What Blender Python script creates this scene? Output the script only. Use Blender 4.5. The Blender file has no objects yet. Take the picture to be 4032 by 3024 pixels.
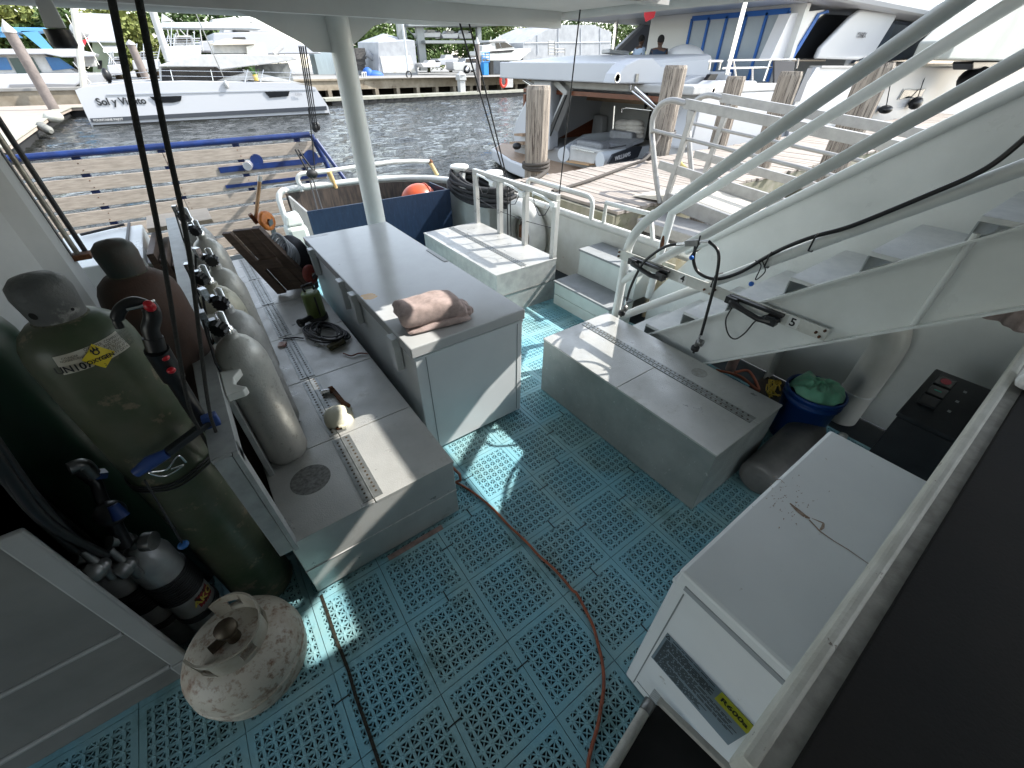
import bpy, math, random
import numpy as np
from mathutils import Vector, Matrix
random.seed(7); rnd = random.Random(11)
S = bpy.context.scene
PI = math.pi
# ---------------------------------------------------------------- camera
CAM = np.array([-1.28577884, -1.45067332, 1.86683266])
ROT = np.array([[0.80910474, -0.58765827, 0.00269738], [-0.36198519, -0.50199693, -0.78547171], [0.46294302, 0.63455247, -0.61889169]])
FOC = 1594.913
cam = bpy.data.cameras.new('camera'); co = bpy.data.objects.new('camera', cam); S.collection.objects.link(co)
cam.sensor_width = 36; cam.lens = FOC / 4032 * 36; cam.clip_start = .02; cam.clip_end = 2000
co.matrix_world = Matrix(((ROT[0][0], -ROT[1][0], -ROT[2][0], CAM[0]), (ROT[0][1], -ROT[1][1], -ROT[2][1], CAM[1]), (ROT[0][2], -ROT[1][2], -ROT[2][2], CAM[2]), (0, 0, 0, 1)))
S.camera = co
# ---------------------------------------------------------------- light
w = bpy.data.worlds.new('World'); S.world = w; w.use_nodes = True
wt = w.node_tree; wt.nodes.clear()
sk = wt.nodes.new('ShaderNodeTexSky'); sk.sky_type = 'NISHITA'; sk.sun_disc = False
SUN = Vector((.59, -.2, .54)).normalized()
sk.sun_elevation = math.asin(SUN.z); sk.sun_rotation = math.atan2(SUN.x, SUN.y)
sk.air_density = 1.2; sk.dust_density = .6; sk.ozone_density = 1.0
bg = wt.nodes.new('ShaderNodeBackground'); bg.inputs[1].default_value = .15
wo = wt.nodes.new('ShaderNodeOutputWorld'); hs = wt.nodes.new('ShaderNodeHueSaturation'); hs.inputs['Saturation'].default_value = .5; wt.links.new(sk.outputs[0], hs.inputs['Color']); wt.links.new(hs.outputs[0], bg.inputs[0]); wt.links.new(bg.outputs[0], wo.inputs[0])
sl = bpy.data.lights.new('sun', 'SUN'); sl.energy = 2.8; sl.angle = math.radians(.55); sl.color = (1, .96, .90)
so = bpy.data.objects.new('sun', sl); S.collection.objects.link(so); so.rotation_euler = SUN.to_track_quat('Z', 'Y').to_euler()
S.view_settings.view_transform = 'Standard'; S.view_settings.look = 'None'; S.view_settings.exposure = 1.8; S.view_settings.gamma = 1
S.cycles.max_bounces = 9; S.cycles.diffuse_bounces = 6; S.cycles.glossy_bounces = 4
# ---------------------------------------------------------------- helpers
def at(p, x=None, y=None, z=None, r=None):
    """where the sight line of a point of the photograph meets a plane of the place"""
    d = np.array([(p[0] - 2016) / FOC, (p[1] - 1512) / FOC, 1.]) @ ROT
    if x is not None: t = (x - CAM[0]) / d[0]
    elif y is not None: t = (y - CAM[1]) / d[1]
    elif z is not None: t = (z - CAM[2]) / d[2]
    else: t = r / math.hypot(d[0], d[1])
    return Vector((CAM + t * d).tolist())
def cr(ox, oy, s): return lambda x, y: (ox + s * x, oy + s * y)
k1 = cr(0, 0, .6103); k2 = cr(1300, 0, .633); k3 = cr(2650, 0, .6248); k4 = cr(0, 900, .6103); k5 = cr(1300, 900, .633)
k6 = cr(2650, 900, .6248); kg = cr(2150, 700, .5425); kc = cr(0, 1500, .5425); kt = cr(650, 850, .3918); kA = cr(0, 450, .4521)
kr = cr(1600, 650, .3858); kd = cr(900, 500, .4295); ky = cr(1850, 200, .3617); kq = cr(2450, 300, .4069); km = cr(2300, 2550, .4521); kk = cr(2850, 1550, .5425)
def V(*a): return Vector(a)
class MB:
    def __init__(s): s.v = []; s.f = []; s.sm = []
    def add(s, vs, fs, smooth=False):
        o = len(s.v); s.v += [tuple(q) for q in vs]; s.f += [tuple(i + o for i in f) for f in fs]; s.sm += [smooth] * len(fs); return s
    def box(s, x0, x1, y0, y1, z0, z1):
        return s.add([(x0, y0, z0), (x1, y0, z0), (x1, y1, z0), (x0, y1, z0), (x0, y0, z1), (x1, y0, z1), (x1, y1, z1), (x0, y1, z1)],
                     [(0, 3, 2, 1), (4, 5, 6, 7), (0, 1, 5, 4), (1, 2, 6, 5), (2, 3, 7, 6), (3, 0, 4, 7)])
    def hexa(s, b, t):
        """b, t: four bottom and four top points, same order (counter-clockwise from above)"""
        return s.add(list(b) + list(t), [(0, 3, 2, 1), (4, 5, 6, 7), (0, 1, 5, 4), (1, 2, 6, 5), (2, 3, 7, 6), (3, 0, 4, 7)])
    def bar(s, p, q, w, h, up=(0, 0, 1)):
        p = Vector(p); q = Vector(q); d = (q - p).normalized(); u = Vector(up)
        if abs(d.dot(u)) > .98: u = Vector((0, 1, 0))
        a = d.cross(u).normalized() * (w / 2); b = a.cross(d).normalized() * (h / 2)
        return s.hexa([p - a - b, q - a - b, q + a - b, p + a - b][::1], [p - a + b, q - a + b, q + a + b, p + a + b])
    def prism(s, poly, vec):
        poly = [Vector(p) for p in poly]; vec = Vector(vec); n = len(poly)
        return s.add(poly + [p + vec for p in poly], [tuple(range(n)), tuple(range(2 * n - 1, n - 1, -1))] + [(i, i + n, (i + 1) % n + n, (i + 1) % n) for i in range(n)])
    def tube(s, pts, r, n=10, caps=True, closed=False):
        pts = [Vector(p) for p in pts]; m = len(pts); rs = r if isinstance(r, (list, tuple)) else [r] * m
        T = []
        for i in range(m):
            a = pts[(i - 1) % m] if (i or closed) else pts[0]; b = pts[(i + 1) % m] if (i < m - 1 or closed) else pts[-1]
            T.append((b - a).normalized())
        u = T[0].cross(Vector((0, 0, 1)));
        if u.length < .05: u = T[0].cross(Vector((0, 1, 0)))
        u.normalize(); vs = []
        for i in range(m):
            u = (u - T[i] * u.dot(T[i])).normalized(); b = T[i].cross(u)
            for k in range(n):
                an = 2 * PI * k / n; vs.append(pts[i] + (u * math.cos(an) + b * math.sin(an)) * rs[i])
        fs = []
        for i in range(m if closed else m - 1):
            j = (i + 1) % m
            for k in range(n): fs.append((i * n + k, i * n + (k + 1) % n, j * n + (k + 1) % n, j * n + k))
        s.add(vs, fs, True)
        if caps and not closed:
            s.add(vs[:n], [tuple(range(n))[::-1]]); s.add(vs[-n:], [tuple(range(n))])
        return s
    def lathe(s, prof, c=(0, 0, 0), n=28, axis=None, smooth=True, cap=True):
        c = Vector(c); A = Vector(axis).normalized() if axis is not None else Vector((0, 0, 1))
        u = A.cross(Vector((1, 0, 0)));
        if u.length < .1: u = A.cross(Vector((0, 1, 0)))
        u.normalize(); b = A.cross(u); vs = []
        for (r, z) in prof:
            for k in range(n):
                an = 2 * PI * k / n; vs.append(c + A * z + (u * math.cos(an) + b * math.sin(an)) * r)
        fs = [(i * n + k, i * n + (k + 1) % n, (i + 1) * n + (k + 1) % n, (i + 1) * n + k) for i in range(len(prof) - 1) for k in range(n)]
        s.add(vs, fs, smooth)
        if cap:
            if prof[0][0] > 1e-4: s.add(vs[:n], [tuple(range(n))[::-1]])
            if prof[-1][0] > 1e-4: s.add(vs[-n:], [tuple(range(n))])
        return s
    def sph(s, c, r, n=14, m=9):
        r = r if isinstance(r, (tuple, list)) else (r, r, r); vs = []; fs = []
        for i in range(m + 1):
            th = PI * i / m
            for k in range(n):
                ph = 2 * PI * k / n; vs.append((c[0] + r[0] * math.sin(th) * math.cos(ph), c[1] + r[1] * math.sin(th) * math.sin(ph), c[2] - r[2] * math.cos(th)))
        for i in range(m):
            for k in range(n): fs.append((i * n + k, i * n + (k + 1) % n, (i + 1) * n + (k + 1) % n, (i + 1) * n + k))
        return s.add(vs, fs, True)
    def build(s, name, m, parent=None, bev=0, sub=0, loc=None):
        w = V(0, 0, 0); p = parent
        while p is not None: w += p.location; p = p.parent
        v = np.array(s.v, float)
        if loc is None:
            loc = V(0, 0, 0) if parent else V((v[:, 0].min() + v[:, 0].max()) / 2, (v[:, 1].min() + v[:, 1].max()) / 2, v[:, 2].min())
        else: loc = Vector(loc) - w
        v = v - np.array((w + loc)[:])
        me = bpy.data.meshes.new(name); me.from_pydata(v.tolist(), [], s.f); me.polygons.foreach_set('use_smooth', s.sm); me.materials.append(m); me.update()
        o = bpy.data.objects.new(name, me); S.collection.objects.link(o); o.location = loc; o.parent = parent
        if bev:
            b = o.modifiers.new('bevel', 'BEVEL'); b.width = bev; b.segments = 2; b.limit_method = 'ANGLE'; b.angle_limit = math.radians(35); b.harden_normals = False
        if sub:
            b = o.modifiers.new('sub', 'SUBSURF'); b.levels = sub; b.render_levels = sub
        return o
def build_each(mb, name, m, parent, bev=0):
    """every separate piece of the mesh becomes a part of its own"""
    par = list(range(len(mb.v)))
    def find(a):
        while par[a] != a: par[a] = par[par[a]]; a = par[a]
        return a
    key = {}
    for i, q in enumerate(mb.v):
        k_ = tuple(round(c, 5) for c in q)
        if k_ in key: par[find(i)] = find(key[k_])
        else: key[k_] = i
    for f in mb.f:
        for a in f[1:]: par[find(a)] = find(f[0])
    gr_ = {}
    for fi, f in enumerate(mb.f): gr_.setdefault(find(f[0]), []).append(fi)
    out = []
    for fs in gr_.values():
        b = MB(); idx = {}
        for fi in fs:
            for a in mb.f[fi]:
                if a not in idx: idx[a] = len(b.v); b.v.append(mb.v[a])
            b.f.append(tuple(idx[a] for a in mb.f[fi])); b.sm.append(mb.sm[fi])
        out.append(b.build(name, m, parent, bev))
    return out
def tag(o, label=None, cat=None, group=None, kind=None):
    if label: o['label'] = label
    if cat: o['category'] = cat
    if group: o['group'] = group
    if kind: o['kind'] = kind
    return o
def thing(name, label, cat, loc=(0, 0, 0), group=None):
    o = bpy.data.objects.new(name, None); o.empty_display_size = .1; S.collection.objects.link(o); o.location = loc; return tag(o, label, cat, group)
def kids(o): return [c for c in bpy.data.objects if c.parent == o]
def dup(o, parent=None):
    c = o.copy(); S.collection.objects.link(c); c.parent = parent
    for ch in kids(o): dup(ch, c)
    return c
def copy_thing(root, loc, label, rz=0, sc=None):
    ks = kids(root); r = root.copy(); S.collection.objects.link(r); r.location = loc; r.rotation_euler[2] = rz; r['label'] = label
    if sc: r.scale = sc
    for ch in ks: dup(ch, r)
    return r
# ---------------------------------------------------------------- materials
_m = {}
def mat(name, c1, c2=None, rough=.5, metal=0, scale=6, mix=(.35, .65), bump=0, bscale=60, c3=None, t3=.62, s3=14, w3=.04, stretch=None, coat=0, spots=(), emit=0, trans=0, alpha=1, rv=.0, ior=1.45):
    if name in _m: return _m[name]
    m = bpy.data.materials.new(name); m.use_nodes = True; nt = m.node_tree; P = nt.nodes['Principled BSDF']; L = nt.links.new
    P.inputs['Roughness'].default_value = rough; P.inputs['Metallic'].default_value = metal; P.inputs['IOR'].default_value = ior
    P.inputs['Base Color'].default_value = (*c1, 1)
    if coat: P.inputs['Coat Weight'].default_value = coat; P.inputs['Coat Roughness'].default_value = .12
    if trans: P.inputs['Transmission Weight'].default_value = trans
    tc = nt.nodes.new('ShaderNodeTexCoord'); mp = nt.nodes.new('ShaderNodeMapping'); L(tc.outputs['Object'], mp.inputs['Vector'])
    if stretch: mp.inputs['Scale'].default_value = stretch
    def noise(sc, det=5, ro=.6):
        n = nt.nodes.new('ShaderNodeTexNoise'); n.inputs['Scale'].default_value = sc; n.inputs['Detail'].default_value = det; n.inputs['Roughness'].default_value = ro; L(mp.outputs[0], n.inputs['Vector']); return n
    def ramp(src, a, b):
        r = nt.nodes.new('ShaderNodeMapRange'); r.inputs['From Min'].default_value = a; r.inputs['From Max'].default_value = b; L(src, r.inputs['Value']); return r.outputs[0]
    def mixc(f, a, b):
        x = nt.nodes.new('ShaderNodeMix'); x.data_type = 'RGBA'; L(f, x.inputs['Factor'])
        if isinstance(a, tuple): x.inputs[6].default_value = (*a, 1)
        else: L(a, x.inputs[6])
        x.inputs[7].default_value = (*b, 1); return x.outputs[2]
    col = None
    if c2:
        n = noise(scale); col = mixc(ramp(n.outputs['Fac'], *mix), c1, c2)
    if c3:
        n3 = noise(s3, 8, .7); f = ramp(n3.outputs['Fac'], t3, t3 + w3); col = mixc(f, col if col is not None else c1, c3)
    for (c, r, cc) in spots:
        v = nt.nodes.new('ShaderNodeVectorMath'); v.operation = 'DISTANCE'; L(tc.outputs['Object'], v.inputs[0]); v.inputs[1].default_value = c
        nn = noise(9, 4); a = nt.nodes.new('ShaderNodeMath'); a.operation = 'MULTIPLY_ADD'; L(nn.outputs['Fac'], a.inputs[0]); a.inputs[1].default_value = r * 2.2; L(v.outputs['Value'], a.inputs[2])
        f = ramp(a.outputs[0], r * 2.1, r * 2.02); col = mixc(f, col if col is not None else c1, cc)
    if col is not None: L(col, P.inputs['Base Color'])
    if rv:
        n = noise(scale * 1.7); r = nt.nodes.new('ShaderNodeMapRange'); r.inputs['To Min'].default_value = max(.05, rough - rv); r.inputs['To Max'].default_value = min(1, rough + rv); r.inputs['From Min'].default_value = .3; r.inputs['From Max'].default_value = .7; L(n.outputs['Fac'], r.inputs['Value']); L(r.outputs[0], P.inputs['Roughness'])
    if bump:
        n = noise(bscale, 4); b = nt.nodes.new('ShaderNodeBump'); b.inputs['Strength'].default_value = min(1, bump); b.inputs['Distance'].default_value = .004 * max(1, bump); L(n.outputs['Fac'], b.inputs['Height']); L(b.outputs[0], P.inputs['Normal'])
    if emit: P.inputs['Emission Color'].default_value = (*c1, 1); P.inputs['Emission Strength'].default_value = emit
    if alpha < 1: P.inputs['Alpha'].default_value = alpha
    _m[name] = m; return m
WHITE = mat('white boat paint', (.70, .72, .70), (.62, .64, .62), .34, scale=3, bump=.25, bscale=25, c3=(.42, .36, .27), t3=.70, s3=5, rv=.1)
WHITE2 = mat('chalky white paint', (.66, .67, .64), (.55, .55, .51), .5, scale=5, bump=.3, bscale=40, c3=(.33, .15, .06), t3=.665, s3=7, w3=.03)
GREYP = mat('grey white overhead paint', (.62, .62, .60), (.56, .56, .54), .5, scale=2, bump=.15, bscale=20)
ALU = mat('galvanised aluminium', (.50, .50, .475), (.41, .41, .39), .38, .4, scale=4, mix=(.35, .65), bump=.3, bscale=170, c3=(.34, .325, .29), t3=.585, s3=6, w3=.14, rv=.14)
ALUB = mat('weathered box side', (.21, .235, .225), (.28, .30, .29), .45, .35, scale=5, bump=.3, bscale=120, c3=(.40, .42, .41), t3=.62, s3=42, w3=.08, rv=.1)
CHROME = mat('chrome', (.75, .75, .75), None, .16, 1)
STEEL = mat('dull steel', (.26, .26, .25), (.16, .16, .16), .38, .8, scale=20)
BLACK = mat('black rubber', (.018, .018, .02), (.03, .03, .032), .5, scale=20, bump=.1)
BLKP = mat('black plastic', (.012, .012, .013), None, .38)
BLUEP = mat('blue paint', (.008, .028, .13), (.005, .015, .07), .4, scale=8, c3=(.5, .5, .5), t3=.68, s3=20, bump=.3, bscale=50)
RUST = mat('rust', (.16, .06, .02), (.06, .025, .012), .8, scale=20, bump=.6, bscale=80)
WOODG = mat('grey weathered wood', (.36, .31, .26), (.24, .205, .17), .75, scale=7, stretch=(1.2, 9, 9), bump=.5, bscale=30, c3=(.12, .1, .08), t3=.66, s3=9)
# ================================================================ own boat: deck
T = .305
tm = MB()
def tile(ox, oy, rz=0.):
    L0 = len(tm.v); e = .0012; f = .0235; a = T - e
    z1 = .0125
    for (x0, x1, y0, y1) in ((e, a, e, f), (e, a, T - f, a), (e, f, f, T - f), (T - f, a, f, T - f)): tm.box(x0, x1, y0, y1, 0, z1)
    n = 7; s = (T - 2 * f) / n; w = .0052
    for i in range(n):
        c = f + s * (i + .5)
        tm.box(c - w, c + w, f, T - f, .004, .0119); tm.box(f, T - f, c - w, c + w, .004, .0115)
    q = .0021
    for i in range(-n + 1, n):
        # thin diagonals through the cell centres
        for sg in (1, -1):
            lo = max(0, i) if sg == 1 else 0
            if sg == 1: x0, y0, x1, y1 = (max(0, i), max(0, -i), n - max(0, -i), n - max(0, i))
            else: x0, y0, x1, y1 = (max(0, i), n - max(0, -i), n - max(0, -i), max(0, i))
            p = V(f + s * x0, f + s * y0, 0); r = V(f + s * x1, f + s * y1, 0); d = (r - p).normalized(); nn = V(-d.y, d.x, 0) * q
            zt = .0108 if sg == 1 else .0104
            tm.hexa([p + nn * -1, r - nn, r + nn, p + nn], [v + V(0, 0, zt) for v in (p - nn, r - nn, r + nn, p + nn)])
    for i in range(n):
        for j in range(n):
            cx = f + s * (i + .5); cy = f + s * (j + .5); h = .0042
            tm.add([(cx - h, cy - h, .0119), (cx + h, cy - h, .0119), (cx + h, cy + h, .0119), (cx - h, cy + h, .0119), (cx, cy, .0145)], [(0, 1, 4), (1, 2, 4), (2, 3, 4), (3, 0, 4)])
    c, sn = math.cos(rz), math.sin(rz)
    for k in range(L0, len(tm.v)):
        x, y, z = tm.v[k]; x -= T / 2; y -= T / 2; tm.v[k] = (ox + T / 2 + x * c - y * sn, oy + T / 2 + x * sn + y * c, z)
for i in range(-9, 7):
    for j in range(-7, 14):
        x, y = i * T, j * T
        if x + T > 1.80 or y < -2.3: continue
        if -.70 < x < -.32 and .2 < y < 1.6: continue
        if -1.45 < x < -1.1 and -.2 < y < 2.7: continue
        if x < -2.0 and y > .3: continue
        left = False
        tile(x - (.010 if left else 0), y + (.004 if left else 0), -.012 if left else rnd.uniform(-.0015, .0015))
MAT_TILE = mat('blue green floor tile', (.19, .415, .49), (.24, .415, .435), .46, scale=2.2, mix=(.42, .58), bump=.25, bscale=90, c3=(.08, .17, .155), t3=.545, s3=4.2, w3=.20, rv=.1)
deck_tiles = tag(tm.build('deck_tiles', MAT_TILE, loc=(0, 0, 0)), kind='structure')
b = MB().box(-4.5, 1.83, -4, 4.6, -.12, -.012); tag(b.build('deck', mat('dark deck paint', (.012, .02, .028), (.02, .03, .035), .6, scale=9), loc=(0, 0, 0)), kind='structure')
# hull sides of our own boat, down into the water
b = MB().prism([(-4.5, -4, 0), (1.83, -4, 0), (1.90, 0, 0), (1.90, 3.2, 0), (1.5, 4.4, 0), (.6, 5.0, 0), (-4.5, 5.0, 0)], (0, 0, -1.3))
for k in range(len(b.v)): b.v[k] = (b.v[k][0], b.v[k][1], b.v[k][2] - .125)
tag(b.build('hull', WHITE2), 'white painted hull under the work deck, down to the water', 'hull')
# clips between tiles: small dark straps
cl = MB()
for (u, v_, hx) in [(0, 0, 0), (-1, -1, 0), (-1, -2, 1), (-2, -1, 1), (0, -2, 0), (-2, -3, 0), (-3, -2, 1), (-3, -1, 0), (-1, -3, 1), (0, -3, 1), (-4, -2, 0), (-2, -4, 0), (1, -2, 1), (0, -1, 1), (-3, -4, 1), (-5, -3, 1), (1, 0, 0), (-4, -4, 1), (-2, -2, 0)]:
    x = u * T; y = v_ * T + T * .66
    if hx: cl.box(x - .028, x + .028, y - .0022, y + .0022, .0126, .0150)
    else: cl.box(y * 0 + x + T * .62 - .0022, x + T * .62 + .0022, v_ * T - .028, v_ * T + .028, .0126, .0150)
tag(cl.build('tile_clips', BLKP), kind='structure')
# ================================================================ lockers
HOLES = mat('hinge strip', (.30, .31, .30), (.20, .21, .20), .38, .7, scale=30)
HOLE = mat('rivet hole', (.05, .035, .02), None, .8)
def hinge(parent, x, y0, y1, z, w=.042, n=None, step=.026):
    m = MB(); h = MB(); m.box(x - w, x - .003, y0, y1, z, z + .0035); m.box(x + .003, x + w, y0, y1, z, z + .0035); m.tube([(x, y0, z + .002), (x, y1, z + .002)], .004, 8)
    o = m.build('hinge', HOLES, parent)
    y = y0 + .02; k = 0
    while y < y1 - .01:
        for sx in (-1, 1):
            h.lathe([(.0055, 0), (.0055, .0012)], (x + sx * w * .55, y + (step / 2 if sx > 0 else 0), z + .0032), 8, smooth=False)
        y += step
    h.build('rivet_holes', HOLE, o); return o
t = thing('platform_locker', 'long low galvanised metal locker carrying the row of scuba tanks', 'locker', (-1.12, -.27, 0))
MB().box(-1.483, -.765, -.270, 3.1, .03, .4).build('body', ALU, t, .004)
m = MB(); ys = [-.274, .205, .775, 1.345, 1.915, 2.485, 3.1]
for a, c in zip(ys, ys[1:]): m.box(-1.487, -1.142, a + .002, c - .002, .4002, .413); m.box(-1.138, -.761, a + .002, c - .002, .4002, .4136)
m.build('lid', ALU, t, .002)
for a, c in zip(ys, ys[1:]): hinge(t, -1.14, a + .02, c - .02, .4135)
m = MB(); m.tube([(-1.484, -.2705, .205), (-.766, -.2705, .205)], .0035, 6); m.build('weld_seam', mat('bright weld', (.62, .62, .60), (.45, .45, .43), .4, .3, scale=60), t)
def spot_ring(parent, c, r):
    MB().lathe([(r, 0), (r, .0006)], c, 26, smooth=False).build('stain', mat('dark ring stain', (.10, .10, .09), (.22, .22, .21), .7, metal=.2, scale=60), parent)
spot_ring(t, (-1.33, .01, .4134), .085)
def box_locker(name, label, x0, x1, y0, y1, h, hx, side, seams):
    t = thing(name, label, 'locker', ((x0 + x1) / 2, (y0 + y1) / 2, 0))
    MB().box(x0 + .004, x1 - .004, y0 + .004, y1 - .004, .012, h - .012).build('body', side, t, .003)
    yy = [y0] + seams + [y1]; m = MB()
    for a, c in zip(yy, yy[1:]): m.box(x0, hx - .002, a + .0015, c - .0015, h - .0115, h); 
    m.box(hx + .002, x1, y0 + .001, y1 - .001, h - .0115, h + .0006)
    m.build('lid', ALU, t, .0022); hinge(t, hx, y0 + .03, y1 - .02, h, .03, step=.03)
    return t
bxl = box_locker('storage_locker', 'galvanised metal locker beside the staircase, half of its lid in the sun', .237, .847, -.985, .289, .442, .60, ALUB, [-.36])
MB().lathe([(.045, 0), (.045, .0005)], (.74, -.55, .4427), 24, smooth=False).build('stain', mat('ring stain', (.30, .29, .26), (.40, .40, .38), .6, metal=.4, scale=40), bxl)
bx3 = box_locker('storage_locker', 'weathered metal locker with a railing of hose clips along its edge', .57, 1.272, 1.335, 2.74, .43, .90, mat('stained aluminium', (.42, .43, .41), (.30, .31, .30), .5, .45, scale=14, mix=(.3, .7), bump=.3, bscale=90, c3=(.50, .38, .20), t3=.69, s3=7, w3=.12), [1.75, 2.25])
m = MB(); m.bar((.58, 1.334, .215), (1.27, 1.334, .215), .004, .008); m.build('weld_seam', HOLES, bx3)
m = MB()
for y in (1.365, 1.80, 2.24, 2.70): m.box(1.218, 1.266, y - .025, y + .025, .43, .945)
m.box(1.218, 1.266, 1.343, 2.722, .945, .99); build_each(m, 'clip_railing', ALU, bx3, .002)
m = MB()
for y in (1.50, 1.95, 2.45):
    m.tube([(1.20, y + .14, .93), (1.19, y + .13, .96), (1.185, y, .955), (1.19, y - .10, .935), (1.195, y - .14, .93)], .011, 8); m.box(1.17, 1.205, y - .19, y - .12, .90, .94)
build_each(m, 'hose_clip', mat('white plastic', (.75, .76, .74), None, .35), bx3, .003)
m = MB()
for y in (1.50, 1.95, 2.45):
    m.tube([(1.19, y + .12, .94), (1.185, y + .10, .86), (1.18, y + .02, .79), (1.18, y - .06, .81), (1.185, y - .12, .90)], .004, 6)
build_each(m, 'cord_loop', BLACK, bx3)
m = MB(); m.tube([(1.238, 2.72, .70), (1.236, 2.24, .66), (1.236, 1.80, .665), (1.236, 1.37, .70)], .003, 6); m.build('cord', BLACK, bx3)
# ================================================================ chest freezer under the towel
GLOSS = mat('freezer lid paint', (.43, .44, .435), (.39, .40, .395), .22, scale=3, bump=.2, bscale=18, coat=.12, c3=(.30, .30, .28), t3=.665, s3=22, w3=.06, spots=[((-.30, -.33, .784), .050, (.50, .27, .035))])
FRZ = mat('freezer white enamel', (.60, .63, .635), (.56, .59, .60), .30, scale=3, bump=.08, bscale=10, c3=(.42, .40, .36), t3=.675, s3=9, w3=.05)
t = thing('chest_freezer', 'long white chest freezer with a grey lid and a folded towel on top', 'freezer', (-.365, 1.17, 0))
MB().box(-.700, -.022, .182, 2.16, .03, .712).build('body', FRZ, t, .006)
MB().box(-.704, -.018, .178, 2.165, .700, .714).build('rim', FRZ, t, .003)
MB().box(-.716, -.014, .168, 2.172, .722, .784).build('lid', GLOSS, t, .006)
m = MB(); m.box(-.640, -.637, .1795, .183, .05, .70); m.box(-.060, -.057, .1795, .183, .05, .70); build_each(m, 'seam', mat('seam grey', (.2, .22, .22), None, .6), t)
for y in (.36, .98, 1.22, 1.92):
    m = MB(); m.prism([(-.745, y - .035, .735), (-.745, y + .035, .735), (-.745, y + .025, .56), (-.745, y - .025, .56)], (.040, 0, 0)); m.box(-.75, -.705, y - .036, y + .036, .72, .765); m.build('hinge', FRZ, t, .005)
MB().add([(-.70, 2.155, .7846), (-.70, 2.115, .7846), (-.53, 2.115, .7846), (-.53, 2.155, .7846)], [(0, 3, 2, 1)][::-1]).build('paper_strip', mat('label white', (.72, .72, .7), (.6, .6, .58), .5, scale=30), t)
MB().box(-.05, -.02, 1.05, 1.33, .7845, .788).build('strip', mat('grey strip', (.3, .31, .31), None, .4), t)
# ================================================================ tread box by the bulwark
STEPT = mat('grey tread paint', (.27, .285, .29), (.23, .245, .25), .7, scale=8, bump=.5, bscale=200)
STEPB = mat('pale green white peeling paint', (.62, .67, .64), (.55, .60, .57), .5, scale=6, c3=(.30, .22, .13), t3=.67, s3=8, w3=.02, bump=.3)
t = thing('boarding_steps', 'white wooden box steps with grey treads against the bulwark', 'steps', (1.5, .92, 0))
MB().box(1.20, 1.51, .56, 1.265, .115, .228).build('lower_step', STEPB, t, .004)
MB().box(1.20, 1.51, .56, 1.265, .0, .112).build('base', STEPB, t, .004)
MB().box(1.49, 1.795, .56, 1.258, .229, .475).build('upper_step', STEPB, t, .004)
MB().box(1.19, 1.489, .55, 1.275, .2285, .247).build('tread', STEPT, t, .003); MB().box(1.478, 1.797, .55, 1.268, .4755, .495).build('tread', STEPT, t, .003)
# ================================================================ staircase
t = thing('staircase', 'steep white metal staircase rising beside the bulwark with round handrails', 'staircase', (1.25, .2, 0))
X0, X1 = .92, 1.56
def sp(x, y, z): return V(x, y, z)
# near stringer, a channel with flanges
top = lambda y: .41 - .82 * (y + .06) ; bot = lambda y: .41 - .82 * (y + .49)
m = MB(); ya, yb = .43, -2.6
m.prism([(X0, ya, 0.013), (X0, yb, top(yb)), (X0, yb, bot(yb)), (X0, .0, .013)], (.008, 0, 0))
m.hexa([(X0 - .03, ya, .0), (X0 + .03, ya, .0), (X0 + .03, yb, top(yb) - .012), (X0 - .03, yb, top(yb) - .012)], [(X0 - .03, ya, .013), (X0 + .03, ya, .013), (X0 + .03, yb, top(yb)), (X0 - .03, yb, top(yb))])
m.hexa([(X0 - .035, 0, .0), (X0 + .001, 0, .0), (X0 + .001, yb, bot(yb) - .012), (X0 - .035, yb, bot(yb) - .012)], [(X0 - .035, 0, .012), (X0 + .001, 0, .012), (X0 + .001, yb, bot(yb)), (X0 - .035, yb, bot(yb))])
m.build('stringer', WHITE, t)
MB().tube([(X0 - .006, -1.24, 1.03), (X0 - .006, -1.24, 1.40)], .012, 8).build('weld_bead', WHITE, t)
# far side: tall plate with a tube on its top edge
b2 = lambda y: .905 - .83 * (y - .05)
m = MB(); m.prism([(X1, .44, .0), (X1, .44, .32), (X1, .10, b2(.10) - .03), (X1, -2.6, b2(-2.6) - .02), (X1, -2.6, bot(-2.6)), (X1, .0, 0)], (.008, 0, 0)); m.build('side_plate', WHITE, t)
m = MB(); m.tube([(X1, .22, b2(.22)), (X1, -2.6, b2(-2.6))], .027, 14); m.build('plate_top_tube', WHITE, t)
for i in range(11):
    z = .255 + .2 * i; y = .25 - .245 * i
    m = MB(); m.box(X0 + .009, X1 - .001, y - .245, y, z - .02, z); m.build('tread', mat('pale worn tread', (.70, .71, .70), (.58, .60, .60), .7, scale=9, bump=.6, bscale=150), t, .003)
    if i: m = MB(); m.box(X0 + .009, X1 - .001, y - .006, y, z - .2, z - .021); m.build('riser', mat('grey riser', (.36, .39, .40), (.31, .34, .345), .6), t)
def arc(p0, p1, p2, n=7):
    p0, p1, p2 = map(Vector, (p0, p1, p2)); return [p0 * (1 - u) ** 2 + p1 * 2 * u * (1 - u) + p2 * u * u for u in [i / n for i in range(n + 1)]]
rail = lambda y: 1.165 - .885 * (y - .10)
m = MB(); m.tube([(X0, .27, .0), (X0, .265, .90)] + arc((X0, .262, .92), (X0, .24, 1.04), (X0, .12, rail(.12))) + [(X0, -1.6, rail(-1.6) + .04), (X0, -2.4, rail(-2.4) + .08)], .030, 14); m.build('handrail', WHITE, t)
m = MB(); m.tube([(X0, .26, .68), (X0, -1.08, 1.886), (X0, -2.4, 3.08)], .026, 12); m.build('middle_rail', WHITE, t)
m = MB(); m.tube([(X0, .20, .43), (X0, -1.22, 1.595), (X0, -2.4, 2.56)], .027, 12); m.build('lower_rail', WHITE, t)
X2 = 1.55
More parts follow.
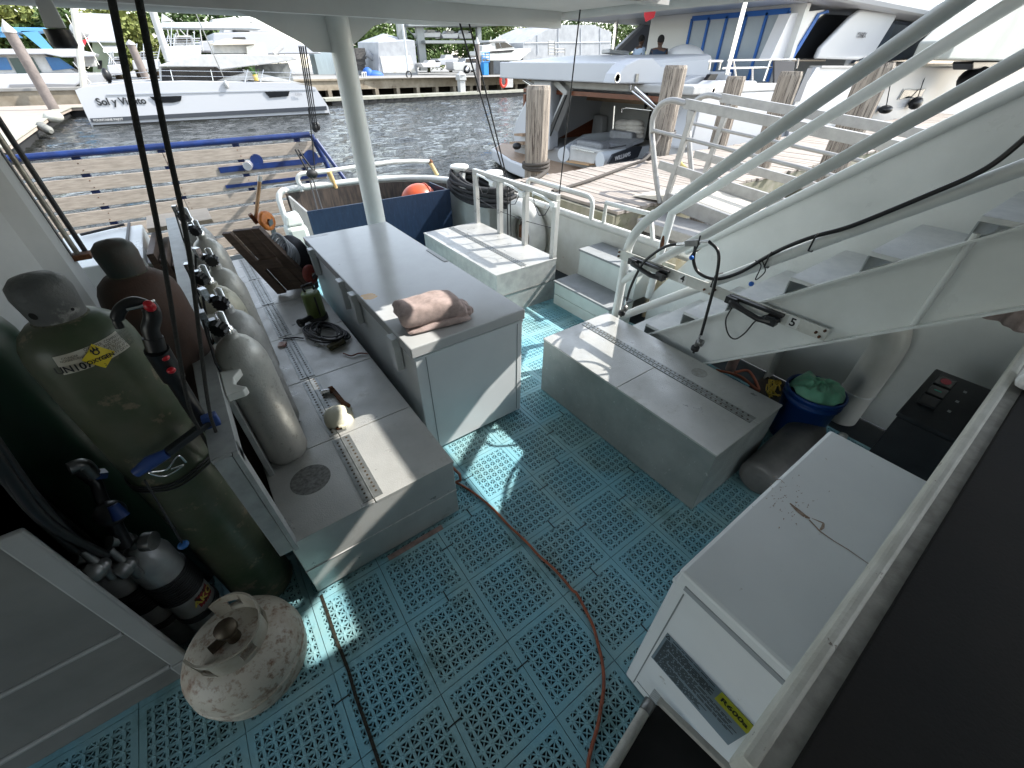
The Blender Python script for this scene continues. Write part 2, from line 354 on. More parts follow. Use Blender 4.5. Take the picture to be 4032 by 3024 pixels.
m = MB(); m.tube([(X2, .45, .30), (X2, .41, 1.02)] , .030, 12); m.tube([(X2, .42, 1.0), (X2, .15, 1.215), (X2, -.85, 2.06), (X2, -2.4, 3.36)], .03, 12); m.build('handrail', WHITE, t)
m = MB(); m.sph((X2 - .005, .42, .78), (.034, .02, .085)); m.build('rust_patch', RUST, t)
# numbered bar with hose clips
t2 = thing('hose_rack_bar', 'flat white bar numbered 4 and 5 with black hose clips across the staircase', 'bar', (.88, -.4, .88))
xb = .868
MB().box(xb, xb + .008, -1.0, .30, .842, .905).build('bar', mat('scuffed white bar', (.62, .62, .58), (.5, .5, .46), .5, scale=10, c3=(.22, .15, .09), t3=.63, s3=14, w3=.06), t2, .002)
for (yc, zc) in ((.02, .868), (-.66, .872)):
    m = MB(); s_ = 1
    pts = [V(xb - .02, yc + .135, zc + .012), V(xb - .045, yc + .11, zc + .0), V(xb - .05, yc + .04, zc - .012), V(xb - .045, yc - .04, zc - .028), V(xb - .04, yc - .10, zc - .02), V(xb - .02, yc - .135, zc + .0)]
    m.tube(pts, [.016, .019, .014, .015, .019, .014], 8); m.box(xb - .03, xb - .001, yc - .14, yc + .14, zc + .012, zc + .028); m.box(xb - .055, xb - .012, yc - .13, yc - .075, zc - .035, zc + .01); m.box(xb - .05, xb - .005, yc + .09, yc + .15, zc - .012, zc + .025)
    m.build('hose_clip', BLKP, t2, .002)
def text(body, size, M, m_, parent, name='number', depth=.001, offx=0, bold=.0):
    cu = bpy.data.curves.new(name, 'FONT'); cu.body = body; cu.size = size; cu.extrude = depth; cu.offset = bold; cu.align_x = 'CENTER'; cu.align_y = 'CENTER'
    o = bpy.data.objects.new(name, cu); dg = bpy.context.evaluated_depsgraph_get(); S.collection.objects.link(o); dg.update()
    me = bpy.data.meshes.new_from_object(o.evaluated_get(bpy.context.evaluated_depsgraph_get())); bpy.data.objects.remove(o)
    me.transform(M); me.materials.clear(); me.materials.append(m_); w_ = V(0, 0, 0); p = parent
    while p is not None: w_ += p.location; p = p.parent
    me.transform(Matrix.Translation(-w_)); o = bpy.data.objects.new(name, me); S.collection.objects.link(o); o.parent = parent; return o
def frame(o, ex, ey):
    ex = Vector(ex).normalized(); ey = Vector(ey); ey = (ey - ex * ey.dot(ex)).normalized(); ez = ex.cross(ey)
    return Matrix(((ex.x, ey.x, ez.x, o[0]), (ex.y, ey.y, ez.y, o[1]), (ex.z, ey.z, ez.z, o[2]), (0, 0, 0, 1)))
INK = mat('black ink', (.01, .01, .01), None, .6); LBL = mat('label white', (.72, .72, .7), (.6, .6, .58), .5, scale=30)
for ch, yc in (('4', -.21), ('5', -.845)):
    pl = MB().box(xb - .0015, xb - .0003, yc - .026, yc + .026, .846, .900).build('number_plate', LBL, t2); 
    text(ch, .058, frame((xb - .0018, yc, .873), (0, -1, 0), (0, 0, 1)), INK, pl, 'digit', .0004, bold=.0012)
m = MB()
for (y, z) in ((.285, .888), (.285, .860), (-.36, .865), (-.42, .885), (-.955, .872), (-.975, .858), (-.985, .895)): m.lathe([(.0, 0), (.0065, .0), (.0065, .010), (0, .012)], (xb - .001, y, z), 8, axis=(-1, 0, 0))
build_each(m, 'bolt', RUST, t2)
# black hose along the lower rail, with ties, and the whips with second valves
HOSE = mat('black hose', (.014, .014, .015), None, .35)
def spl(pts, n=8):
    P = [Vector(p) for p in pts]; P = [P[0] * 2 - P[1]] + P + [P[-1] * 2 - P[-2]]; out = []
    for i in range(1, len(P) - 2):
        for k in range(n):
            u = k / n; a, b, c, d = P[i - 1], P[i], P[i + 1], P[i + 2]; out.append(.5 * (2 * b + (c - a) * u + (2 * a - 5 * b + 4 * c - d) * u * u + (3 * b - a - 3 * c + d) * u ** 3))
    return out + [P[-2]]
def gp(x, y, X): return at(kg(x, y), x=X)
t = thing('air_hose', 'long black hose tied along the lower stair rail down to the metal valve block', 'hose', (.9, 0, .9))
m = MB(); m.tube(spl([gp(1180, 460, .84), gp(1250, 540, .83), gp(1240, 700, .83), gp(1180, 940, .83), gp(1125, 1140, .83)]), .0085, 10); m.build('short_whip', HOSE, t)
m = MB(); m.tube(spl([gp(1085, 500, .84), gp(1070, 600, .85), gp(1110, 690, .86), gp(1230, 735, .87), gp(1400, 690, .88), gp(1600, 575, .885), gp(1750, 500, .885), gp(1950, 425, .885), gp(2230, 345, .885)] + [at(k3(1650, 1210), x=.885), at(k3(1900, 1100), x=.885), at(k3(2050, 1010), x=.885), at(k3(2230, 860), x=.885), at((4100, 480), x=.88), at((4300, 380), x=.88)]), .0095, 10); m.build('long_hose', HOSE, t)
m = MB(); m.tube(spl([gp(1000, 480, .84), gp(880, 495, .83), gp(770, 560, .82), gp(690, 640, .82), gp(620, 780, .82), gp(585, 890, .82)]), .0085, 10); m.build('short_whip', HOSE, t)
m = MB(); m.bar(gp(1015, 475, .835), gp(1110, 470, .835), .03, .032); m.build('valve_block', STEEL, t, .003)
m = MB()
for a, b_ in (((950, 482), (1010, 478)), ((1120, 465), (1180, 461)), ((583, 885), (575, 930)), ((1120, 1140), (1105, 1180))): m.tube([gp(*a, .83), gp(*b_, .83)], .0075, 10)
build_each(m, 'ferrule', CHROME, t)
for (a, b_) in (((560, 935), (545, 1005)), ((1105, 1180), (1070, 1270))):
    p = gp(*a, .82); q = gp(*b_, .82); d = (q - p)
    m = MB(); m.tube([p, p + d * .5], .012, 10); m.lathe([(.0, 0), (.02, .0), (.022, .03), (0, .032)], p + d * .1, 10, axis=(0, -1, .1)); m.build('regulator', STEEL, t)
    m = MB(); m.lathe([(.018, 0), (.024, .004), (.024, .028), (.018, .03)], p + d * .45, 12, axis=d); m.tube([p + d * .8, q], .008, 8); m.build('knob', BLKP, t)
ties = MB()
for (x, y) in ((1240, 740), (1635, 590), (1960, 465)):
    c = gp(x, y, .9); ties.tube([c + V(-.04, -.0, .015), c + V(-.045, 0, -.03), c + V(0, 0, -.045), c + V(.05, 0, -.02), c + V(.04, 0, .03), c + V(-.03, 0, .04)], .004, 6, closed=True)
ties.tube([gp(1120, 420, .85), gp(1100, 500, .82), gp(1050, 570, .82)], .004, 6); ties.tube(spl([gp(1570, 600, .88), gp(1590, 680, .87), gp(1520, 740, .87), gp(1560, 640, .87), gp(1520, 600, .87)]), .003, 6)
build_each(ties, 'tie', BLKP, t)
m = MB(); m.sph(gp(1055, 580, .82), .013); m.sph(gp(1490, 770, .87), .013); build_each(m, 'blue_ball', mat('blue plastic', (.01, .12, .5), None, .3), t)
t = thing('cord_loop', 'thin black cord looped under the clip numbered 5', 'cord', (.85, -.6, .8))
MB().tube(spl([gp(1350, 940, .85), gp(1305, 1030, .85), gp(1320, 1130, .85), gp(1370, 1170, .85), gp(1440, 1130, .85), gp(1520, 1040, .85), gp(1600, 1000, .85), gp(1680, 1020, .85)]), .004, 6).build('cord', HOSE, t)
# ================================================================ bulwark, stern, rails
BUL = mat('bulwark paint', (.62, .63, .59), (.52, .52, .47), .45, scale=3, bump=.35, bscale=14, c3=(.30, .16, .07), t3=.665, s3=5, w3=.04)
t = thing('bulwark', 'white steel bulwark along the side of the boat with a round cap rail', 'bulwark', (1.8, 1.5, 0))
pl = [(1.83, .15), (1.825, .7), (1.81, 1.3), (1.80, 2.6), (1.74, 3.3), (1.55, 3.95), (1.2, 4.35), (.7, 4.55), (.1, 4.62), (-.35, 4.62)]
ps = spl([(x, y, .0) for x, y in pl], 5)
hz = lambda p: .64 if p.y < 3 else .64 - .0 * (p.y - 3)
m = MB(); n = len(ps); vs = []
for p in ps: vs += [(p.x, p.y, -.01), (p.x, p.y, hz(p))]
m.add(vs, [(2 * i, 2 * i + 1, 2 * i + 3, 2 * i + 2) for i in range(n - 1)], True)
vs2 = []
for i, p in enumerate(ps):
    a = ps[max(0, i - 1)]; b_ = ps[min(n - 1, i + 1)]; d = (b_ - a).normalized(); nn = V(d.y, -d.x, 0) * .012; vs2 += [(p.x + nn.x, p.y + nn.y, -.01), (p.x + nn.x, p.y + nn.y, hz(p))]
m.add(vs2, [(2 * i, 2 * i + 2, 2 * i + 3, 2 * i + 1) for i in range(n - 1)], True)
m.build('plating', BUL, t)
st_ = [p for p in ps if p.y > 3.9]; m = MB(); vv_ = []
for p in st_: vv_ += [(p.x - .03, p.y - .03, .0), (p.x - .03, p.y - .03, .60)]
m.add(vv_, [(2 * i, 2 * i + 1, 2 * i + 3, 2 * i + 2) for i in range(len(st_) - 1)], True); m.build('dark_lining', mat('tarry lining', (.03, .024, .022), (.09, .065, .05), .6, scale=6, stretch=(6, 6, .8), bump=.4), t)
cap = [V(p.x, p.y, hz(p)) for p in ps]
m = MB(); m.tube(cap + arc((-.35, 4.62, .64), (-.47, 4.62, .63), (-.47, 4.6, .50)) + [(-.47, 4.6, -.35)], .035, 12); m.build('cap_rail', WHITE2, t)
t = thing('guard_rail', 'long low guard rail on the bulwark with rounded corners', 'railing', (1.8, 2, .6))
MB().tube([(1.8, 2.50, .65), (1.8, 2.48, .85), (1.8, 2.44, .868)] + arc((1.8, 1.56, .868), (1.8, 1.46, .868), (1.8, 1.46, .78)) + [(1.8, 1.46, .64)], .022, 10).build('rail', WHITE2, t)
t = thing('gate_rail', 'small white rail frame on the bulwark behind the box steps', 'railing', (1.8, 1, .6))
m = MB(); m.tube([(1.81, 1.30, .65), (1.81, 1.30, .85), (1.81, .78, .865), (1.81, .70, .64)], .021, 10); m.build('frame', WHITE2, t); MB().sph((1.81, .76, .875), .032).build('ball', WHITE2, t)
# stern pulpit rail
t = thing('stern_rail', 'bent white rail over the transom with rusty ends', 'railing', (.4, 4.6, .6))
def dP(x, y, Y): return at(kd(x, y), y=Y)
m = MB(); m.tube([dP(680, 620, 4.62), dP(650, 520, 4.62)] + arc(dP(635, 490, 4.62), dP(625, 430, 4.62), dP(700, 425, 4.62)) + [dP(860, 410, 4.62), dP(1040, 385, 4.62), dP(1300, 345, 4.62), dP(1500, 320, 4.62), dP(1700, 312, 4.6), dP(1840, 315, 4.55)], .026, 10); m.build('rail', WHITE2, t)
m = MB(); m.tube([dP(1845, 320, 4.55), dP(1915, 445, 4.45)], .028, 10); m.tube([dP(920, 410, 4.6), dP(985, 560, 4.6)], .03, 10); build_each(m, 'post', mat('yellowed primer', (.55, .43, .20), (.4, .25, .1), .6, scale=15), t)
MB().sph(dP(1850, 322, 4.55), .038).build('rust_ball', RUST, t)
# mooring bollards with a black rope coil
BOL = mat('bollard paint', (.78, .78, .74), (.68, .68, .63), .45, scale=6)
bol = None
for (q, lab) in (((540, 25), 'white mooring bollard nearer the stern, half hidden by the black rope'), ((900, 90), 'white mooring bollard close to the hose clip railing')):
    p = at(kr(*q), x=1.50 if q[0] < 700 else 1.72)
    if bol is None:
        bol = thing('bollard', lab, 'bollard', (p.x, p.y, .6), 'mooring bollards'); zt = p.z - .6
        MB().lathe([(.07, 0), (.07, zt - .10), (.085, zt - .02), (.115, zt), (.115, zt + .02), (.1, zt + .03), (0, zt + .032)], (p.x, p.y, .6), 24).build('post', BOL, bol)
        bz = p.z
    else: copy_thing(bol, (p.x, p.y, .6 + p.z - bz), lab)
m = MB(); rr = random.Random(3)
A_ = V(1.44, 3.62, 0); B_ = V(1.74, 2.62, 0); ax_ = (B_ - A_).normalized(); sd_0 = V(-ax_.y, ax_.x, 0); mid_ = (A_ + B_) / 2; hl = (B_ - A_).length / 2
for k in range(16):
    lay = k % 2; z = .60 + .026 * (k // 2) + rr.uniform(-.008, .008); L_ = hl * (.98 - .10 * lay) + rr.uniform(-.05, .05) - .015 * (k // 2); W_ = .185 - .045 * lay + rr.uniform(-.015, .015); pts = []; ph = rr.uniform(0, 6)
    for i in range(30):
        a = 2 * PI * i / 30; ca, sa = math.cos(a), math.sin(a); u_ = L_ * math.copysign(abs(ca) ** .8, ca); v_ = W_ * math.copysign(abs(sa) ** .6, sa) * (1 + .12 * math.sin(2 * a + ph))
        p = mid_ + ax_ * u_ + sd_0 * v_; pts.append((p.x, p.y, z + .045 * ca * -1 - .05 * (1 - (u_ / hl) ** 2) * (1 if sa < 0 else .3) + .012 * math.sin(3 * a + ph)))
    m.tube(pts, .019, 7, closed=True)
tag(m.build('mooring_rope', mat('black rope', (.02, .02, .022), (.035, .035, .035), .8, scale=60, bump=.8, bscale=160)), 'thick black mooring rope wound around both bollards', 'rope')
t = thing('bollard_plinth', 'white steel box under the mooring bollards', 'plinth', (1.9, 2.6, 0)); MB().prism([(1.36, 3.62, 0), (1.60, 3.0, 0), (2.0, 2.95, 0), (1.75, 3.75, 0)], (0, 0, .60)).build('box', BUL, t, .01)

# life ring
t = thing('life_ring', 'white ring buoy hung inside the bulwark behind the locker railing', 'ring', (1.74, 2.3, .28))
m = MB(); c = at(kr(1185, 700), x=1.70); R_ = .29
m.tube([(c.x, c.y + R_ * math.cos(a), c.z + R_ * math.sin(a) * 1.0) for a in [2 * PI * i / 36 for i in range(36)]], .10, 14, closed=True); m.build('ring', mat('dirty ring white', (.68, .68, .65), (.55, .55, .52), .5, scale=7, c3=(.28, .12, .05), t3=.66, s3=5), t); MB().box(1.68, 1.79, c.y - .03, c.y + .05, c.z - .05, c.z + .10).build('rusty_hook', RUST, t, .01); MB().lathe([(0, 0), (.17, 0)], (1.785, c.y, c.z), 28, axis=(-1, 0, 0)).build('dark_centre', mat('ring shadow paint', (.10, .09, .08), (.2, .18, .15), .7, scale=9), t)  # dark disc puts the shade inside the ring into colour
# blue bin across the stern
t = thing('blue_bin', 'dark blue scraped open bin standing across the stern', 'bin', (.5, 3.5, 0))
BB = mat('scraped blue paint', (.006, .016, .040), (.009, .024, .055), .45, scale=9, stretch=(6, 6, 1), c3=(.05, .09, .13), t3=.62, s3=18, w3=.1, bump=.2)
xa, xc, yf, zt = -.415, 1.27, 3.36, .665
MB().box(xa, xc, yf, yf + .02, .02, zt).build('front_panel', BB, t, .002)
MB().box(xa, xa + .02, yf + .021, 4.2, .02, zt - .01).build('side_panel', ALU, t); MB().box(xc - .02, xc, yf + .021, 3.9, .02, zt - .01).build('side_panel', BB, t)
t = thing('buoy', 'orange round buoy lying behind the blue bin', 'buoy', (1.1, 4.0, .5))
c = at(kd(1745, 640), y=3.72); ORG = mat('orange vinyl', (.48, .075, .02), (.38, .06, .02), .35, scale=5)
c.z -= .035; MB().sph(c, (.23, .20, .19), 24, 16).build('ball', ORG, t); MB().tube([(c.x + .10, c.y + .185 * math.cos(a), c.z + .175 * math.sin(a)) for a in [2 * PI * i / 24 for i in range(24)]], .012, 6, closed=True).build('seam', mat('dark orange', (.3, .06, .03), None, .6), t)
# jug
t = thing('jug', 'cloudy plastic jug with its top open, by the corner of the bin', 'jug', (-.6, 3.3, .2))
JUG = mat('cloudy plastic', (.62, .66, .62), (.5, .56, .52), .3, scale=9)
MB().hexa([(-.66, 3.2, .02), (-.46, 3.2, .02), (-.46, 3.42, .02), (-.66, 3.42, .02)], [(-.68, 3.2, .58), (-.48, 3.2, .58), (-.48, 3.42, .58), (-.68, 3.42, .58)]).build('body', JUG, t, .04)
MB().hexa([(-.665, 3.22, .581), (-.495, 3.22, .581), (-.495, 3.40, .581), (-.665, 3.40, .581)], [(-.64, 3.25, .68), (-.52, 3.25, .70), (-.52, 3.37, .70), (-.64, 3.37, .68)]).build('shoulder', JUG, t, .02)
MB().box(-.63, -.53, 3.244, 3.249, .60, .66).build('opening', mat('jug dark', (.06, .05, .04), None, .7), t)
# ================================================================ raised slatted stern platform
t = thing('stern_platform', 'raised slatted wooden stern platform in a blue steel frame', 'platform', (-1.1, 5, -.5))
YP = 5.0
def pA(x, y, Y=YP): return at(kA(x, y), y=Y)
topz = 1.118; hh = []
slw = .128; gap = .036; zc = 1.085
z = 1.085
XL, XR = -3.2, .20
slats = MB(); 
nsl = 0
while z > -.9:
    w_ = slw + rnd.uniform(-.004, .004); xr = XR + .03 * nsl
    m = MB(); m.box(XL, -1.42 + .0, YP - .02, YP + .02, z - w_, z); m.box(-1.415, min(xr, .38), YP - .0205 , YP + .02, z - w_ + rnd.uniform(-.003, .003), z)
    m.build('slat', WOODG, t, .003); nsl += 1; z -= w_ + gap
m = MB(); m.tube([(XL, YP - .0, 1.135), (XR - .02, YP, 1.155)], .033, 12)
m.tube([(XR + .0, YP, 1.15), (XR + .10, YP, .8), (XR + .36, YP, -.6)], .03, 10)
m.tube([(XR + .03, YP - .05, 1.10), (XR + .45, YP - .5, .1)], .026, 10)
for x in (-2.95, -2.15, -1.42, -.68, .02): m.box(x - .035, x + .035, YP + .021, YP + .07, -.9, 1.12)
build_each(m, 'frame', BLUEP, t)
m = MB(); m.box(-.95, .26, YP - .035, YP - .021, .665, .70); m.box(-.95, .28, YP - .035, YP - .021, .835, .895); m.lathe([(.07, 0), (.07, .012)], (-.52, YP - .021, .93), 16, axis=(0, -1, 0)); m.lathe([(.09, 0), (.09, .012)], (.12, YP - .021, .90), 16, axis=(0, -1, 0)); build_each(m, 'bracket', BLUEP, t)
m = MB(); m.lathe([(.05, 0), (.05, .10), (.045, .11)], pA(2165, 440, YP - .02), 18, axis=(-.3, -1, 0)); m.build('lamp_cap', mat('chrome cap', (.7, .7, .72), None, .2, .8), t)
m = MB()
for k in range(8):
    for x in (-2.95, -2.15, -1.40, -.68, .02):
        for dz in (.03, .095): m.lathe([(.006, 0), (.006, .002)], (x + rnd.uniform(-.02, .02), YP - .0205, 1.085 - dz - k * .164), 6, axis=(0, -1, 0))
m.build('screw', RUST, t)
# ================================================================ left side: cylinders and racks
SCU = mat('bare aluminium tank', (.50, .49, .45), (.38, .375, .35), .40, .3, scale=9, mix=(.3, .7), bump=.25, bscale=120, c3=(.24, .23, .20), t3=.57, s3=34, w3=.12, rv=.1)
def scuba(label, loc, rz=0):
    t = thing('scuba_tank', label, 'scuba tank', loc, 'scuba tanks in the rack')
    x, y, z = loc
    MB().lathe([(.055, 0), (.082, .008), (.092, .03), (.092, .50), (.089, .54), (.078, .585), (.055, .622), (.032, .640), (.026, .645), (.026, .662), (0, .664)], loc, 36).build('cylinder', SCU, t)
    v = MB().lathe([(.021, .66), (.021, .685), (.014, .69), (.014, .745), (.0, .75)], loc, 14).build('valve', CHROME, t)
    m = MB(); m.box(x - .052, x - .02, y - .012, y + .012, z + .705, z + .727); m.box(x - .060, x - .038, y - .016, y + .016, z + .72, z + .765); m.build('outlet', mat('valve outlet', (.62, .64, .66), (.3, .3, .3), .2, .9, scale=80), v)
    kn = []
    for i in range(24):
        a = 2 * PI * i / 24; kn.append((.031 if i % 2 else .025, a))
    m = MB(); A = V(-.55, -.75, -.12).normalized(); u = A.cross(V(0, 0, 1)).normalized(); b_ = A.cross(u); c = V(x - .012, y - .020, z + .700)
    m.add([c + (u * math.cos(a) + b_ * math.sin(a)) * r for r, a in kn] + [c + A * .030 + (u * math.cos(a) + b_ * math.sin(a)) * r * .9 for r, a in kn], [tuple(range(24, 48))] + [(i, (i + 1) % 24, (i + 1) % 24 + 24, i + 24) for i in range(24)])
    m.build('knob', BLKP, v)
    return t
y0s = [(-1.372, .235), (-1.352, .463), (-1.378, .775), (-1.335, 1.004), (-1.344, 1.567), (-1.372, 1.90)]
labs = ['nearest scuba tank, fully visible and standing alone at the end of the row', 'second scuba tank from the near end, just behind the nearest one', 'third scuba tank from the near end, its yellowish shoulder in the middle of the row', 'fourth scuba tank from the near end, leaning close to the third', 'fifth scuba tank from the near end, beside the wooden dolly', 'farthest scuba tank, last in the row toward the stern']
s0 = scuba(labs[0], (y0s[0][0], y0s[0][1], .4145))
SCU2 = mat('yellowish tank', (.50, .48, .38), (.36, .34, .27), .42, .2, scale=7, bump=.25, bscale=120, c3=(.2, .19, .15), t3=.58, s3=30, w3=.1)
SCU3 = mat('scuffed grey tank', (.40, .40, .39), (.28, .28, .27), .45, .3, scale=12, bump=.3, bscale=90, c3=(.55, .55, .53), t3=.6, s3=18, w3=.1)
for q_, ((x, y), lb, rz) in enumerate(zip(y0s[1:], labs[1:], (.3, -.15, .5, .1, -.3))):
    cc_ = copy_thing(s0, (x, y, .4145), lb, rz)
    for k_ in kids(cc_):
        if k_.name.startswith('cylinder') and q_ in (0, 1, 4): k_.material_slots[0].link = 'OBJECT'; k_.material_slots[0].material = SCU2 if q_ == 1 else SCU3
# rack
RK = mat('grey rack plate', (.36, .37, .36), (.28, .29, .28), .5, .3, scale=14, bump=.2, bscale=80)
t = thing('tank_rack', 'grey metal rack with white scalloped blocks holding the scuba tanks', 'rack', (-1.47, 1, .41))
m = MB(); m.box(-1.525, -1.455, -.33, 2.5, .965, .985); m.box(-1.465, -1.455, -.33, 2.5, .925, .9645); m.build('rail', RK, t, .002)
m = MB(); m.hexa([(-1.47, -.31, .413), (-1.455, -.31, .413), (-1.455, -.235, .413), (-1.47, -.235, .413)], [(-1.47, -.35, .984), (-1.455, -.35, .984), (-1.455, -.275, .984), (-1.47, -.275, .984)]); m.hexa([(-1.52, -.30, .413), (-1.472, -.30, .413), (-1.472, -.29, .413), (-1.52, -.29, .413)], [(-1.52, -.345, .984), (-1.472, -.345, .984), (-1.472, -.33, .984), (-1.52, -.33, .984)]); m.box(-1.49, -1.46, 2.44, 2.48, .41, .97); m.box(-1.475, -1.455, .13, .19, .41, .94); build_each(m, 'post', RK, t, .002)
PL = mat('white rack plastic', (.66, .66, .62), (.58, .58, .53), .45, scale=9)
y = -.06
for (ya, yb) in ((.13, .235), ):
    pass
for yc in (.10, .35, .66, .89, 1.28, 1.74, 2.08):
    if yc == .10: P_ = [(-1.453, .0), (-1.453, .17), (-1.40, .17), (-1.385, .15), (-1.415, .105), (-1.42, .06), (-1.385, .015), (-1.40, .0)]
    else: P_ = [(-1.453, yc - .055), (-1.453, yc + .055), (-1.405, yc + .05), (-1.40, yc + .01), (-1.40, yc - .01), (-1.405, yc - .05)]
    MB().prism([(a, b_, .935) for a, b_ in P_], (0, 0, .03)).build('scalloped_block', PL, t, .004)
m = MB()
for (x, y) in y0s[:]: m.tube([(x - .055, y - .02, 1.15), (-1.452, y - .035, .99), (-1.449, y - .06, .93)], .0045, 6)
build_each(m, 'bungee', BLACK, t)
# left wall, cabinets
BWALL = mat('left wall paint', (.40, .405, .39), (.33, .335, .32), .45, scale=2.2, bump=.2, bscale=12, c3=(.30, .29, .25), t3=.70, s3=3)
t = thing('bulkhead', 'off white painted steel bulkhead on the left with a rounded edge', 'wall', (-2.3, 1, 0))
xw = -2.12
def L(u_, v_, **k): return at(kA(u_, v_), **k)
pe = L(560, 1080, z=.95)
m = MB(); m.prism([(-3.6, -.265, -.01), (-2.13, -.265, -.01), (-2.13, 1.25, -.01), (-2.05, 1.55, -.01), (-1.98, 1.66, -.01), (-1.98, 1.9, -.01), (-3.6, 1.9, -.01)], (0, 0, 2.21)); m.build('panel', BWALL, t, .02)
t = thing('pipe_bundle', 'row of four vertical pipes along the edge of the left bulkhead', 'pipes', (-1.95, 1.8, 1))
for i, (x, y) in enumerate(((-1.985, 1.83), (-1.955, 1.86), (-1.925, 1.895), (-1.965, 1.915))):
    MB().tube([(x, y, 1.0), (x, y, 2.2)], (.010, .013, .013, .008)[i], 8).build('pipe', (mat('pipe grey', (.40, .38, .33), (.2, .19, .17), .35, .5, scale=12)) if i % 2 else BLACK, t)
MB().box(-2.0, -1.90, 1.82, 1.90, .98, 1.01).build('clamp', RUST, t, .005)
t = thing('side_panel', 'grey painted console panel with a flanged edge at the lower left', 'panel', (-2.4, -.28, 0))
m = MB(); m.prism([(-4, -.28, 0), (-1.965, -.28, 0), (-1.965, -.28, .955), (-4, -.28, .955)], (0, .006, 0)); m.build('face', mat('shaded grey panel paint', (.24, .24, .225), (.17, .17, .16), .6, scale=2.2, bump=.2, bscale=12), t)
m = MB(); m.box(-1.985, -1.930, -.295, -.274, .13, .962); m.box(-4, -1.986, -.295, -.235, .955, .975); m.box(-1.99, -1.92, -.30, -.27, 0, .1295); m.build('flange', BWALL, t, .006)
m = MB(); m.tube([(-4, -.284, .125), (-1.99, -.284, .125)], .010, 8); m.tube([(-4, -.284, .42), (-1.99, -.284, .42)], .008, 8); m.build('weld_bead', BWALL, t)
m = MB(); m.box(-4, -2.13, -.27, 1.2, .0, .90); m.box(-2.128, -2.06, .25, .33, .0, .93); m.build('backing_box', BWALL, t)
# white bench box with the lashed lid, and the empty rack beside it
t = thing('bench_box', 'white bench box behind the rusty cylinder with a black cord over its top', 'box', (-1.9, 2.5, 0))
MB().hexa([(-2.2, 2.14, 0), (-1.722, 2.14, 0), (-1.722, 3.02, 0), (-2.2, 3.02, 0)], [(-2.2, 2.14, .85), (-1.72, 2.14, .85), (-1.72, 3.02, .85), (-2.2, 3.02, .85)]).build('box', WHITE, t, .01)
m = MB(); m.tube([L(1125, 950, z=.858), L(1095, 1190, z=.858), L(1130, 1290, z=.85)], .010, 8); m.tube([L(1130, 1290, y=2.12), L(1060, 1290, y=2.12), L(900, 1205, y=2.12)], .008, 8); m.tube([L(700, 1050, z=.87), L(1080, 960, z=.87)], .010, 6); m.build('cord', BLACK, t)
m = MB(); m.tube([L(1080, 1300, y=2.11), L(1140, 1300, y=2.11), L(1195, 1280, y=2.11)], .012, 8); m.build('cleat', PL, t)
for i in range(13): MB().hexa([(-1.719, 2.17, .78 - .06 * i), (-1.655, 2.17, .755 - .06 * i), (-1.655, 2.50, .755 - .06 * i), (-1.719, 2.50, .78 - .06 * i)], [(-1.719, 2.17, .80 - .06 * i), (-1.655, 2.17, .775 - .06 * i), (-1.655, 2.50, .775 - .06 * i), (-1.719, 2.50, .80 - .06 * i)]).build('louvre_slat', PL, t, .003)
# brown wood crate between rack and bench
t = thing('plank_crate', 'dark wooden crate boards leaning behind the scuba tank rack', 'crate', (-1.6, 2.3, .4))
WDB = mat('dark brown wet wood', (.10, .065, .045), (.055, .035, .025), .6, scale=8, stretch=(1, 1, 7), bump=.5, bscale=30)
for i in range(4): MB().hexa([(-1.68 + i * .05, 2.2, .1), (-1.64 + i * .05, 2.2, .1), (-1.62 + i * .05, 2.75, .1), (-1.66 + i * .05, 2.75, .1)], [(-1.70 + i * .05, 2.15, .86 - .05 * i), (-1.66 + i * .05, 2.15, .86 - .05 * i), (-1.62 + i * .05, 2.7, .86 - .05 * i), (-1.66 + i * .05, 2.7, .86 - .05 * i)]).build('plank', WDB, t, .003)
m = MB(); m.box(-1.66, -1.25, 2.52, 2.9, .90, .93); m.build('top_board', mat('pale board', (.55, .46, .36), (.45, .37, .28), .7, scale=6, stretch=(1, 6, 6)), t, .002)
# wooden dolly
t = thing('wooden_dolly', 'dark plank dolly tipped on its edge with orange and red caster wheels', 'dolly', (-1, 2.1, .42))
def dd(x, y, z): return at(kt(x, y), z=z)
P0 = dd(1140, 770, .425); P1 = dd(1500, 705, .47); P2 = dd(940, 128, .93); P3 = dd(580, 165, .93)
nrm = (P1 - P0).cross(P3 - P0).normalized()
if nrm.dot(Vector(CAM.tolist()) - P0) < 0: nrm = -nrm
def dq(u, v): return (P0 * (1 - u) + P1 * u) * (1 - v) + (P3 * (1 - u) + P2 * u) * v
for (ua, ub, off, th) in ((0, .24, .028, .032), (.245, .49, .0, .03), (.495, .76, .0, .03), (.765, 1.0, -.004, .05)):
    pts = [dq(ua, 0), dq(ub, 0), dq(ub, 1), dq(ua, 1)]; MB().prism([p + nrm * off for p in pts], -nrm * th).build('plank', WDB, t, .003)
m = MB(); m.prism([dq(.22, .42) + nrm * .002, dq(.78, .42) + nrm * .002, dq(.78, .56) + nrm * .002, dq(.22, .56) + nrm * .002], nrm * .03); m.build('cross_batten', WDB, t, .003)
def caster(c, col, lab):
    ax = V(.65, -.75, .15).normalized(); c = Vector(c)
    o = MB().lathe([(.045, -.018), (.066, -.018), (.072, -.010), (.072, .010), (.066, .018), (.045, .018)], c, 26, axis=ax).build('wheel', col, t)
    MB().lathe([(0, -.014), (.046, -.014), (.046, .014), (0, .014)], c, 20, axis=ax).build('hub', mat('dark hub', (.03, .028, .025), None, .6), o)
    MB().lathe([(0, -.028), (.012, -.028), (.012, .028), (0, .028)], c, 10, axis=ax).build('bolt', RUST, o)
    m = MB(); m.bar(c + ax * .032, c + ax * .032 + V(.0, .05, -.14), .05, .006, up=ax); m.build('fork', STEEL, t)
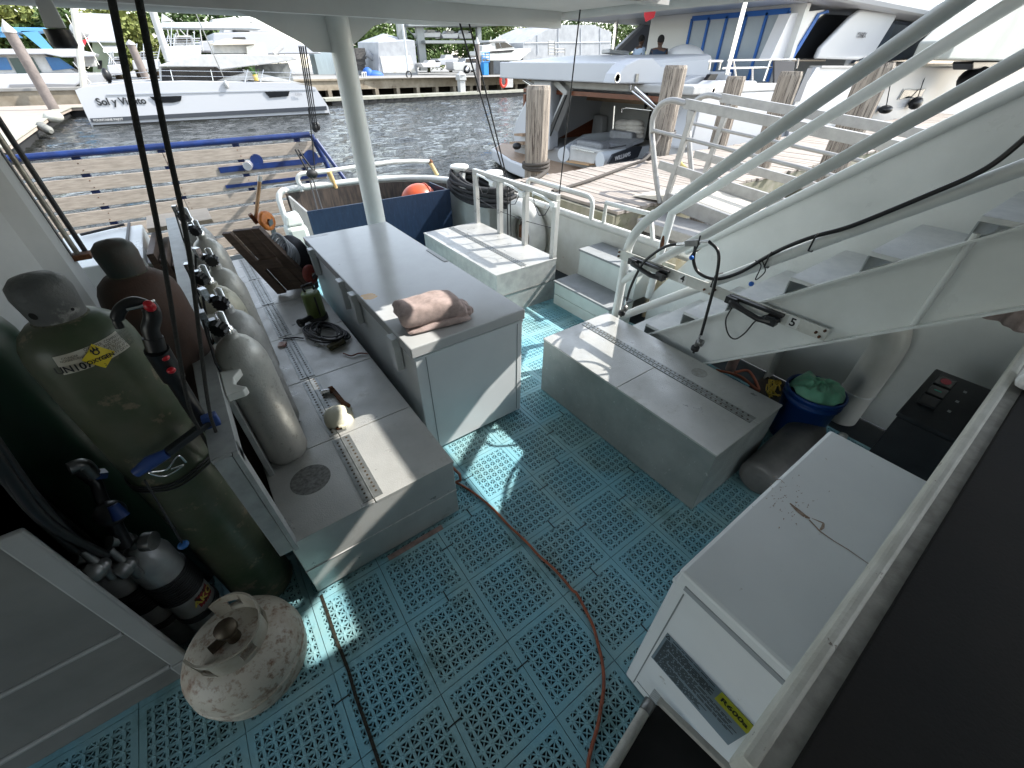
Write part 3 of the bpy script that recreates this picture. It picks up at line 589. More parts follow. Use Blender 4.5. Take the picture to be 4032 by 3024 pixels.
cW = at(kd(350, 860), y=2.30); caster(cW, mat('orange polyurethane', (.62, .20, .03), (.45, .13, .02), .45, scale=20), '')
cW2 = at(kd(750, 1350), y=1.95); caster(cW2, mat('red polyurethane', (.30, .05, .03), (.2, .04, .03), .5, scale=20), '')
t = thing('broom_handle', 'short wooden stick with a white tip standing by the orange caster', 'stick', (-1, 2.3, .9))
a_, b_ = at(kd(290, 450), y=2.40), at(kd(245, 870), y=2.36)
MB().tube([a_ * .9 + b_ * .1, b_], .013, 10).build('stick', mat('tan wood', (.45, .27, .14), (.36, .2, .1), .55, scale=15), t); MB().tube([a_, a_ * .88 + b_ * .12], .015, 10).build('tip', LBL, t); 
MB().bar(at(kd(195, 800), y=2.36), at(kd(260, 880), y=2.36), .05, .03).build('bracket', RUST, t, .004)
t = thing('corrugated_hose', 'black bag with grey corrugated hose behind the dolly', 'hose', (-.85, 2.2, .42))
c = at(kd(590, 1140), y=2.15); m = MB(); m.sph((c.x, c.y + .03, c.z - .1), (.13, .12, .22)); m.build('bag', mat('black cloth', (.02, .022, .027), (.04, .042, .05), .8, scale=20, bump=.8, bscale=20), t)
for k in range(5): c2_ = at(kd(470 + 26 * k, 1090 + 22 * k), y=2.05); m = MB(); m.tube([(c2_.x + .05 * math.cos(a), c2_.y + .02 * math.sin(a), c2_.z + .085 * math.sin(a)) for a in [2 * PI * i / 20 for i in range(20)]], .010, 7, closed=True); m.build('hose_turn', mat('grey hose', (.25, .27, .30), None, .5), t)
# green pump with its black cable
t = thing('sump_pump', 'small green submersible pump standing on the platform locker', 'pump', (-.88, 1.5, .414))
GRN = mat('pump green', (.13, .17, .05), (.10, .14, .04), .4, scale=10); px, py = -.888, 1.49
MB().lathe([(.060, .03), (.062, .035), (.062, .20), (.058, .205), (.045, .21), (0, .21)], (px, py, .414), 26).build('body', GRN, t)
MB().lathe([(.07, .0), (.07, .03), (.0, .03)], (px, py, .414), 20).build('base', BLKP, t)
m = MB(); m.tube([(px - .03, py, .63), (px - .04, py, .67), (px + .03, py + .01, .675), (px + .035, py, .63)], .009, 8); m.tube([(px, py - .02, .62), (px + .01, py - .06, .60), (px + .01, py - .07, .46)], .006, 8); m.build('handle', BLKP, t)
m = MB(); m.tube([(px - .04, py - .03, .45), (px - .12, py - .07, .455), (px - .14, py - .09, .47)], .020, 10); m.lathe([(.03, 0), (.03, .02)], (px - .12, py - .07, .45), 14, axis=(-1, -.5, .1)); m.build('outlet', BLKP, t)
def onp(x, y, z=.425): return at(kt(x, y), z=z)
m = MB(); rr = random.Random(5)
for k in range(9):
    cx, cy = 1610 + rr.uniform(-30, 40), 1160 + rr.uniform(-20, 25); pts = []
    for i in range(30):
        a = 2 * PI * i / 30; rx = 230 + rr.uniform(-6, 6) - 12 * k; ry = 78 + 10 * math.sin(k * 1.7); pts.append(onp(cx + rx * math.cos(a) + 20 * math.sin(2 * a + k), cy + ry * math.sin(a) + 25 * math.cos(a), .428 + .006 * k + .004 * math.sin(3 * a + k)))
    m.tube(pts, .0055, 6, closed=True)
m.tube(spl([onp(1390, 1230), onp(1300, 1222), onp(1190, 1235)]), .005, 6)
m.tube([onp(1520, 1110, .49), onp(1510, 1160, .5), onp(1550, 1190, .49), onp(1570, 1130, .47)], .008, 6, closed=True)
tag(m.build('power_cable', HOSE), 'coiled black cable lying in front of the green pump', 'cable')
t = thing('plug', 'dirty olive plug end with a red brown lead by the black cable coil', 'plug', (-.8, 1.0, .414))
m = MB(); m.bar(onp(1640, 1330, .43), onp(1800, 1250, .44), .05, .03); m.build('plug', mat('olive dirt', (.10, .09, .05), (.05, .05, .03), .8, scale=40), t, .008)
m = MB(); m.tube(spl([onp(1790, 1380), onp(1870, 1405), onp(1950, 1380), onp(2040, 1385)]), .0045, 6); m.build('lead', mat('red brown lead', (.18, .05, .03), None, .6), t)
tag(MB().bar(onp(1140, 1300, .42), onp(1215, 1285, .425), .05, .012).build('paper_scrap', mat('scrap', (.55, .5, .46), (.45, .2, .18), .8, scale=30)), 'crumpled pale scrap beside the perforated hinge', 'scrap')
# wrench/hammer and the round lamp
def oz(x, y, z=.43): return at((1200 + .4069 * x, 1200 + .4069 * y), z=z)
t = thing('hammer', 'rusty hammer with a shiny head lying beside the round lamp', 'hammer', (-1.0, .4, .414))
MB().tube([oz(165, 850), oz(245, 835)], .016, 12).build('head', CHROME, t); MB().bar(oz(265, 815), oz(395, 975), .024, .012).build('handle', RUST, t, .003); m = MB(); m.tube([oz(240, 830), oz(275, 812)], .02, 8); m.tube([oz(375, 960), oz(415, 985)], .019, 8); m.build('end', RUST, t)
t = thing('dome_lamp', 'round cream dome lamp with a broken rim lying on the locker lid', 'lamp', (-1.14, .33, .414))
c = oz(318, 1062, .45); CRM = mat('cream plastic', (.62, .60, .48), (.55, .53, .42), .35, scale=12)
MB().lathe([(.072, 0), (.070, .022), (.058, .045), (.035, .058), (0, .063)], (c.x, c.y, .418), 26, axis=(.10, -.3, .9)).build('dome', CRM, t)
MB().lathe([(.062, -.002), (.082, .0), (.082, .006), (.062, .008)], (c.x + .012, c.y + .014, .416), 26, axis=(.2, -.2, .9)).build('rim', CRM, t)
m = MB(); m.tube([oz(410, 1100), oz(385, 1170), oz(330, 1180)], .009, 8); m.box(c.x - .01, c.x + .01, c.y - .085, c.y - .06, .415, .43); m.build('bracket', CRM, t)
tag(MB().sph(oz(330, 1190, .422), (.016, .012, .008)).build('cork', RUST), 'small rusty lump by the broken lamp', 'scrap')
# ================================================================ big gas cylinders
def gas(label, x, y, ztop, body, cap, r=.115, neckc=None):
    t = thing('gas_cylinder', label, 'gas cylinder', (x, y, .013), 'tall gas cylinders')
    z = ztop
    b_ = MB().lathe([(r - .01, .0), (r, .012), (r, z - .235), (r * .985, z - .205), (r * .93, z - .175), (r * .82, z - .150), (r * .62, z - .130), (.056, z - .124)], (x, y, .013), 40).build('body', body, t)
    MB().lathe([(.056, -.136), (.060, -.128), (.060, -.114), (.052, -.108)], (x, y, ztop), 28).build('collar', mat('dirty collar', (.12, .12, .08), (.05, .05, .04), .8, scale=60, stretch=(1, 1, .2), bump=.8, bscale=80), t)
    c_ = MB().lathe([(.052, -.112), (.054, -.09), (.058, -.045), (.054, -.022), (.038, -.006), (.0, .002)], (x, y, ztop), 30).build('cap', cap, t)
    return t, b_, c_
GRC = mat('green cylinder paint', (.040, .062, .030), (.095, .095, .065), .42, scale=5, mix=(.35, .7), bump=.15, bscale=40, c3=(.17, .14, .095), t3=.575, s3=11, w3=.05, rv=.1)
GRC2 = mat('dark green cylinder paint', (.010, .040, .022), (.012, .028, .018), .4, scale=5)
GREYC = mat('worn grey cap', (.09, .095, .095), (.15, .15, .145), .55, scale=9, c3=(.5, .5, .47), t3=.57, s3=9, w3=.14, bump=.5, bscale=90)
BRN = mat('rusty brown cylinder', (.075, .038, .026), (.045, .03, .024), .7, scale=6, c3=(.15, .07, .035), t3=.63, s3=12, w3=.1, bump=.4, bscale=60)
BRNC = mat('rusty cap', (.075, .045, .035), (.045, .058, .054), .55, scale=3, mix=(.42, .58), bump=.3, bscale=50, c3=(.13, .14, .13), t3=.64, s3=8, w3=.05)
CX, CY = -1.665, -.075
t, ob, oc = gas('green oxygen cylinder with a scuffed grey cap and a yellow oxygen diamond label', CX, CY, 1.485, GRC, GREYC)
def on_cyl(u, v, R_=.1155):
    """u: angle about the axis (rad), v: height"""
    if R_ < .1: return V(CX + R_ * math.cos(u), CY + R_ * math.sin(u), v)
    zz_ = [-.235, -.205, -.175, -.150, -.130]; rr_ = [1, .985, .93, .82, .62]; q = float(np.interp(v - .013 - 1.485 , zz_, rr_)) if v > 1.2 else 1.
    R_ = .115 * q + (R_ - .115); return V(CX + R_ * math.cos(u), CY + R_ * math.sin(u), v)
for (au, zz, rx, rz_) in ((-2.10, 1.405, .009, .014), (-.8, 1.40, .004, .004)):
    m = MB(); m.lathe([(0, 0), (rx, 0)], (CX + .0555 * math.cos(au), CY + .0555 * math.sin(au), zz), 12, axis=(math.cos(au), math.sin(au), 0)); m.build('cap_hole', INK, oc)
def wrap(u0, u1, z0, z1, du, R_, skew=0.):
    m = MB(); n = 14
    for i in range(n):
        a = u0 + (u1 - u0) * i / n; b2_ = u0 + (u1 - u0) * (i + 1) / n; s1 = skew * i / n; s2 = skew * (i + 1) / n
        m.add([on_cyl(a, z0 + s1, R_), on_cyl(b2_, z0 + s2, R_), on_cyl(b2_, z1 + s2, R_), on_cyl(a, z1 + s1, R_)], [(0, 1, 2, 3)], True)
    return m
ul = -2.05
ul = -1.86
lb = wrap(ul, -.60, 1.278, 1.324, 0, .1195, .008).build('paper_label', mat('dirty label paper', (.55, .53, .46), (.42, .37, .28), .7, scale=20, c3=(.25, .12, .06), t3=.66, s3=12), t)
def cyl_text(body, size, uc, zc, m_, par, R_=.118, rot=0, bold=0.):
    cu = bpy.data.curves.new('writing', 'FONT'); cu.body = body; cu.size = size; cu.align_x = 'CENTER'; cu.align_y = 'CENTER'; cu.offset = bold; cu.space_line = .9
    o = bpy.data.objects.new('writing', cu); S.collection.objects.link(o); bpy.context.view_layer.update()
    me = bpy.data.meshes.new_from_object(o.evaluated_get(bpy.context.evaluated_depsgraph_get())); bpy.data.objects.remove(o)
    w_ = V(0, 0, 0); p = par
    while p is not None: w_ += p.location; p = p.parent
    for v in me.vertices:
        x, y = v.co.x * math.cos(rot) - v.co.y * math.sin(rot), v.co.x * math.sin(rot) + v.co.y * math.cos(rot)
        v.co = on_cyl(uc + x / R_, zc + y, R_) - w_
    me.materials.clear(); me.materials.append(m_); o = bpy.data.objects.new('writing', me); S.collection.objects.link(o); o.parent = par; return o
cyl_text('UN1072', .024, -1.60, 1.290, INK, lb, .1215, bold=.0006)
cyl_text('CYLINDER\nNONRETURN', .007, -1.60, 1.314, INK, lb, .1215)
cyl_text('OXIDIZER  COMPRESSED GAS\nKEEP OIL AND GREASE AWAY\nOPEN VALVE SLOWLY  STORE\nUPRIGHT  CLOSE AFTER USE\nREAD SAFETY DATA SHEET', .0088, -.86, 1.308, INK, lb, .1215)
dz = MB(); h_ = .0225; N_ = 6
for i in range(N_):
    for j in range(N_):
        def q_(a, b2_): xx = (a - N_ / 2) / N_ * 2 * h_; yy = (b2_ - N_ / 2) / N_ * 2 * h_; r_ = math.radians(38); return on_cyl(-1.20 + (xx * math.cos(r_) - yy * math.sin(r_)) / .118, 1.300 + xx * math.sin(r_) + yy * math.cos(r_), .1225)
        dz.add([q_(i, j), q_(i + 1, j), q_(i + 1, j + 1), q_(i, j + 1)], [(0, 1, 2, 3)], True)
dm = dz.build('hazard_diamond', mat('hazard yellow', (.62, .48, .02), None, .5), t)
cyl_text('OXYGEN', .0135, -1.20, 1.294, INK, dm, .1245, bold=.0004); cyl_text('2', .010, -1.20, 1.277, INK, dm, .1245)
fl = MB(); 
for i in range(16):
    a = 2 * PI * i / 16; b2_ = 2 * PI * (i + 1) / 16
    f_ = lambda an, r_: on_cyl(-1.20 + r_ * math.cos(an) / .118, 1.312 + r_ * math.sin(an), .1240)
    fl.add([f_(a, .004), f_(b2_, .004), f_(b2_, .007), f_(a, .007)], [(0, 1, 2, 3)])
for (x_, h2) in ((-.006, .008), (0, .013), (.006, .009)):
    fl.add([on_cyl(-1.20 + (x_ - .003) / .118, 1.316, .1240), on_cyl(-1.20 + (x_ + .003) / .118, 1.316, .1240), on_cyl(-1.20 + x_ / .118, 1.316 + h2, .1240)], [(0, 1, 2)])
fl.build('flame_mark', INK, dm)
gas('rusty brown cylinder with a brown and green cap behind the green oxygen cylinder', -1.565, .36, 1.425, BRN, BRNC)
gas('dark bright green cylinder cut off by the left edge of the picture', -1.945, .16, 1.47, GRC2, GRC2)
# propane bottle
t = thing('propane_bottle', 'squat rusty white propane bottle with a collar guard on the blue tiles', 'gas bottle', (-1.74, -.43, .013))
cx, cy = -1.742, -.43
PRO = mat('rusty propane white', (.50, .46, .38), (.30, .20, .13), .5, scale=5, mix=(.50, .72), c3=(.17, .075, .035), t3=.50, s3=40, w3=.20, bump=.4, bscale=60)
MB().lathe([(.12, .02), (.155, .035), (.178, .07), (.187, .115), (.188, .15), (.188, .19), (.183, .222), (.166, .256), (.135, .284), (.10, .298), (.05, .304), (0, .305)], (cx, cy, .0), 48).build('body', PRO, t)
MB().lathe([(.1865, .148), (.192, .152), (.192, .160), (.1865, .164)], (cx, cy, 0), 44, cap=False).build('weld_ring', PRO, t)
MB().lathe([(.13, .014), (.13, .04)], (cx, cy, 0), 32).build('foot_ring', PRO, t)
m = MB(); n = 44; R1, R2 = .105, .112; z0 = .283
def zt_(a): return .382 + .012 * math.sin(2 * a)
g0 = math.radians(200); 
for i in range(n):
    a = g0 + math.radians(265) * i / n; b2_ = g0 + math.radians(265) * (i + 1) / n
    hole = (i % 11) in (3, 4, 5, 6); parts = [(z0, .315), (.36, None)] if hole else [(z0, None)]
    for (za, zb) in parts:
        q = []
        for R_ in (R1, R2):
            for an in (a, b2_): q += [(cx + R_ * math.cos(an), cy + R_ * math.sin(an), za), (cx + (R_ + .004) * math.cos(an), cy + (R_ + .004) * math.sin(an), zb if zb else zt_(an))]
        m.add(q, [(0, 1, 3, 2), (4, 6, 7, 5), (1, 5, 7, 3), (0, 2, 6, 4), (0, 4, 5, 1), (2, 3, 7, 6)])
m.build('collar_guard', mat('collar paint', (.44, .41, .34), (.33, .29, .22), .5, scale=9, c3=(.2, .08, .04), t3=.60, s3=14, w3=.06), t)
m = MB(); m.lathe([(.022, .30), (.022, .335), (.014, .34), (.014, .365), (.034, .367), (.034, .385), (0, .388)], (cx + .01, cy - .005, 0), 14); m.tube([(cx, cy, .33), (cx - .055, cy - .02, .33)], .016, 10); m.build('valve', mat('dark brass', (.10, .08, .05), (.05, .03, .02), .5, .5, scale=20), t)
# small bottles with coiled line
def pony(label, x, y, top, r):
    t = thing('pony_bottle', label, 'small tank', (x, y, .013), 'small tanks with regulators')
    MB().lathe([(r - .01, 0), (r, .01), (r, top - .07), (r * .8, top - .03), (.02, top)], (x, y, .013), 30).build('cylinder', mat('dull aluminium dark', (.42, .42, .41), (.32, .32, .31), .4, .4, scale=12), t)
    m = MB()
    for k in range(11): m.tube([(x + (r + .004) * math.cos(a), y + (r + .004) * math.sin(a), top * .55 + .012 * k) for a in [2 * PI * i / 24 for i in range(24)]], .005, 5, closed=True)
    m.build('coiled_line', HOSE, t)
    m = MB(); m.lathe([(.02, 0), (.02, .05)], (x, y, top), 12); m.tube([(x, y, top + .05), (x - .03, y - .02, top + .09)], .02, 10); m.lathe([(.03, 0), (.03, .03)], (x + .03, y - .02, top + .03), 14, axis=(1, -.5, 0)); m.build('valve', STEEL, t)
    MB().lathe([(r + .006, top * .30), (r + .006, top * .30 + .03)], (x, y, .013), 28).build('strap', BLACK, t)
    return t
tp = pony('silver small tank with a red sticker and coiled black line behind the propane bottle', -1.858, -.155, .62, .065)
px_, py_ = -1.858, -.155
m = MB()
for i in range(6):
    a = -1.15 + .16 * i; b2_ = a + .16; m.add([(px_ + .0665 * math.cos(a), py_ + .0665 * math.sin(a), .255), (px_ + .0665 * math.cos(b2_), py_ + .0665 * math.sin(b2_), .262), (px_ + .0665 * math.cos(b2_), py_ + .0665 * math.sin(b2_), .32), (px_ + .0665 * math.cos(a), py_ + .0665 * math.sin(a), .315)], [(0, 1, 2, 3)])
stk = m.build('sticker', mat('red sticker', (.25, .02, .03), (.02, .01, .01), .5, scale=40, mix=(.5, .55)), tp)
CXs, CYs = CX, CY; CX, CY = px_, py_; cyl_text('AKO', .040, -.70, .287, mat('sticker yellow', (.6, .5, .1), None, .5), stk, .0672, bold=.001); CX, CY = CXs, CYs
pony('smaller silver tank half hidden between the grey side panel and the stickered tank', -1.975, -.10, .56, .055)
# hoses hanging on the left and clamps
t = thing('hanging_hose', 'pair of thick black hoses hanging down in front of the scuba tanks', 'hose', (-1.4, -.5, 1.2))
def hp(x, y, r): return at((x, y), r=r)
EP = [[hp(428, -60, .84), hp(540, 500, .95), hp(640, 1000, 1.05), hp(735, 1560, 1.18), hp(790, 1700, 1.26), hp(905, 1900, 1.40), hp(935, 1945, 1.42)], [hp(535, -60, .84), hp(640, 480, .95), hp(745, 1000, 1.05), hp(815, 1560, 1.18), hp(850, 1700, 1.26), hp(925, 1880, 1.40), hp(940, 1940, 1.42)]]
for e_ in EP: MB().tube(spl(e_), .0046, 10).build('hose', mat('fuzzy black hose', (.017, .017, .016), (.03, .028, .024), .75, scale=80, bump=.8, bscale=200), t)
c = hp(965, 1985, 1.42); m = MB(); m.sph(c, (.028, .028, .022)); m.lathe([(.024, -.02), (.03, -.012), (.03, .012), (.024, .02)], c, 14, axis=(.5, -.5, -.6)); m.tube([c, hp(1010, 2025, 1.42)], .014, 10); m.tube([hp(938, 1935, 1.42), c], .010, 8); m.build('coupling', STEEL, t)
t = thing('floor_hose', 'three thick black hoses sweeping in from the left edge to metal couplings', 'hose', (-2, -.3, .8))
for (a, b2_, c3_) in (((-60, 1690), (160, 1990), (330, 2160)), ((-60, 1740), (180, 2050), (420, 2190)), ((-60, 1770), (120, 2000), (300, 2170))): MB().tube(spl([hp(*a, 1.25), hp(*b2_, 1.32), hp(*c3_, 1.38)]), .012, 10).build('hose', HOSE, t)
for (x, y) in ((395, 2230), (500, 2225)):
    c = hp(x, y, 1.36); m = MB(); m.tube([hp(x - 70, y - 60, 1.38), c], .011, 10); m.sph(c, (.026, .026, .022)); m.lathe([(.026, 0), (.03, .008), (.03, .028), (.024, .034)], c, 14, axis=(-.7, -.5, 0)); m.tube([c, hp(x + 50, y + 40, 1.36)], .014, 8); m.build('coupling', STEEL, t)
# quick clamp round the green cylinder
t = thing('bar_clamp', 'blue handled clamp strapped across the green oxygen cylinder', 'clamp', (CX + .1, CY - .1, .9))
BLH = mat('dark blue handle', (.02, .05, .18), None, .4)
def cp(x, y, r): return at(kc(x, y), r=r)
MB().tube([cp(985, 670, 1.27), cp(1090, 590, 1.26), cp(1215, 525, 1.25)], [.014, .020, .014], 12).build('handle', BLH, t)
MB().bar(cp(1215, 520, 1.25), cp(1530, 285, 1.27), .026, .020).build('lever', mat('dark metal', (.04, .045, .05), None, .4, .6), t, .003)
MB().box(*[f for ax in zip((cp(1530, 285, 1.27) - V(.02, .015, .02)), (cp(1530, 285, 1.27) + V(.02, .015, .02))) for f in ax]).build('jaw', BLH, t, .004)
m = MB(); m.tube(spl([cp(1350, 590, 1.25), cp(1290, 545, 1.25), cp(1210, 640, 1.25), cp(1085, 665, 1.25), cp(1200, 690, 1.25), cp(1330, 610, 1.25), cp(1240, 640, 1.25)]), .0032, 6); m.build('wire', CHROME, t)
m = MB()
for dzz in (0, .012, .022): m.tube([(CX + .1195 * math.cos(a), CY + .1195 * math.sin(a), .83 + dzz + .004 * math.sin(5 * a)) for a in [2 * PI * i / 32 for i in range(32)]], .003, 5, closed=True)
tag(m.build('lashing', BLACK), 'thin black lashing wound round the green oxygen cylinder', 'cord')
t = thing('shut_off_valve', 'dark valves with blue levers between the hoses and the cylinders', 'valve', (-1.9, .0, .7))
m = MB(); c = cp(800, 960, 1.42); m.sph(c, .04); m.tube([cp(560, 640, 1.5), cp(700, 740, 1.5), cp(740, 860, 1.46), c], .016, 8); m.tube([c, cp(850, 1080, 1.42), cp(920, 1200, 1.40)], .02, 8); m.build('body', BLKP, t)
m = MB(); m.tube([cp(820, 900, 1.40), cp(880, 990, 1.38)], [.014, .022], 10); m.build('lever', BLH, t); m = MB(); m.bar(cp(690, 680, 1.5), cp(770, 670, 1.5), .03, .02); m.build('lever', BLH, t)
m = MB(); m.tube(spl([cp(500, 640, 1.5), cp(600, 610, 1.5), cp(680, 690, 1.5)]), .02, 8); m.build('elbow', STEEL, t)
t = thing('blue_ball_cord', 'thin cord with a blue ball hanging in front of the green cylinder', 'cord', (CX, CY - .14, .6))
q0, q1 = cp(1050, 720, 1.27), cp(1330, 1190, 1.29); MB().tube([q0, q1], .003, 6).build('cord', BLACK, t); MB().sph(q1, (.016, .016, .011)).build('ball', mat('dull blue plastic', (.02, .10, .28), None, .4), t)
# telescopic hook
t = thing('boat_hook', 'black plastic grab hook with red buttons leaning on the cylinders', 'hook', (-1.5, .0, 1.2))
def hk(x, y, r=1.22): return at(k4(x, y), r=r)
pts = [hk(775, 640), hk(755, 590), hk(780, 520), hk(840, 480), hk(900, 478), hk(965, 510), hk(985, 570), hk(970, 640), hk(985, 700)]
MB().tube(spl(pts), [.009] * 9 + [.013] * 30 + [.018] * 26, 10).build('hook', BLKP, t)
m = MB(); m.tube([hk(985, 700), hk(1010, 780)], .021, 12); m.tube([hk(1010, 780), hk(1120, 960, 1.25)], .026, 14); m.tube([hk(1120, 960, 1.25), hk(1290, 1230, 1.32)], .020, 12); m.build('shaft', BLKP, t)
for (x, y) in ((1065, 833), (1105, 915)): MB().sph(hk(x, y, 1.205), (.010, .010, .008)).build('red_button', mat('red button', (.45, .01, .02), None, .35), t)
m = MB(); m.tube([hk(815, 525, 1.2), hk(900, 505, 1.2), hk(1000, 465, 1.2), hk(985, 490, 1.2)], .0035, 6); m.build('gate_wire', CHROME, t); MB().sph(hk(965, 500, 1.2), (.012, .012, .014)).build('red_tag', mat('red button', (.45, .01, .02), None, .35), t)
# ================================================================ orange cord on the floor
def fl_(x, y): return at((2000 + .4521 * x, 1600 + .4521 * y), z=.020)
ORC = mat('orange brown cable', (.34, .10, .05), (.22, .07, .04), .6, scale=30, bump=.3)
c1 = [(1000 + .4521 * x, 1600 + .4521 * y) for x, y in ((1722, 525), (1790, 590), (1800, 640), (1750, 665))]
c2 = [(1000 + .4521 * x, 1600 + .4521 * y) for x, y in ((1745, 655), (1830, 700), (1950, 780), (2080, 890), (2212, 1030))]
c3 = [(2000 + .4521 * x, 1600 + .4521 * y) for x, y in ((80, 1105), (180, 1200), (270, 1300), (385, 1400), (480, 1500), (560, 1600))]
c4 = [(2000 + .4521 * x, 2274 + .4521 * y) for x, y in ((600, 140), (680, 290), (745, 430), (790, 600), (825, 760), (835, 950), (810, 1130), (785, 1280), (740, 1440), (705, 1580), (690, 1720), (650, 1900))]
m = MB(); m.tube([at(c1[0], z=.2), at(c1[1], z=.12)] + [at(c1[2], z=.06)] + [at(q, z=.020) for q in c1[3:]], .0075, 8); m.tube(spl([at(q, z=.0215) for q in c2 + c3 + c4], 5), .0065, 8)
tag(m.build('extension_cord', ORC), 'orange cord snaking across the blue tiles from the platform locker', 'cord')
# dark wavy gap between two panels of tiles
g_ = [(1264, 2342), (1285, 2400), (1325, 2520), (1372, 2640), (1400, 2740), (1440, 2850), (1478, 2960), (1510, 3060)]
P_ = [at(q, z=.0153) for q in g_]; m = MB()
for a, b_ in zip(P_, P_[1:]):
    n_ = V((b_ - a).y, -(b_ - a).x, 0).normalized() * .006; m.add([a - n_, a + n_, b_ + n_, b_ - n_], [(0, 1, 2, 3)])
tag(m.build('tile_gap', mat('gap black', (.008, .008, .006), (.03, .025, .015), .9, scale=60)), kind='structure')
# pinkish bare edge strip before the locker
tag(MB().box(-1.17, -.88, -.309, -.281, .0130, .0142).build('bare_edge', mat('bare primer', (.35, .25, .22), (.2, .15, .13), .8, scale=20)), kind='structure')
# ================================================================ near freezer on the right
FR2 = mat('white freezer lid', (.76, .78, .78), (.70, .72, .72), .28, scale=2.5, bump=.05, bscale=12, c3=(.44, .41, .37), t3=.655, s3=13, w3=.05)
t = thing('small_freezer', 'small white chest freezer with a rust crack across its lid, under the dark counter', 'freezer', (-.2, -1.6, 0))
MB().box(-.618, .205, -1.95, -1.278, .03, .785).build('body', FR2, t, .008)
MB().box(-.622, .206, -1.955, -1.276, .770, .787).build('rim', FR2, t, .004)
lid = MB().box(-.640, .215, -1.96, -1.286, .80, .868).build('lid', FR2, t, .010)
MB().box(-.6435, -.6395, -1.62, -1.315, .815, .832).build('handle_slot', mat('slot grey', (.33, .35, .36), None, .5), t)
MB().box(-.6195, -.6182, -1.95, -1.325, .085, .088).build('seam', mat('seam grey', (.2, .22, .22), None, .6), t)
MB().box(-.6195, -.6182, -1.318, -1.314, .05, .76).build('seam', mat('seam grey', (.2, .22, .22), None, .6), t)
def fq(x, y, x_=-.6192): return at((2000 + .4521 * x, 2274 + .4521 * y), x=x_)
L0, L1, L2, L3 = fq(1388, 480), fq(1248, 690), fq(1918, 1460), fq(2160, 1310)
lab = MB().prism([L0, L3, L2, L1], (-.0008, 0, 0)).build('notice_label', mat('notice grey', (.17, .22, .25), None, .5), t)
m = MB(); rr = random.Random(2); ex = (L3 - L0); ey = (L1 - L0)
for i in range(26):
    v_ = .05 + i * .036; u0 = .09 if i < 3 else .03; ue = .93 if i < 12 else .96
    u = u0
    while u < ue - .05:
        du = rr.uniform(.03, .10)
        if i > 5 or True:
            stop = min(u + du, ue - .0)
            if rr.random() < .04 or (i > 18 and u > .6): break
            if not (v_ < .34 and stop > .64):
                a = L0 + ex * u + ey * v_; b_ = L0 + ex * stop + ey * v_; w_ = ey * .011; m.add([a - w_ + V(-.0012, 0, 0), b_ - w_ + V(-.0012, 0, 0), b_ + w_ + V(-.0012, 0, 0), a + w_ + V(-.0012, 0, 0)], [(0, 3, 2, 1)])
        u += du + .012
m.build('small_print', INK, lab)
ya = [L0 + ex * .655 + ey * .0, L0 + ex * 1.0 + ey * .0, L0 + ex * 1.0 + ey * .30, L0 + ex * .655 + ey * .30]
yl = MB().prism([p + V(-.0009, 0, 0) for p in ya], (-.0005, 0, 0)).build('yellow_label', mat('label yellow', (.42, .42, .02), None, .5), lab)
cc = (ya[0] + ya[2]) / 2; text('R600a', (L3 - L0).length * .345 / 3.1, frame((cc.x - .0016, cc.y, cc.z), ex, -ey), INK, yl, 'writing', .0003, bold=.0008)
m = MB(); a = fq(1400, 520); 
tr = [L0 + ex * .012 + ey * .10, L0 + ex * .055 + ey * .10, L0 + ex * .033 + ey * .02]
for p, q in zip(tr, tr[1:] + tr[:1]): m.tube([p + V(-.0015, 0, 0), q + V(-.0015, 0, 0)], .0012, 4)
m.build('warning_triangle', INK, lab)
m = MB(); vv = fq(1260, 905); 
for k in range(9): m.box(-.6196, -.6183, vv.y - .12, vv.y - .015, vv.z - .035 - k * .011, vv.z - .031 - k * .011)
m.build('vent_slots', mat('slot grey', (.33, .35, .36), None, .5), t)
def lk(x, y): return at(kk(x, y), z=.8688)
RL = mat('crack rust', (.25, .16, .11), (.38, .30, .24), .8, scale=60)
m = MB()
def strip(pts, ws):
    for (a, wa), (b_, wb) in zip(zip(pts, ws), zip(pts[1:], ws[1:])):
        d = (b_ - a).normalized(); n_ = V(d.y, -d.x, 0); m.add([a - n_ * wa, a + n_ * wa, b_ + n_ * wb, b_ - n_ * wb], [(0, 1, 2, 3)])
strip([lk(480, 795), lk(540, 850), lk(590, 890), lk(625, 905)], [.002, .007, .006, .003]); strip([lk(640, 905), lk(725, 940), lk(718, 970), lk(700, 990)], [.001, .0025, .004, .002]); strip([lk(620, 915), lk(700, 1000), lk(800, 1070), lk(900, 1130), lk(1080, 1255)], [.002, .002, .0013, .0013, .001]); strip([lk(385, 625), lk(410, 622), lk(440, 650)], [.0015, .001, .001])
m.build('crack', RL, lid)
m = MB()
for k in range(70):
    x, y = rr.gauss(470, 110), rr.gauss(780, 90); p = lk(x, y); q = p + V(rr.uniform(-.01, .01), rr.uniform(-.004, .004), 0); w_ = rr.uniform(.0006, .0018); m.add([p + V(0, -w_, 0), q, p + V(0, w_, 0)], [(0, 1, 2)])
m.build('dirt_flecks', RL, lid)
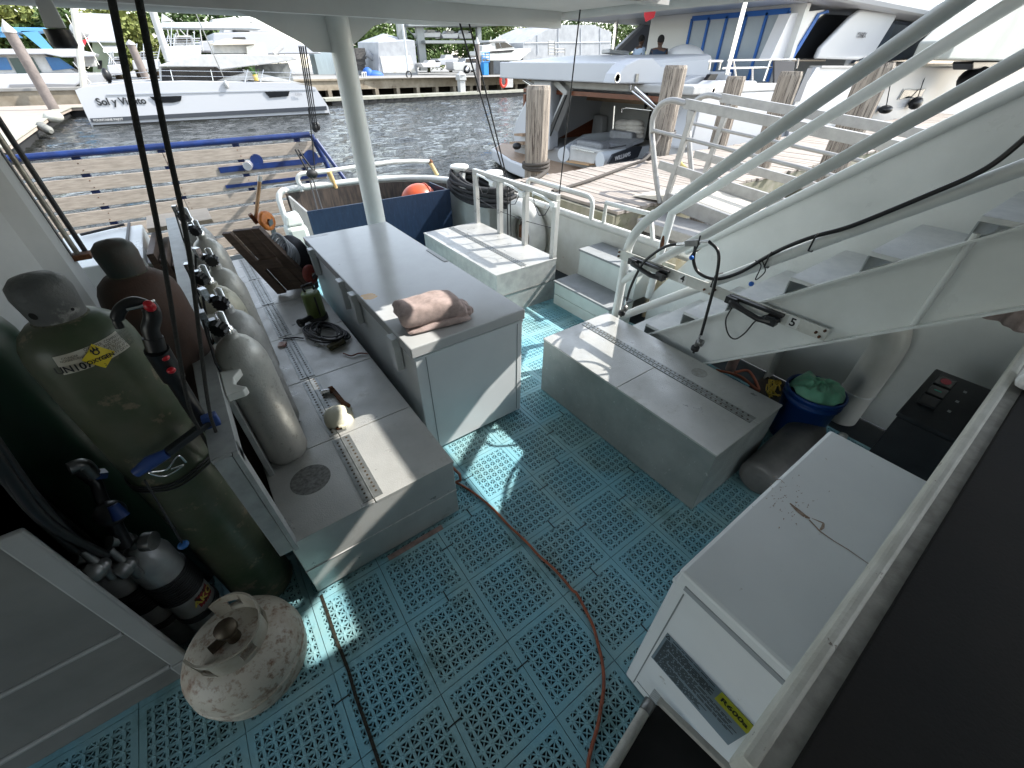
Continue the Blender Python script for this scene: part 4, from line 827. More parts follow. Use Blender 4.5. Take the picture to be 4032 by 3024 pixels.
# ================================================================ dark counter with white lip
t = thing('counter', 'dark rubber topped counter with a peeling white raised edge along the right', 'counter', (.3, -1.9, 1.1))
LIP = mat('peeling lip paint', (.62, .61, .55), (.50, .49, .43), .5, scale=12, c3=(.16, .12, .09), t3=.64, s3=22, w3=.02, bump=.6, bscale=60)
m = MB(); m.box(-.95, 3.0, -1.562, -1.540, 1.04, 1.106); m.build('lip', LIP, t, .007)
m = MB(); m.box(-.95, 3.0, -1.592, -1.5625, 1.06, 1.086); m.build('ledge', mat('mouldy ledge', (.44, .43, .39), (.30, .29, .26), .7, scale=22, bump=.5, bscale=60), t)
m = MB(); m.box(-.95, .56, -2.8, -1.5925, 1.05, 1.096); m.box(.5605, 3.0, -2.8, -1.598, 1.05, 1.090); m.build('rubber_top', mat('counter rubber', (.010, .010, .010), (.016, .014, .012), .9, scale=3, bump=.25, bscale=160), t, .003)
m = MB(); m.box(-.95, 3.0, -2.8, -1.60, .95, 1.049); m.build('frame', WHITE, t)
# basin below
t = thing('wash_bin', 'black lined bin with worn white pipe rims at the bottom edge of the picture', 'bin', (-.8, -1.6, .3))
def mq(x, y, z): return at(km(x, y), z=z)
zb = .55
A_, B_, C_ = mq(585, 490, zb), mq(190, 1120, zb), mq(640, 470, zb); D_ = mq(1290, 1120, zb)
m = MB(); m.tube([mq(560, 500, zb), mq(240, 1040, zb), mq(60, 1340, zb)], .013, 12); m.build('rim_pipe', mat('worn grey pipe', (.46, .45, .40), (.34, .33, .30), .5, scale=14, bump=.4), t)
MB().lathe([(.015, -.02), (.016, .01), (0, .014)], mq(560, 500, zb), 14, axis=(mq(560, 500, zb) - mq(240, 1040, zb))).build('pipe_cap', STEEL, t)
MB().bar(mq(645, 455, zb), mq(1340, 1130, zb), .016, .02).build('rim_bar', mat('worn grey pipe', (.5, .5, .5)), t, .003)
a, b_, c, d = mq(585, 490, zb - .02), mq(60, 1300, zb - .02), mq(1330, 1140, zb - .02), mq(660, 480, zb - .02)
MB().prism([d + V(.0, -.01, -.0), c, b_ + (c - d), b_, a], (0, 0, -.004)).build('liner_edge', mat('liner black', (.006, .006, .006), (.012, .012, .012), .8, scale=9), t)
m = MB(); m.prism([a + V(.01, -.01, -.30), b_ + V(0, 0, -.30), b_ + (c - d) + V(0, 0, -.3), c + V(0, 0, -.3), d + V(0, 0, -.3)], (0, 0, -.03)); m.build('liner', mat('liner black', (.006, .006, .006)), t)
# ================================================================ bucket with green bag
t = thing('bucket', 'blue plastic bucket behind the storage locker lined with a green bag', 'bucket', (1.26, -1.01, .0))
BKT = mat('bucket blue', (.006, .05, .22), (.005, .04, .17), .38, scale=6)
MB().lathe([(.125, .013), (.13, .02), (.145, .30), (.155, .302), (.155, .325), (.148, .327), (.150, .345), (.158, .347), (.158, .372), (.148, .374), (.145, .33), (.12, .03), (0, .028)], (1.255, -1.01, 0), 40).build('pail', BKT, t)
m = MB(); rr = random.Random(4); nr, na = 9, 44; vs = []
for i in range(nr + 1):
    for k in range(na):
        a = 2 * PI * k / na; r_ = .140 * i / nr; h_ = .385 + .045 * (1 - (i / nr) ** 2) + .018 * math.sin(3 * a + 2 * i / nr * 3) * (i / nr) + .012 * math.sin(7 * a + i) * (i / nr) + rr.uniform(-.013, .013) - (.03 if i == nr else 0); vs.append((1.255 + r_ * math.cos(a), -1.01 + r_ * math.sin(a), h_))
m.add(vs, [(i * na + k, i * na + (k + 1) % na, (i + 1) * na + (k + 1) % na, (i + 1) * na + k) for i in range(nr) for k in range(na)], True)
m.build('green_bag', mat('green bag film', (.20, .50, .33), (.15, .40, .26), .35, scale=9, bump=.6, bscale=25), t, sub=1)
# vent pipe
t = thing('vent_pipe', 'thick white vent pipe rising from the deck and bending under the stairs', 'pipe', (1.70, -1.15, 0))
MB().tube([(1.70, -1.13, .0), (1.70, -1.13, .24), (1.70, -1.13, .50)] + arc((1.70, -1.13, .52), (1.70, -1.13, .70), (1.70, -.98, .76), 8) + [(1.70, -.80, .80)], .088, 26).build('pipe', mat('pipe white', (.62, .61, .56), (.54, .53, .48), .4, scale=5, bump=.3, bscale=30), t)
MB().lathe([(.09, 0), (.094, .004), (.09, .008)], (1.70, -1.13, .23), 26).build('joint', WHITE, t)
t = thing('side_wall', 'white painted plate wall with a rib behind the bucket and the pipe', 'wall', (1.83, -1.3, 0))
m = MB(); m.prism([(1.815, .25, -.005), (1.815, .25, .62), (1.815, -.05, .80), (1.815, -1.4, 1.9), (1.815, -3.2, 1.9), (1.815, -3.2, -.005)], (.014, 0, 0)); m.build('plate', WHITE, t); m = MB(); m.box(1.77, 1.8145, -1.62, -1.60, 0, 1.9); m.box(1.75, 1.8145, -2.0, -1.98, 0, 1.9); m.box(1.65, 1.8145, -.62, -.61, 0, .50); m.build('rib', WHITE, t)
# lying steel cylinder behind the locker
t = thing('lying_cylinder', 'dull grey steel cylinder lying on its side between the locker and the freezer', 'cylinder', (.85, -1.1, .013))
MB().lathe([(.03, 0), (.07, .004), (.098, .012), (.103, .03), (.103, .60), (.085, .66), (.045, .70)], (.60, -1.10, .116), 34, axis=(1, .03, 0)).build('cylinder', mat('dull grey cylinder', (.15, .145, .14), (.22, .21, .20), .5, .3, scale=6, bump=.3, bscale=60), t)
t = thing('small_bottle', 'small pale bottle standing behind the near freezer', 'bottle', (.38, -1.17, 0)); q = at(k6(1070, 1310), y=-1.24)
m = MB(); m.lathe([(.035, 0), (.035, q.z - .10), (.02, q.z - .06), (.02, q.z - .03)], (q.x, q.y, .013), 16); m.build('body', mat('pale bottle', (.55, .52, .42), None, .5), t); MB().lathe([(.022, 0), (.022, .03), (0, .031)], (q.x, q.y, q.z - .017), 16).build('cap', LBL, t)
# black machine with three buttons
t = thing('control_box', 'black machine housing with three square buttons, one marked red', 'machine', (1.25, -1.6, 0))
MCH = mat('machine black', (.012, .014, .017), (.02, .022, .025), .5, scale=12, bump=.2)
MB().hexa([(1.02, -1.38, .0), (1.42, -1.38, 0), (1.42, -2.0, 0), (1.02, -2.0, 0)][::-1], [(1.07, -1.38, .535), (1.41, -1.38, .635), (1.41, -2.0, .635), (1.07, -2.0, .535)][::-1]).build('housing', MCH, t, .008)
ang = math.atan2(.10, .34); ex_ = V(math.cos(ang), 0, math.sin(ang)); ny = V(-math.sin(ang), 0, math.cos(ang))
MB().hexa([(1.06, -1.372, .54), (1.42, -1.372, .646), (1.42, -1.98, .646), (1.06, -1.98, .54)][::-1], [(1.06, -1.372, .565), (1.42, -1.372, .671), (1.42, -1.98, .671), (1.06, -1.98, .565)][::-1]).build('top_panel', MCH, t, .006)
for k, c_ in enumerate(('red', 'green', None)):
    o_ = V(1.34, -1.435, .565 + (1.34 - 1.06) * math.tan(ang)) - ex_ * (.078 * k); M_ = []
    a = o_ - ex_ * .035 + V(0, .035, 0); b_ = o_ + ex_ * .035 + V(0, .035, 0); c = b_ - V(0, .07, 0); d = a - V(0, .07, 0)
    bt = MB().prism([a, b_, c, d][::-1], ny * .016).build('button', mat('button black', (.02, .022, .024), None, .25), t, .005)
    if c_ == 'red': MB().lathe([(.02, 0), (.02, .001)], o_ + ny * .0165, 20, axis=ny, smooth=False).build('mark', mat('red mark', (.45, .02, .05), None, .4), bt)
    if c_ == 'green': MB().bar(o_ + ny * .017 - ex_ * .0 + V(0, -.014, 0), o_ + ny * .017 + V(0, .014, 0), .006, .001, up=ny).build('mark', mat('green mark', (.05, .4, .3), None, .4), bt)
    MB().prism([p + ny * .001 + V(0, -.085, 0) for p in (o_ - ex_ * .007, o_ + ex_ * .007, o_ + ex_ * .007 + V(0, .012, 0), o_ - ex_ * .007 + V(0, .012, 0))], ny * .0005).build('symbol', mat('symbol grey', (.3, .32, .32), None, .5), t)
# yellow rope and clutter under the stairs
m = MB(); rr = random.Random(8)
for k in range(5): m.tube(spl([at(k6(600 + rr.uniform(-15, 80), 960 + rr.uniform(-10, 110)), z=.05 + .02 * rr.random()) for i in range(6)]), .005, 6)
tag(m.build('yellow_rope', mat('yellow rope', (.45, .33, .03), (.3, .2, .02), .7, scale=50)), 'tangled thin yellow rope on the deck beside the bucket', 'rope')
t = thing('deck_pipe', 'short rusty pink pipe stub under the stair stringer', 'pipe', (1.3, -.7, 0)); q = at(k6(360, 890), z=.02); MB().tube([q, V(q.x, q.y, .45)], .035, 16).build('pipe', mat('pinkish primer', (.42, .30, .27), (.3, .2, .17), .6, scale=9), t)
tag(MB().tube(spl([at(k6(270, 890), z=.06), at(k6(420, 930), z=.05), at(k6(540, 1020), z=.04), at(k6(480, 900), z=.05), at(k6(390, 905), z=.05)]), .010, 8).build('orange_hose', mat('dull orange hose', (.35, .10, .05), None, .6)), 'dull orange hose lying under the staircase', 'hose')
tag(MB().box(.98, 1.7, -.9, -.60, -.005, .03).build('wood_board', mat('dark wet wood', (.05, .035, .02), (.02, .018, .014), .8, scale=9)), 'dark wet board lying under the staircase', 'board')
# towels
TW = mat('brown terry cloth', (.60, .47, .43), (.43, .33, .30), .95, scale=30, bump=2.2, bscale=420)
def towel_blob(name, par, c, L_, W_, H_, rz, seed, m_):
    r_ = random.Random(seed); m = MB(); nu, nv = 34, 16; vs = []
    ph = [r_.uniform(0, 6) for _ in range(6)]
    for i in range(nu + 1):
        u = -1 + 2 * i / nu
        for k in range(nv):
            a = 2 * PI * k / nv; e = (1 - abs(u) ** 5) ** .45 if abs(u) < 1 else 0
            x = u * L_; yy = W_ * math.copysign(abs(math.cos(a)) ** .55, math.cos(a)) * (.55 + .45 * e) ; zz = H_ * (math.copysign(abs(math.sin(a)) ** .6, math.sin(a)) * (.35 + .65 * e) + 1) / 1
            wob = .010 * math.sin(7 * u + ph[0]) + .007 * math.sin(15 * u + ph[1] + a); yy += wob * 1.2; zz += .006 * math.sin(9 * u + ph[2] + 2 * a) if math.sin(a) > 0 else 0
            vs.append((c[0] + x * math.cos(rz) - yy * math.sin(rz), c[1] + x * math.sin(rz) + yy * math.cos(rz), c[2] + zz * .5))
    m.add(vs, [(i * nv + k, (i + 1) * nv + k, (i + 1) * nv + (k + 1) % nv, i * nv + (k + 1) % nv) for i in range(nu) for k in range(nv)], True)
    m.add(vs[:nv], [tuple(range(nv))]); m.add(vs[-nv:], [tuple(range(nv))[::-1]])
    return m.build(name, m_, par, sub=1)
t = thing('towel', 'brown terry towel folded into a thick pad on the long freezer lid', 'towel', (-.38, .55, .785))
cT = at((1700, 1240), z=.82); rz_ = -.14
def slab(name, cx_, cy_, z0, L_, W_, H_, seed, curl=0, taper=0):
    r_ = random.Random(seed); m = MB(); nu, na = 30, 20; vs = []
    for i in range(nu + 1):
        u = -1 + 2 * i / nu; e = (1 - abs(u) ** 8) ** .5 if abs(u) < 1 else 0
        for k in range(na):
            a = 2 * PI * k / na; ca, sa = math.cos(a), math.sin(a)
            y = W_ * (1 - taper * max(0, u)) * math.copysign(abs(ca) ** .45, ca) * (.90 + .10 * e); z = H_ / 2 * math.copysign(abs(sa) ** .55, sa) * (.25 + .75 * e) + H_ / 2
            if sa > 0: z += .010 * math.sin(2.4 * u + 1) + curl * max(0, -u - .5) * .6 + .003 * math.sin(9 * u + 5 * ca + seed)
            x = u * L_ + .006 * math.sin(5 * ca + seed); x, y = x + cx_, y + cy_
            vs.append((cT.x + x * math.cos(rz_) - y * math.sin(rz_), cT.y + x * math.sin(rz_) + y * math.cos(rz_), z0 + z))
    m.add(vs, [(i * na + k, (i + 1) * na + k, (i + 1) * na + (k + 1) % na, i * na + (k + 1) % na) for i in range(nu) for k in range(na)], True); m.add(vs[:na], [tuple(range(na))]); m.add(vs[-na:], [tuple(range(na))[::-1]])
    return m.build(name, TW, t, sub=1)
slab('fold', .015, -.015, .785, .170, .092, .032, 1); slab('fold', -.01, .005, .807, .168, .096, .105, 2, curl=.08); slab('fold', .135, .0, .788, .045, .080, .070, 3); slab('fold', .165, .005, .788, .045, .068, .052, 4); slab('fold', .192, .01, .787, .032, .05, .040, 5)
t = thing('towel', 'greyish brown towel hanging rolled at the right edge above the counter', 'towel', (1.1, -1.3, 1.1))
cT = at(kt(1, 1), z=1)
q = at((3990, 1225), x=1.08); towel_blob('roll', t, (q.x, q.y, q.z - .05), .12, .06, .10, 1.2, 6, TW)
t = thing('camera_housing', 'white rounded gadget lying on the dark counter at the right edge', 'gadget', (.7, -1.75, 1.1)); q = at((4045, 1490), z=1.12)
MB().box(q.x - .05, q.x + .06, q.y - .10, q.y + .02, 1.0965, 1.15).build('body', mat('glossy white', (.75, .75, .75), None, .2), t, .02)

tag(MB().bar(at(kg(720, 1105), z=.02), at(kg(985, 985), z=.02), .10, .03).build('wood_plank', mat('orange brown plank', (.42, .22, .08), (.28, .14, .06), .7, scale=9, stretch=(1, 6, 1))), 'orange brown plank lying on the deck behind the stair foot', 'plank')
t = thing('rusty_bracket', 'rust streaked white plate with a bolted hinge behind the lower stair rail', 'bracket', (1.8, .5, 0))
RP = mat('rust streaked plate', (.55, .52, .42), (.46, .38, .24), .6, scale=4, c3=(.26, .11, .04), t3=.585, s3=7, w3=.06, stretch=(3, 3, .8), bump=.4)
a, b_ = at(kg(790, 700), x=1.78), at(kg(760, 1020), x=1.78); MB().box(1.775, 1.79, a.y - .45, a.y, -.005, .60).build('plate', RP, t, .003); MB().box(1.72, 1.774, a.y - .03, a.y, -.005, .60).build('flange', RP, t, .004)
p = at(kg(885, 645), x=1.5); MB().box(p.x - .01, p.x + .01, p.y - .06, p.y + .05, p.z - .03, p.z + .03).build('hinge_plate', mat('weathered plate', (.45, .42, .34), (.3, .27, .2), .5, .4, scale=20), t, .003)
# ================================================================ overhead deck
ZR = 2.20
t = thing('upper_deck', 'grey white underside of the upper deck with its stairwell opening', 'deck', (0, 0, ZR))
m = MB()
m.box(-5, .80, -1.38, .14, ZR, ZR + .10); m.box(-5, 1.72, .1401, 2.50, ZR, ZR + .10); m.box(1.10, 1.70, -1.38, .1399, ZR, ZR + .10); m.box(-5, 1.72, -2.6, -1.3801, ZR, ZR + .10); m.box(-5, .55, -6, -2.6001, ZR, ZR + .10)  # unseen rear right part left open so skylight brightens the near foreground
m.build('plating', GREYP, t)
m = MB(); m.tube([(-5, 2.54, 2.145), (.9, 2.54, 2.165)] + arc((1.0, 2.54, 2.168), (1.60, 2.52, 2.18), (1.68, 2.0, 2.20), 8) + [(1.70, .5, 2.2), (1.70, -2.6, 2.2)], .045, 14); m.build('edge_tube', GREYP, t)
m = MB(); m.tube([(1.835, 2.2, 2.30), (1.835, -2.6, 2.30)], .035, 10); m.build('outboard_tube', GREYP, t)
m = MB(); m.box(-5, 1.6, 1.85, 1.92, 2.10, 2.1995); m.box(-5, .75, .15, .21, 2.08, 2.1995); m.build('beam', GREYP, t)
m = MB(); m.bar((.52, 2.42, 2.19), (1.25, 2.40, 2.19), .06, .05); m.box(.62, .95, 2.25, 2.38, 2.15, 2.199); m.build('rusty_bracket', mat('rusty white bracket', (.5, .47, .42), (.25, .12, .06), .7, scale=9, mix=(.5, .6)), t)
tag(MB().box(-5, .55, -3.25, -3.2, -.01, 2.2).build('added_cabin_wall', mat('added wall grey', (.25, .25, .24), (.2, .2, .19), .7, scale=2)), 'unseen grey cabin wall added behind the viewer to darken the left foreground', 'wall')  # unseen wall, added and sized to keep the near left side dark
t = thing('pillar', 'round white pillar behind the long freezer carrying the upper deck', 'pillar', (.0, 2.46, 0))
MB().tube([(-.005, 2.47, 0), (-.005, 2.47, 2.2)], .083, 30).build('post', mat('pillar paint', (.66, .67, .64), (.60, .61, .58), .35, scale=4, bump=.1), t)
def g3(x, y): return at((x, y), y=2.52)
m = MB(); pts = [g3(760, -40), g3(900, 40), g3(1000, 75), g3(1180, 170), g3(1225, 205), g3(1335, 209), g3(1380, 180), g3(1460, 105), g3(1500, 92), g3(1640, 20), g3(1650, -60)]
m.prism([V(p.x, 2.462, p.z) for p in pts], (0, .012, 0)); m.build('gusset', GREYP, t)
t = thing('downlight', 'black round deck light hanging on a grey bracket at the top left', 'lamp', (-1.6, 1.9, 2.0))
def g4(x, y, Y=2.1): return at(k1(x, y), y=Y)
m = MB(); m.prism([g4(200, -60), g4(300, -60), g4(425, 180), g4(290, 180)], (0, .05, 0)); m.build('bracket', GREYP, t, .004)
c = g4(365, 190, 2.15); MB().lathe([(.055, 0), (.055, -.06), (.045, -.075), (0, -.075)], (c.x, c.y, c.z), 20).build('shade', BLKP, t)
# falls of rope
LN = mat('black line', (.012, .012, .012), None, .6)
t = thing('hoist_line', 'thin black wires running from the upper deck to the pulley above the stern platform', 'line', (-.2, 3.5, 1.6))
def rp(x, y, Y): return at(k1(x, y), y=Y)
YB = 4.9
blk = at(k1(2030, 820), y=YB)
m = MB()
for x in (1930, 1942, 1955, 1970): m.tube([rp(x, 300, 3.0), rp(2012 + (x - 1930) * .8, 800, YB)], .006, 6)
m.tube([at(k1(1990, 700), y=4.3), at(kd(760, 60), y=4.5), at(kd(795, 440), y=4.5)], .006, 6)
m.tube([at(kd(610, 205), y=4.55), at(kd(740, 430), y=4.5)], .010, 6); m.tube([at(kd(635, 205), y=4.55), at(kd(800, 430), y=4.5)], .010, 6)
m.build('wire', LN, t)
m = MB(); m.tube([at(kd(740, 470), y=4.4), at(kd(825, 800), y=3.4)], .008, 6); m.tube([at(kd(770, 470), y=4.4), at(kd(870, 790), y=3.4)], .008, 6); m.sph(at(kd(765, 430), y=4.5), (.07, .05, .05)); m.build('knot', LN, t)
m = MB(); m.sph(blk, (.04, .03, .06)); m.sph((blk.x + .04, blk.y, blk.z + .01), (.03, .03, .05)); m.build('pulley', BLKP, t)
t = thing('hoist_line', 'pair of thin black wires falling from the upper deck past the bollards', 'line', (.8, 2, 1.5))
m = MB()
def r2(x, y, Y): return at(k2(x, y), y=Y)
for (a, b_) in (((800, 60), (1088, 1110)), ((858, 60), (1100, 1110))):
    m.tube([r2(a[0], a[1], 2.45), r2(a[0] + 5, a[1] + 80, 2.45), r2(b_[0], b_[1], 2.62)], .0075, 8)
m.tube([r2(1100, 1160, 2.0), r2(1105, 1460, 2.05)], .006, 6); m.tube([r2(1118, 1160, 2.0), r2(1125, 1470, 2.05)], .006, 6)
m.build('wire', LN, t)
m = MB(); m.box(*[f for ax in zip((r2(830, 15, 2.42) - V(.09, .04, .03)), (r2(830, 15, 2.42) + V(.09, .04, .03))) for f in ax]); m.tube([r2(735, 15, 2.4), r2(900, 20, 2.4)], .015, 8); m.tube([r2(800, 30, 2.44), r2(803, 75, 2.44)], .014, 8); m.tube([r2(858, 30, 2.44), r2(860, 75, 2.44)], .014, 8); m.build('fitting', STEEL, t, .003)
m = MB(); m.tube(spl([r2(910, 20, 2.4), r2(1050, 70, 2.3), r2(1200, 65, 2.2), r2(1370, 0, 2.0), r2(1480, -60, 1.9)]), .012, 8); m.build('cable', LN, t)
m = MB(); m.tube([r2(1555, 60, 1.5), r2(1425, 1210, 1.75)], .0055, 6); tag(m.build('guy_wire', LN), 'single thin black wire dropping in front of the open yacht garage', 'wire')
# ================================================================ water
WZ = -.95
def water_mat():
    m = bpy.data.materials.new('harbour water'); m.use_nodes = True; nt = m.node_tree; P = nt.nodes['Principled BSDF']; L_ = nt.links.new
    P.inputs['Base Color'].default_value = (.012, .013, .010, 1); P.inputs['Roughness'].default_value = .03; P.inputs['IOR'].default_value = 1.33
    tc = nt.nodes.new('ShaderNodeTexCoord'); mp = nt.nodes.new('ShaderNodeMapping'); L_(tc.outputs['Object'], mp.inputs['Vector']); mp.inputs['Rotation'].default_value = (0, 0, .35); mp.inputs['Scale'].default_value = (.75, 1.9, 1)
    n1 = nt.nodes.new('ShaderNodeTexNoise'); n1.inputs['Scale'].default_value = 3.2; n1.inputs['Detail'].default_value = 4; n1.inputs['Distortion'].default_value = .6; L_(mp.outputs[0], n1.inputs['Vector'])
    n2 = nt.nodes.new('ShaderNodeTexNoise'); n2.inputs['Scale'].default_value = 11; n2.inputs['Detail'].default_value = 3; n2.inputs['Distortion'].default_value = .4; L_(mp.outputs[0], n2.inputs['Vector'])
    ma = nt.nodes.new('ShaderNodeMath'); ma.operation = 'MULTIPLY_ADD'; L_(n2.outputs['Fac'], ma.inputs[0]); ma.inputs[1].default_value = .22; L_(n1.outputs['Fac'], ma.inputs[2])
    b = nt.nodes.new('ShaderNodeBump'); b.inputs['Strength'].default_value = 1; b.inputs['Distance'].default_value = .12; L_(ma.outputs[0], b.inputs['Height']); L_(b.outputs[0], P.inputs['Normal']); return m
gx = np.arange(-14, 42, .17); gy = np.arange(5.6, 47.5, .17); X_, Y_ = np.meshgrid(gx, gy); Z_ = np.zeros_like(X_); rg = np.random.RandomState(5)
for k in range(46):
    lam = .55 * (5.5 ** (rg.rand() ** 1.1)); th = rg.normal(1.4, .48); kx, ky_ = 2 * PI / lam * math.cos(th), 2 * PI / lam * math.sin(th); ph = 6.28 * rg.rand(); Z_ += .0042 * lam ** .85 * np.sin(kx * X_ + ky_ * Y_ + ph + .9 * np.sin(.35 * X_ * rg.rand() + .3 * Y_ + ph))
nx, ny_ = len(gx), len(gy); wm = MB(); wm.v = np.stack([X_.ravel(), Y_.ravel(), WZ + .01 + Z_.ravel()], 1).tolist(); ii = (np.arange(ny_ - 1)[:, None] * nx + np.arange(nx - 1)[None, :]).ravel(); wm.f = np.stack([ii, ii + 1, ii + nx + 1, ii + nx], 1).tolist(); wm.sm = [True] * len(wm.f)
WATER = water_mat(); tag(wm.build('water', WATER, loc=(0, 0, WZ)), kind='structure')
tag(MB().add([(-400, -300, WZ - .16), (500, -300, WZ - .16), (500, 500, WZ - .16), (-400, 500, WZ - .16)], [(0, 1, 2, 3)]).build('outer_water', WATER, loc=(0, 0, WZ - .16)), kind='structure')
HW = mat('gelcoat white', (.45, .46, .48), None, .22, coat=.3); HW2 = mat('deck white', (.46, .46, .45), (.38, .38, .37), .5, scale=3)
GLS = mat('dark tinted glass', (.010, .011, .013), None, .08); LG = mat('light grey vinyl', (.22, .225, .235), (.17, .175, .18), .6, scale=8)
TEAK = mat('teak', (.36, .25, .17), (.28, .19, .12), .6, scale=5, stretch=(8, 1, 8))
CONC = mat('stained concrete', (.30, .26, .20), (.19, .155, .11), .85, scale=1.1, c3=(.12, .09, .06), t3=.58, s3=1.6, w3=.1, bump=.5, bscale=6)
YARD = mat('yard concrete', (.27, .265, .25), (.20, .195, .185), .9, scale=.4)
FDK = mat('floating dock edge', (.33, .325, .28), (.25, .25, .20), .8, scale=2, c3=(.22, .24, .15), t3=.6, s3=3)
# ================================================================ far quay and yard
t = thing('quay_wall', 'stained concrete quay wall with openings along its foot across the water', 'wall', (22, 46, WZ))
def qy(x): return 42.9 + (x - 13) * .135 + 2.4
m = MB(); xa, xb_ = 9., 42.
m.hexa([(xa, qy(xa), -.0), (xb_, qy(xb_), -.0), (xb_, qy(xb_) + .8, -.0), (xa, qy(xa) + .8, -.0)], [(xa, qy(xa), .82), (xb_, qy(xb_), .82), (xb_, qy(xb_) + .8, .82), (xa, qy(xa) + .8, .82)])
m.hexa([(xa, qy(xa) - .15, .70), (xb_, qy(xb_) - .15, .70), (xb_, qy(xb_) - .002, .70), (xa, qy(xa) - .002, .70)], [(xa, qy(xa) - .15, .80), (xb_, qy(xb_) - .15, .80), (xb_, qy(xb_) - .002, .80), (xa, qy(xa) - .002, .80)]); m.build('wall', CONC, t)
m = MB(); x = xa + .5
while x < xb_: m.box(x, x + .35, qy(x) - .02, qy(x) + .8, -1.0, -.001); x += 2.35
m.build('pier_legs', CONC, t)
m = MB().box(xa, xb_, 49.5, 50, -1.2, -.01); m.build('dark_back', mat('culvert dark', (.02, .015, .01), None, .9), t)
m = MB(); m.add([(xa, qy(xa) + .5, .81), (160, qy(xb_) + .5, .81), (160, 200, .81), (xa, 200, .81)], [(0, 1, 2, 3)]); tag(m.build('yard_ground', YARD, loc=(0, 0, 0)), kind='structure')
m = MB(); m.add([(-160, 49, .45), (xa - .01, 49, .45), (xa - .01, 200, .45), (-160, 200, .45)], [(0, 1, 2, 3)]); tag(m.build('shore_ground', YARD, loc=(0, 0, 0)), kind='structure')
t = thing('quay_wall', 'brown stained seawall at the left behind the wooden walkway', 'wall', (-30, 48, WZ)); MB().box(-60, 8.9, 47.9, 48.9, -1, .30).build('wall', CONC, t); MB().box(-60, 8.9, 47.8, 48.95, .301, .46).build('cap', YARD, t)
t = thing('floating_dock', 'long pale floating dock with black floats in front of the quay wall', 'dock', (22, 43, WZ))
def fd(x): return 42.0 + (x - 13.4) * .135
for nm, z0, z1, mt, o_ in (('deck', -.62, -.42, FDK, 0), ('floats', -1.1, -.621, mat('black floats', (.012, .012, .012), None, .7), .12)):
    m = MB()
    if nm == 'deck': m.hexa([(10.5, fd(10.5), z0), (40, fd(40), z0), (40, fd(40) + 1.9, z0), (10.5, fd(10.5) + 1.9, z0)], [(10.5, fd(10.5), z1), (40, fd(40), z1), (40, fd(40) + 1.9, z1), (10.5, fd(10.5) + 1.9, z1)])
    else:
        for i in range(34): x = 11 + i * .85; m.box(x + .03, x + .82, fd(x) + o_, fd(x) + 1.7, z0, z1)
    m.build(nm, mt, t)
t = thing('walkway', 'pale floating walkway turning the corner at the left of the harbour', 'dock', (-8, 35, WZ))
m = MB(); m.prism([(-6.1, 22, -.60), (-6.25, 34.4, -.60), (-5.9, 42, -.60), (10, 42.5, -.60), (10, 46, -.60), (-40, 46, -.60), (-40, 22, -.60)], (0, 0, .14)); m.build('deck', mat('walkway boards', (.36, .30, .25), (.29, .25, .21), .8, scale=2), t)
m = MB(); m.prism([(-6.05, 22, -.46), (-6.2, 34.4, -.455), (-5.85, 41.95, -.455), (10, 42.4, -.455), (10, 42.9, -.455), (-6.6, 42.6, -.455), (-6.95, 34.4, -.455), (-6.8, 22, -.455)], (0, 0, .03)); m.build('edge_beam', FDK, t)
m = MB(); m.prism([(-6.25, 22, -1.1), (-6.4, 34.4, -1.1), (-6.1, 42.2, -1.1), (10, 42.7, -1.1), (10, 43, -1.1), (-6.5, 42.8, -1.1), (-6.9, 22, -1.1)], (0, 0, .49)); m.build('floats', mat('black floats', (.012, .012, .012)), t)
t = thing('fender', 'dark scuffed fender hanging low off the corner of the walkway', 'fender', (-6, 31, -.9)); a = at(k1(250, 805), y=30.3); b_ = at(k1(330, 850), y=29.6); MB().tube([a, a * .8 + b_ * .2, b_ * .8 + a * .2, b_], [.08, .20, .20, .08], 12).build('fender', mat('dark fender', (.12, .12, .11), (.2, .2, .18), .7, scale=4), t)
t = thing('fender', 'pale round fender at the corner post of the walkway', 'fender', (-6, 34.5, -.9)); a = at(k1(345, 755), y=34.2); MB().sph(a, (.42, .32, .27)).build('fender', mat('pale fender', (.45, .45, .42), (.35, .35, .3), .7, scale=4), t)
def mast_pile(label, p0, p1, Y, r, capc):
    a, b_ = at(p0, y=Y), at(p1, y=Y); x = (a.x + b_.x) / 2
    t = thing('dock_pile', label, 'pile', (b_.x, Y, b_.z), 'harbour piles'); MB().tube([V(b_.x, Y, WZ - .5), V(b_.x, Y, a.z)], r, 14).build('post', mat('grey pile', (.20, .17, .155), (.14, .12, .11), .85, scale=3), t)
    MB().lathe([(r * 1.15, 0), (r * 1.1, .1), (0, .6 if capc else .3)], (b_.x, Y, a.z), 14).build('cap', HW2, t)
mast_pile('tall grey pile with a white pointed cap at the far left', k1(70, 210), k1(350, 705), 41, .28, 1)
mast_pile('shorter grey pile seen between the catamaran and the house', k1(860, 290), k1(930, 480), 46, .25, 0)
mast_pile('dark slim pile standing at the quay in front of the silver truck', k2(918, 275), k2(925, 545), 44.2, .22, 1)
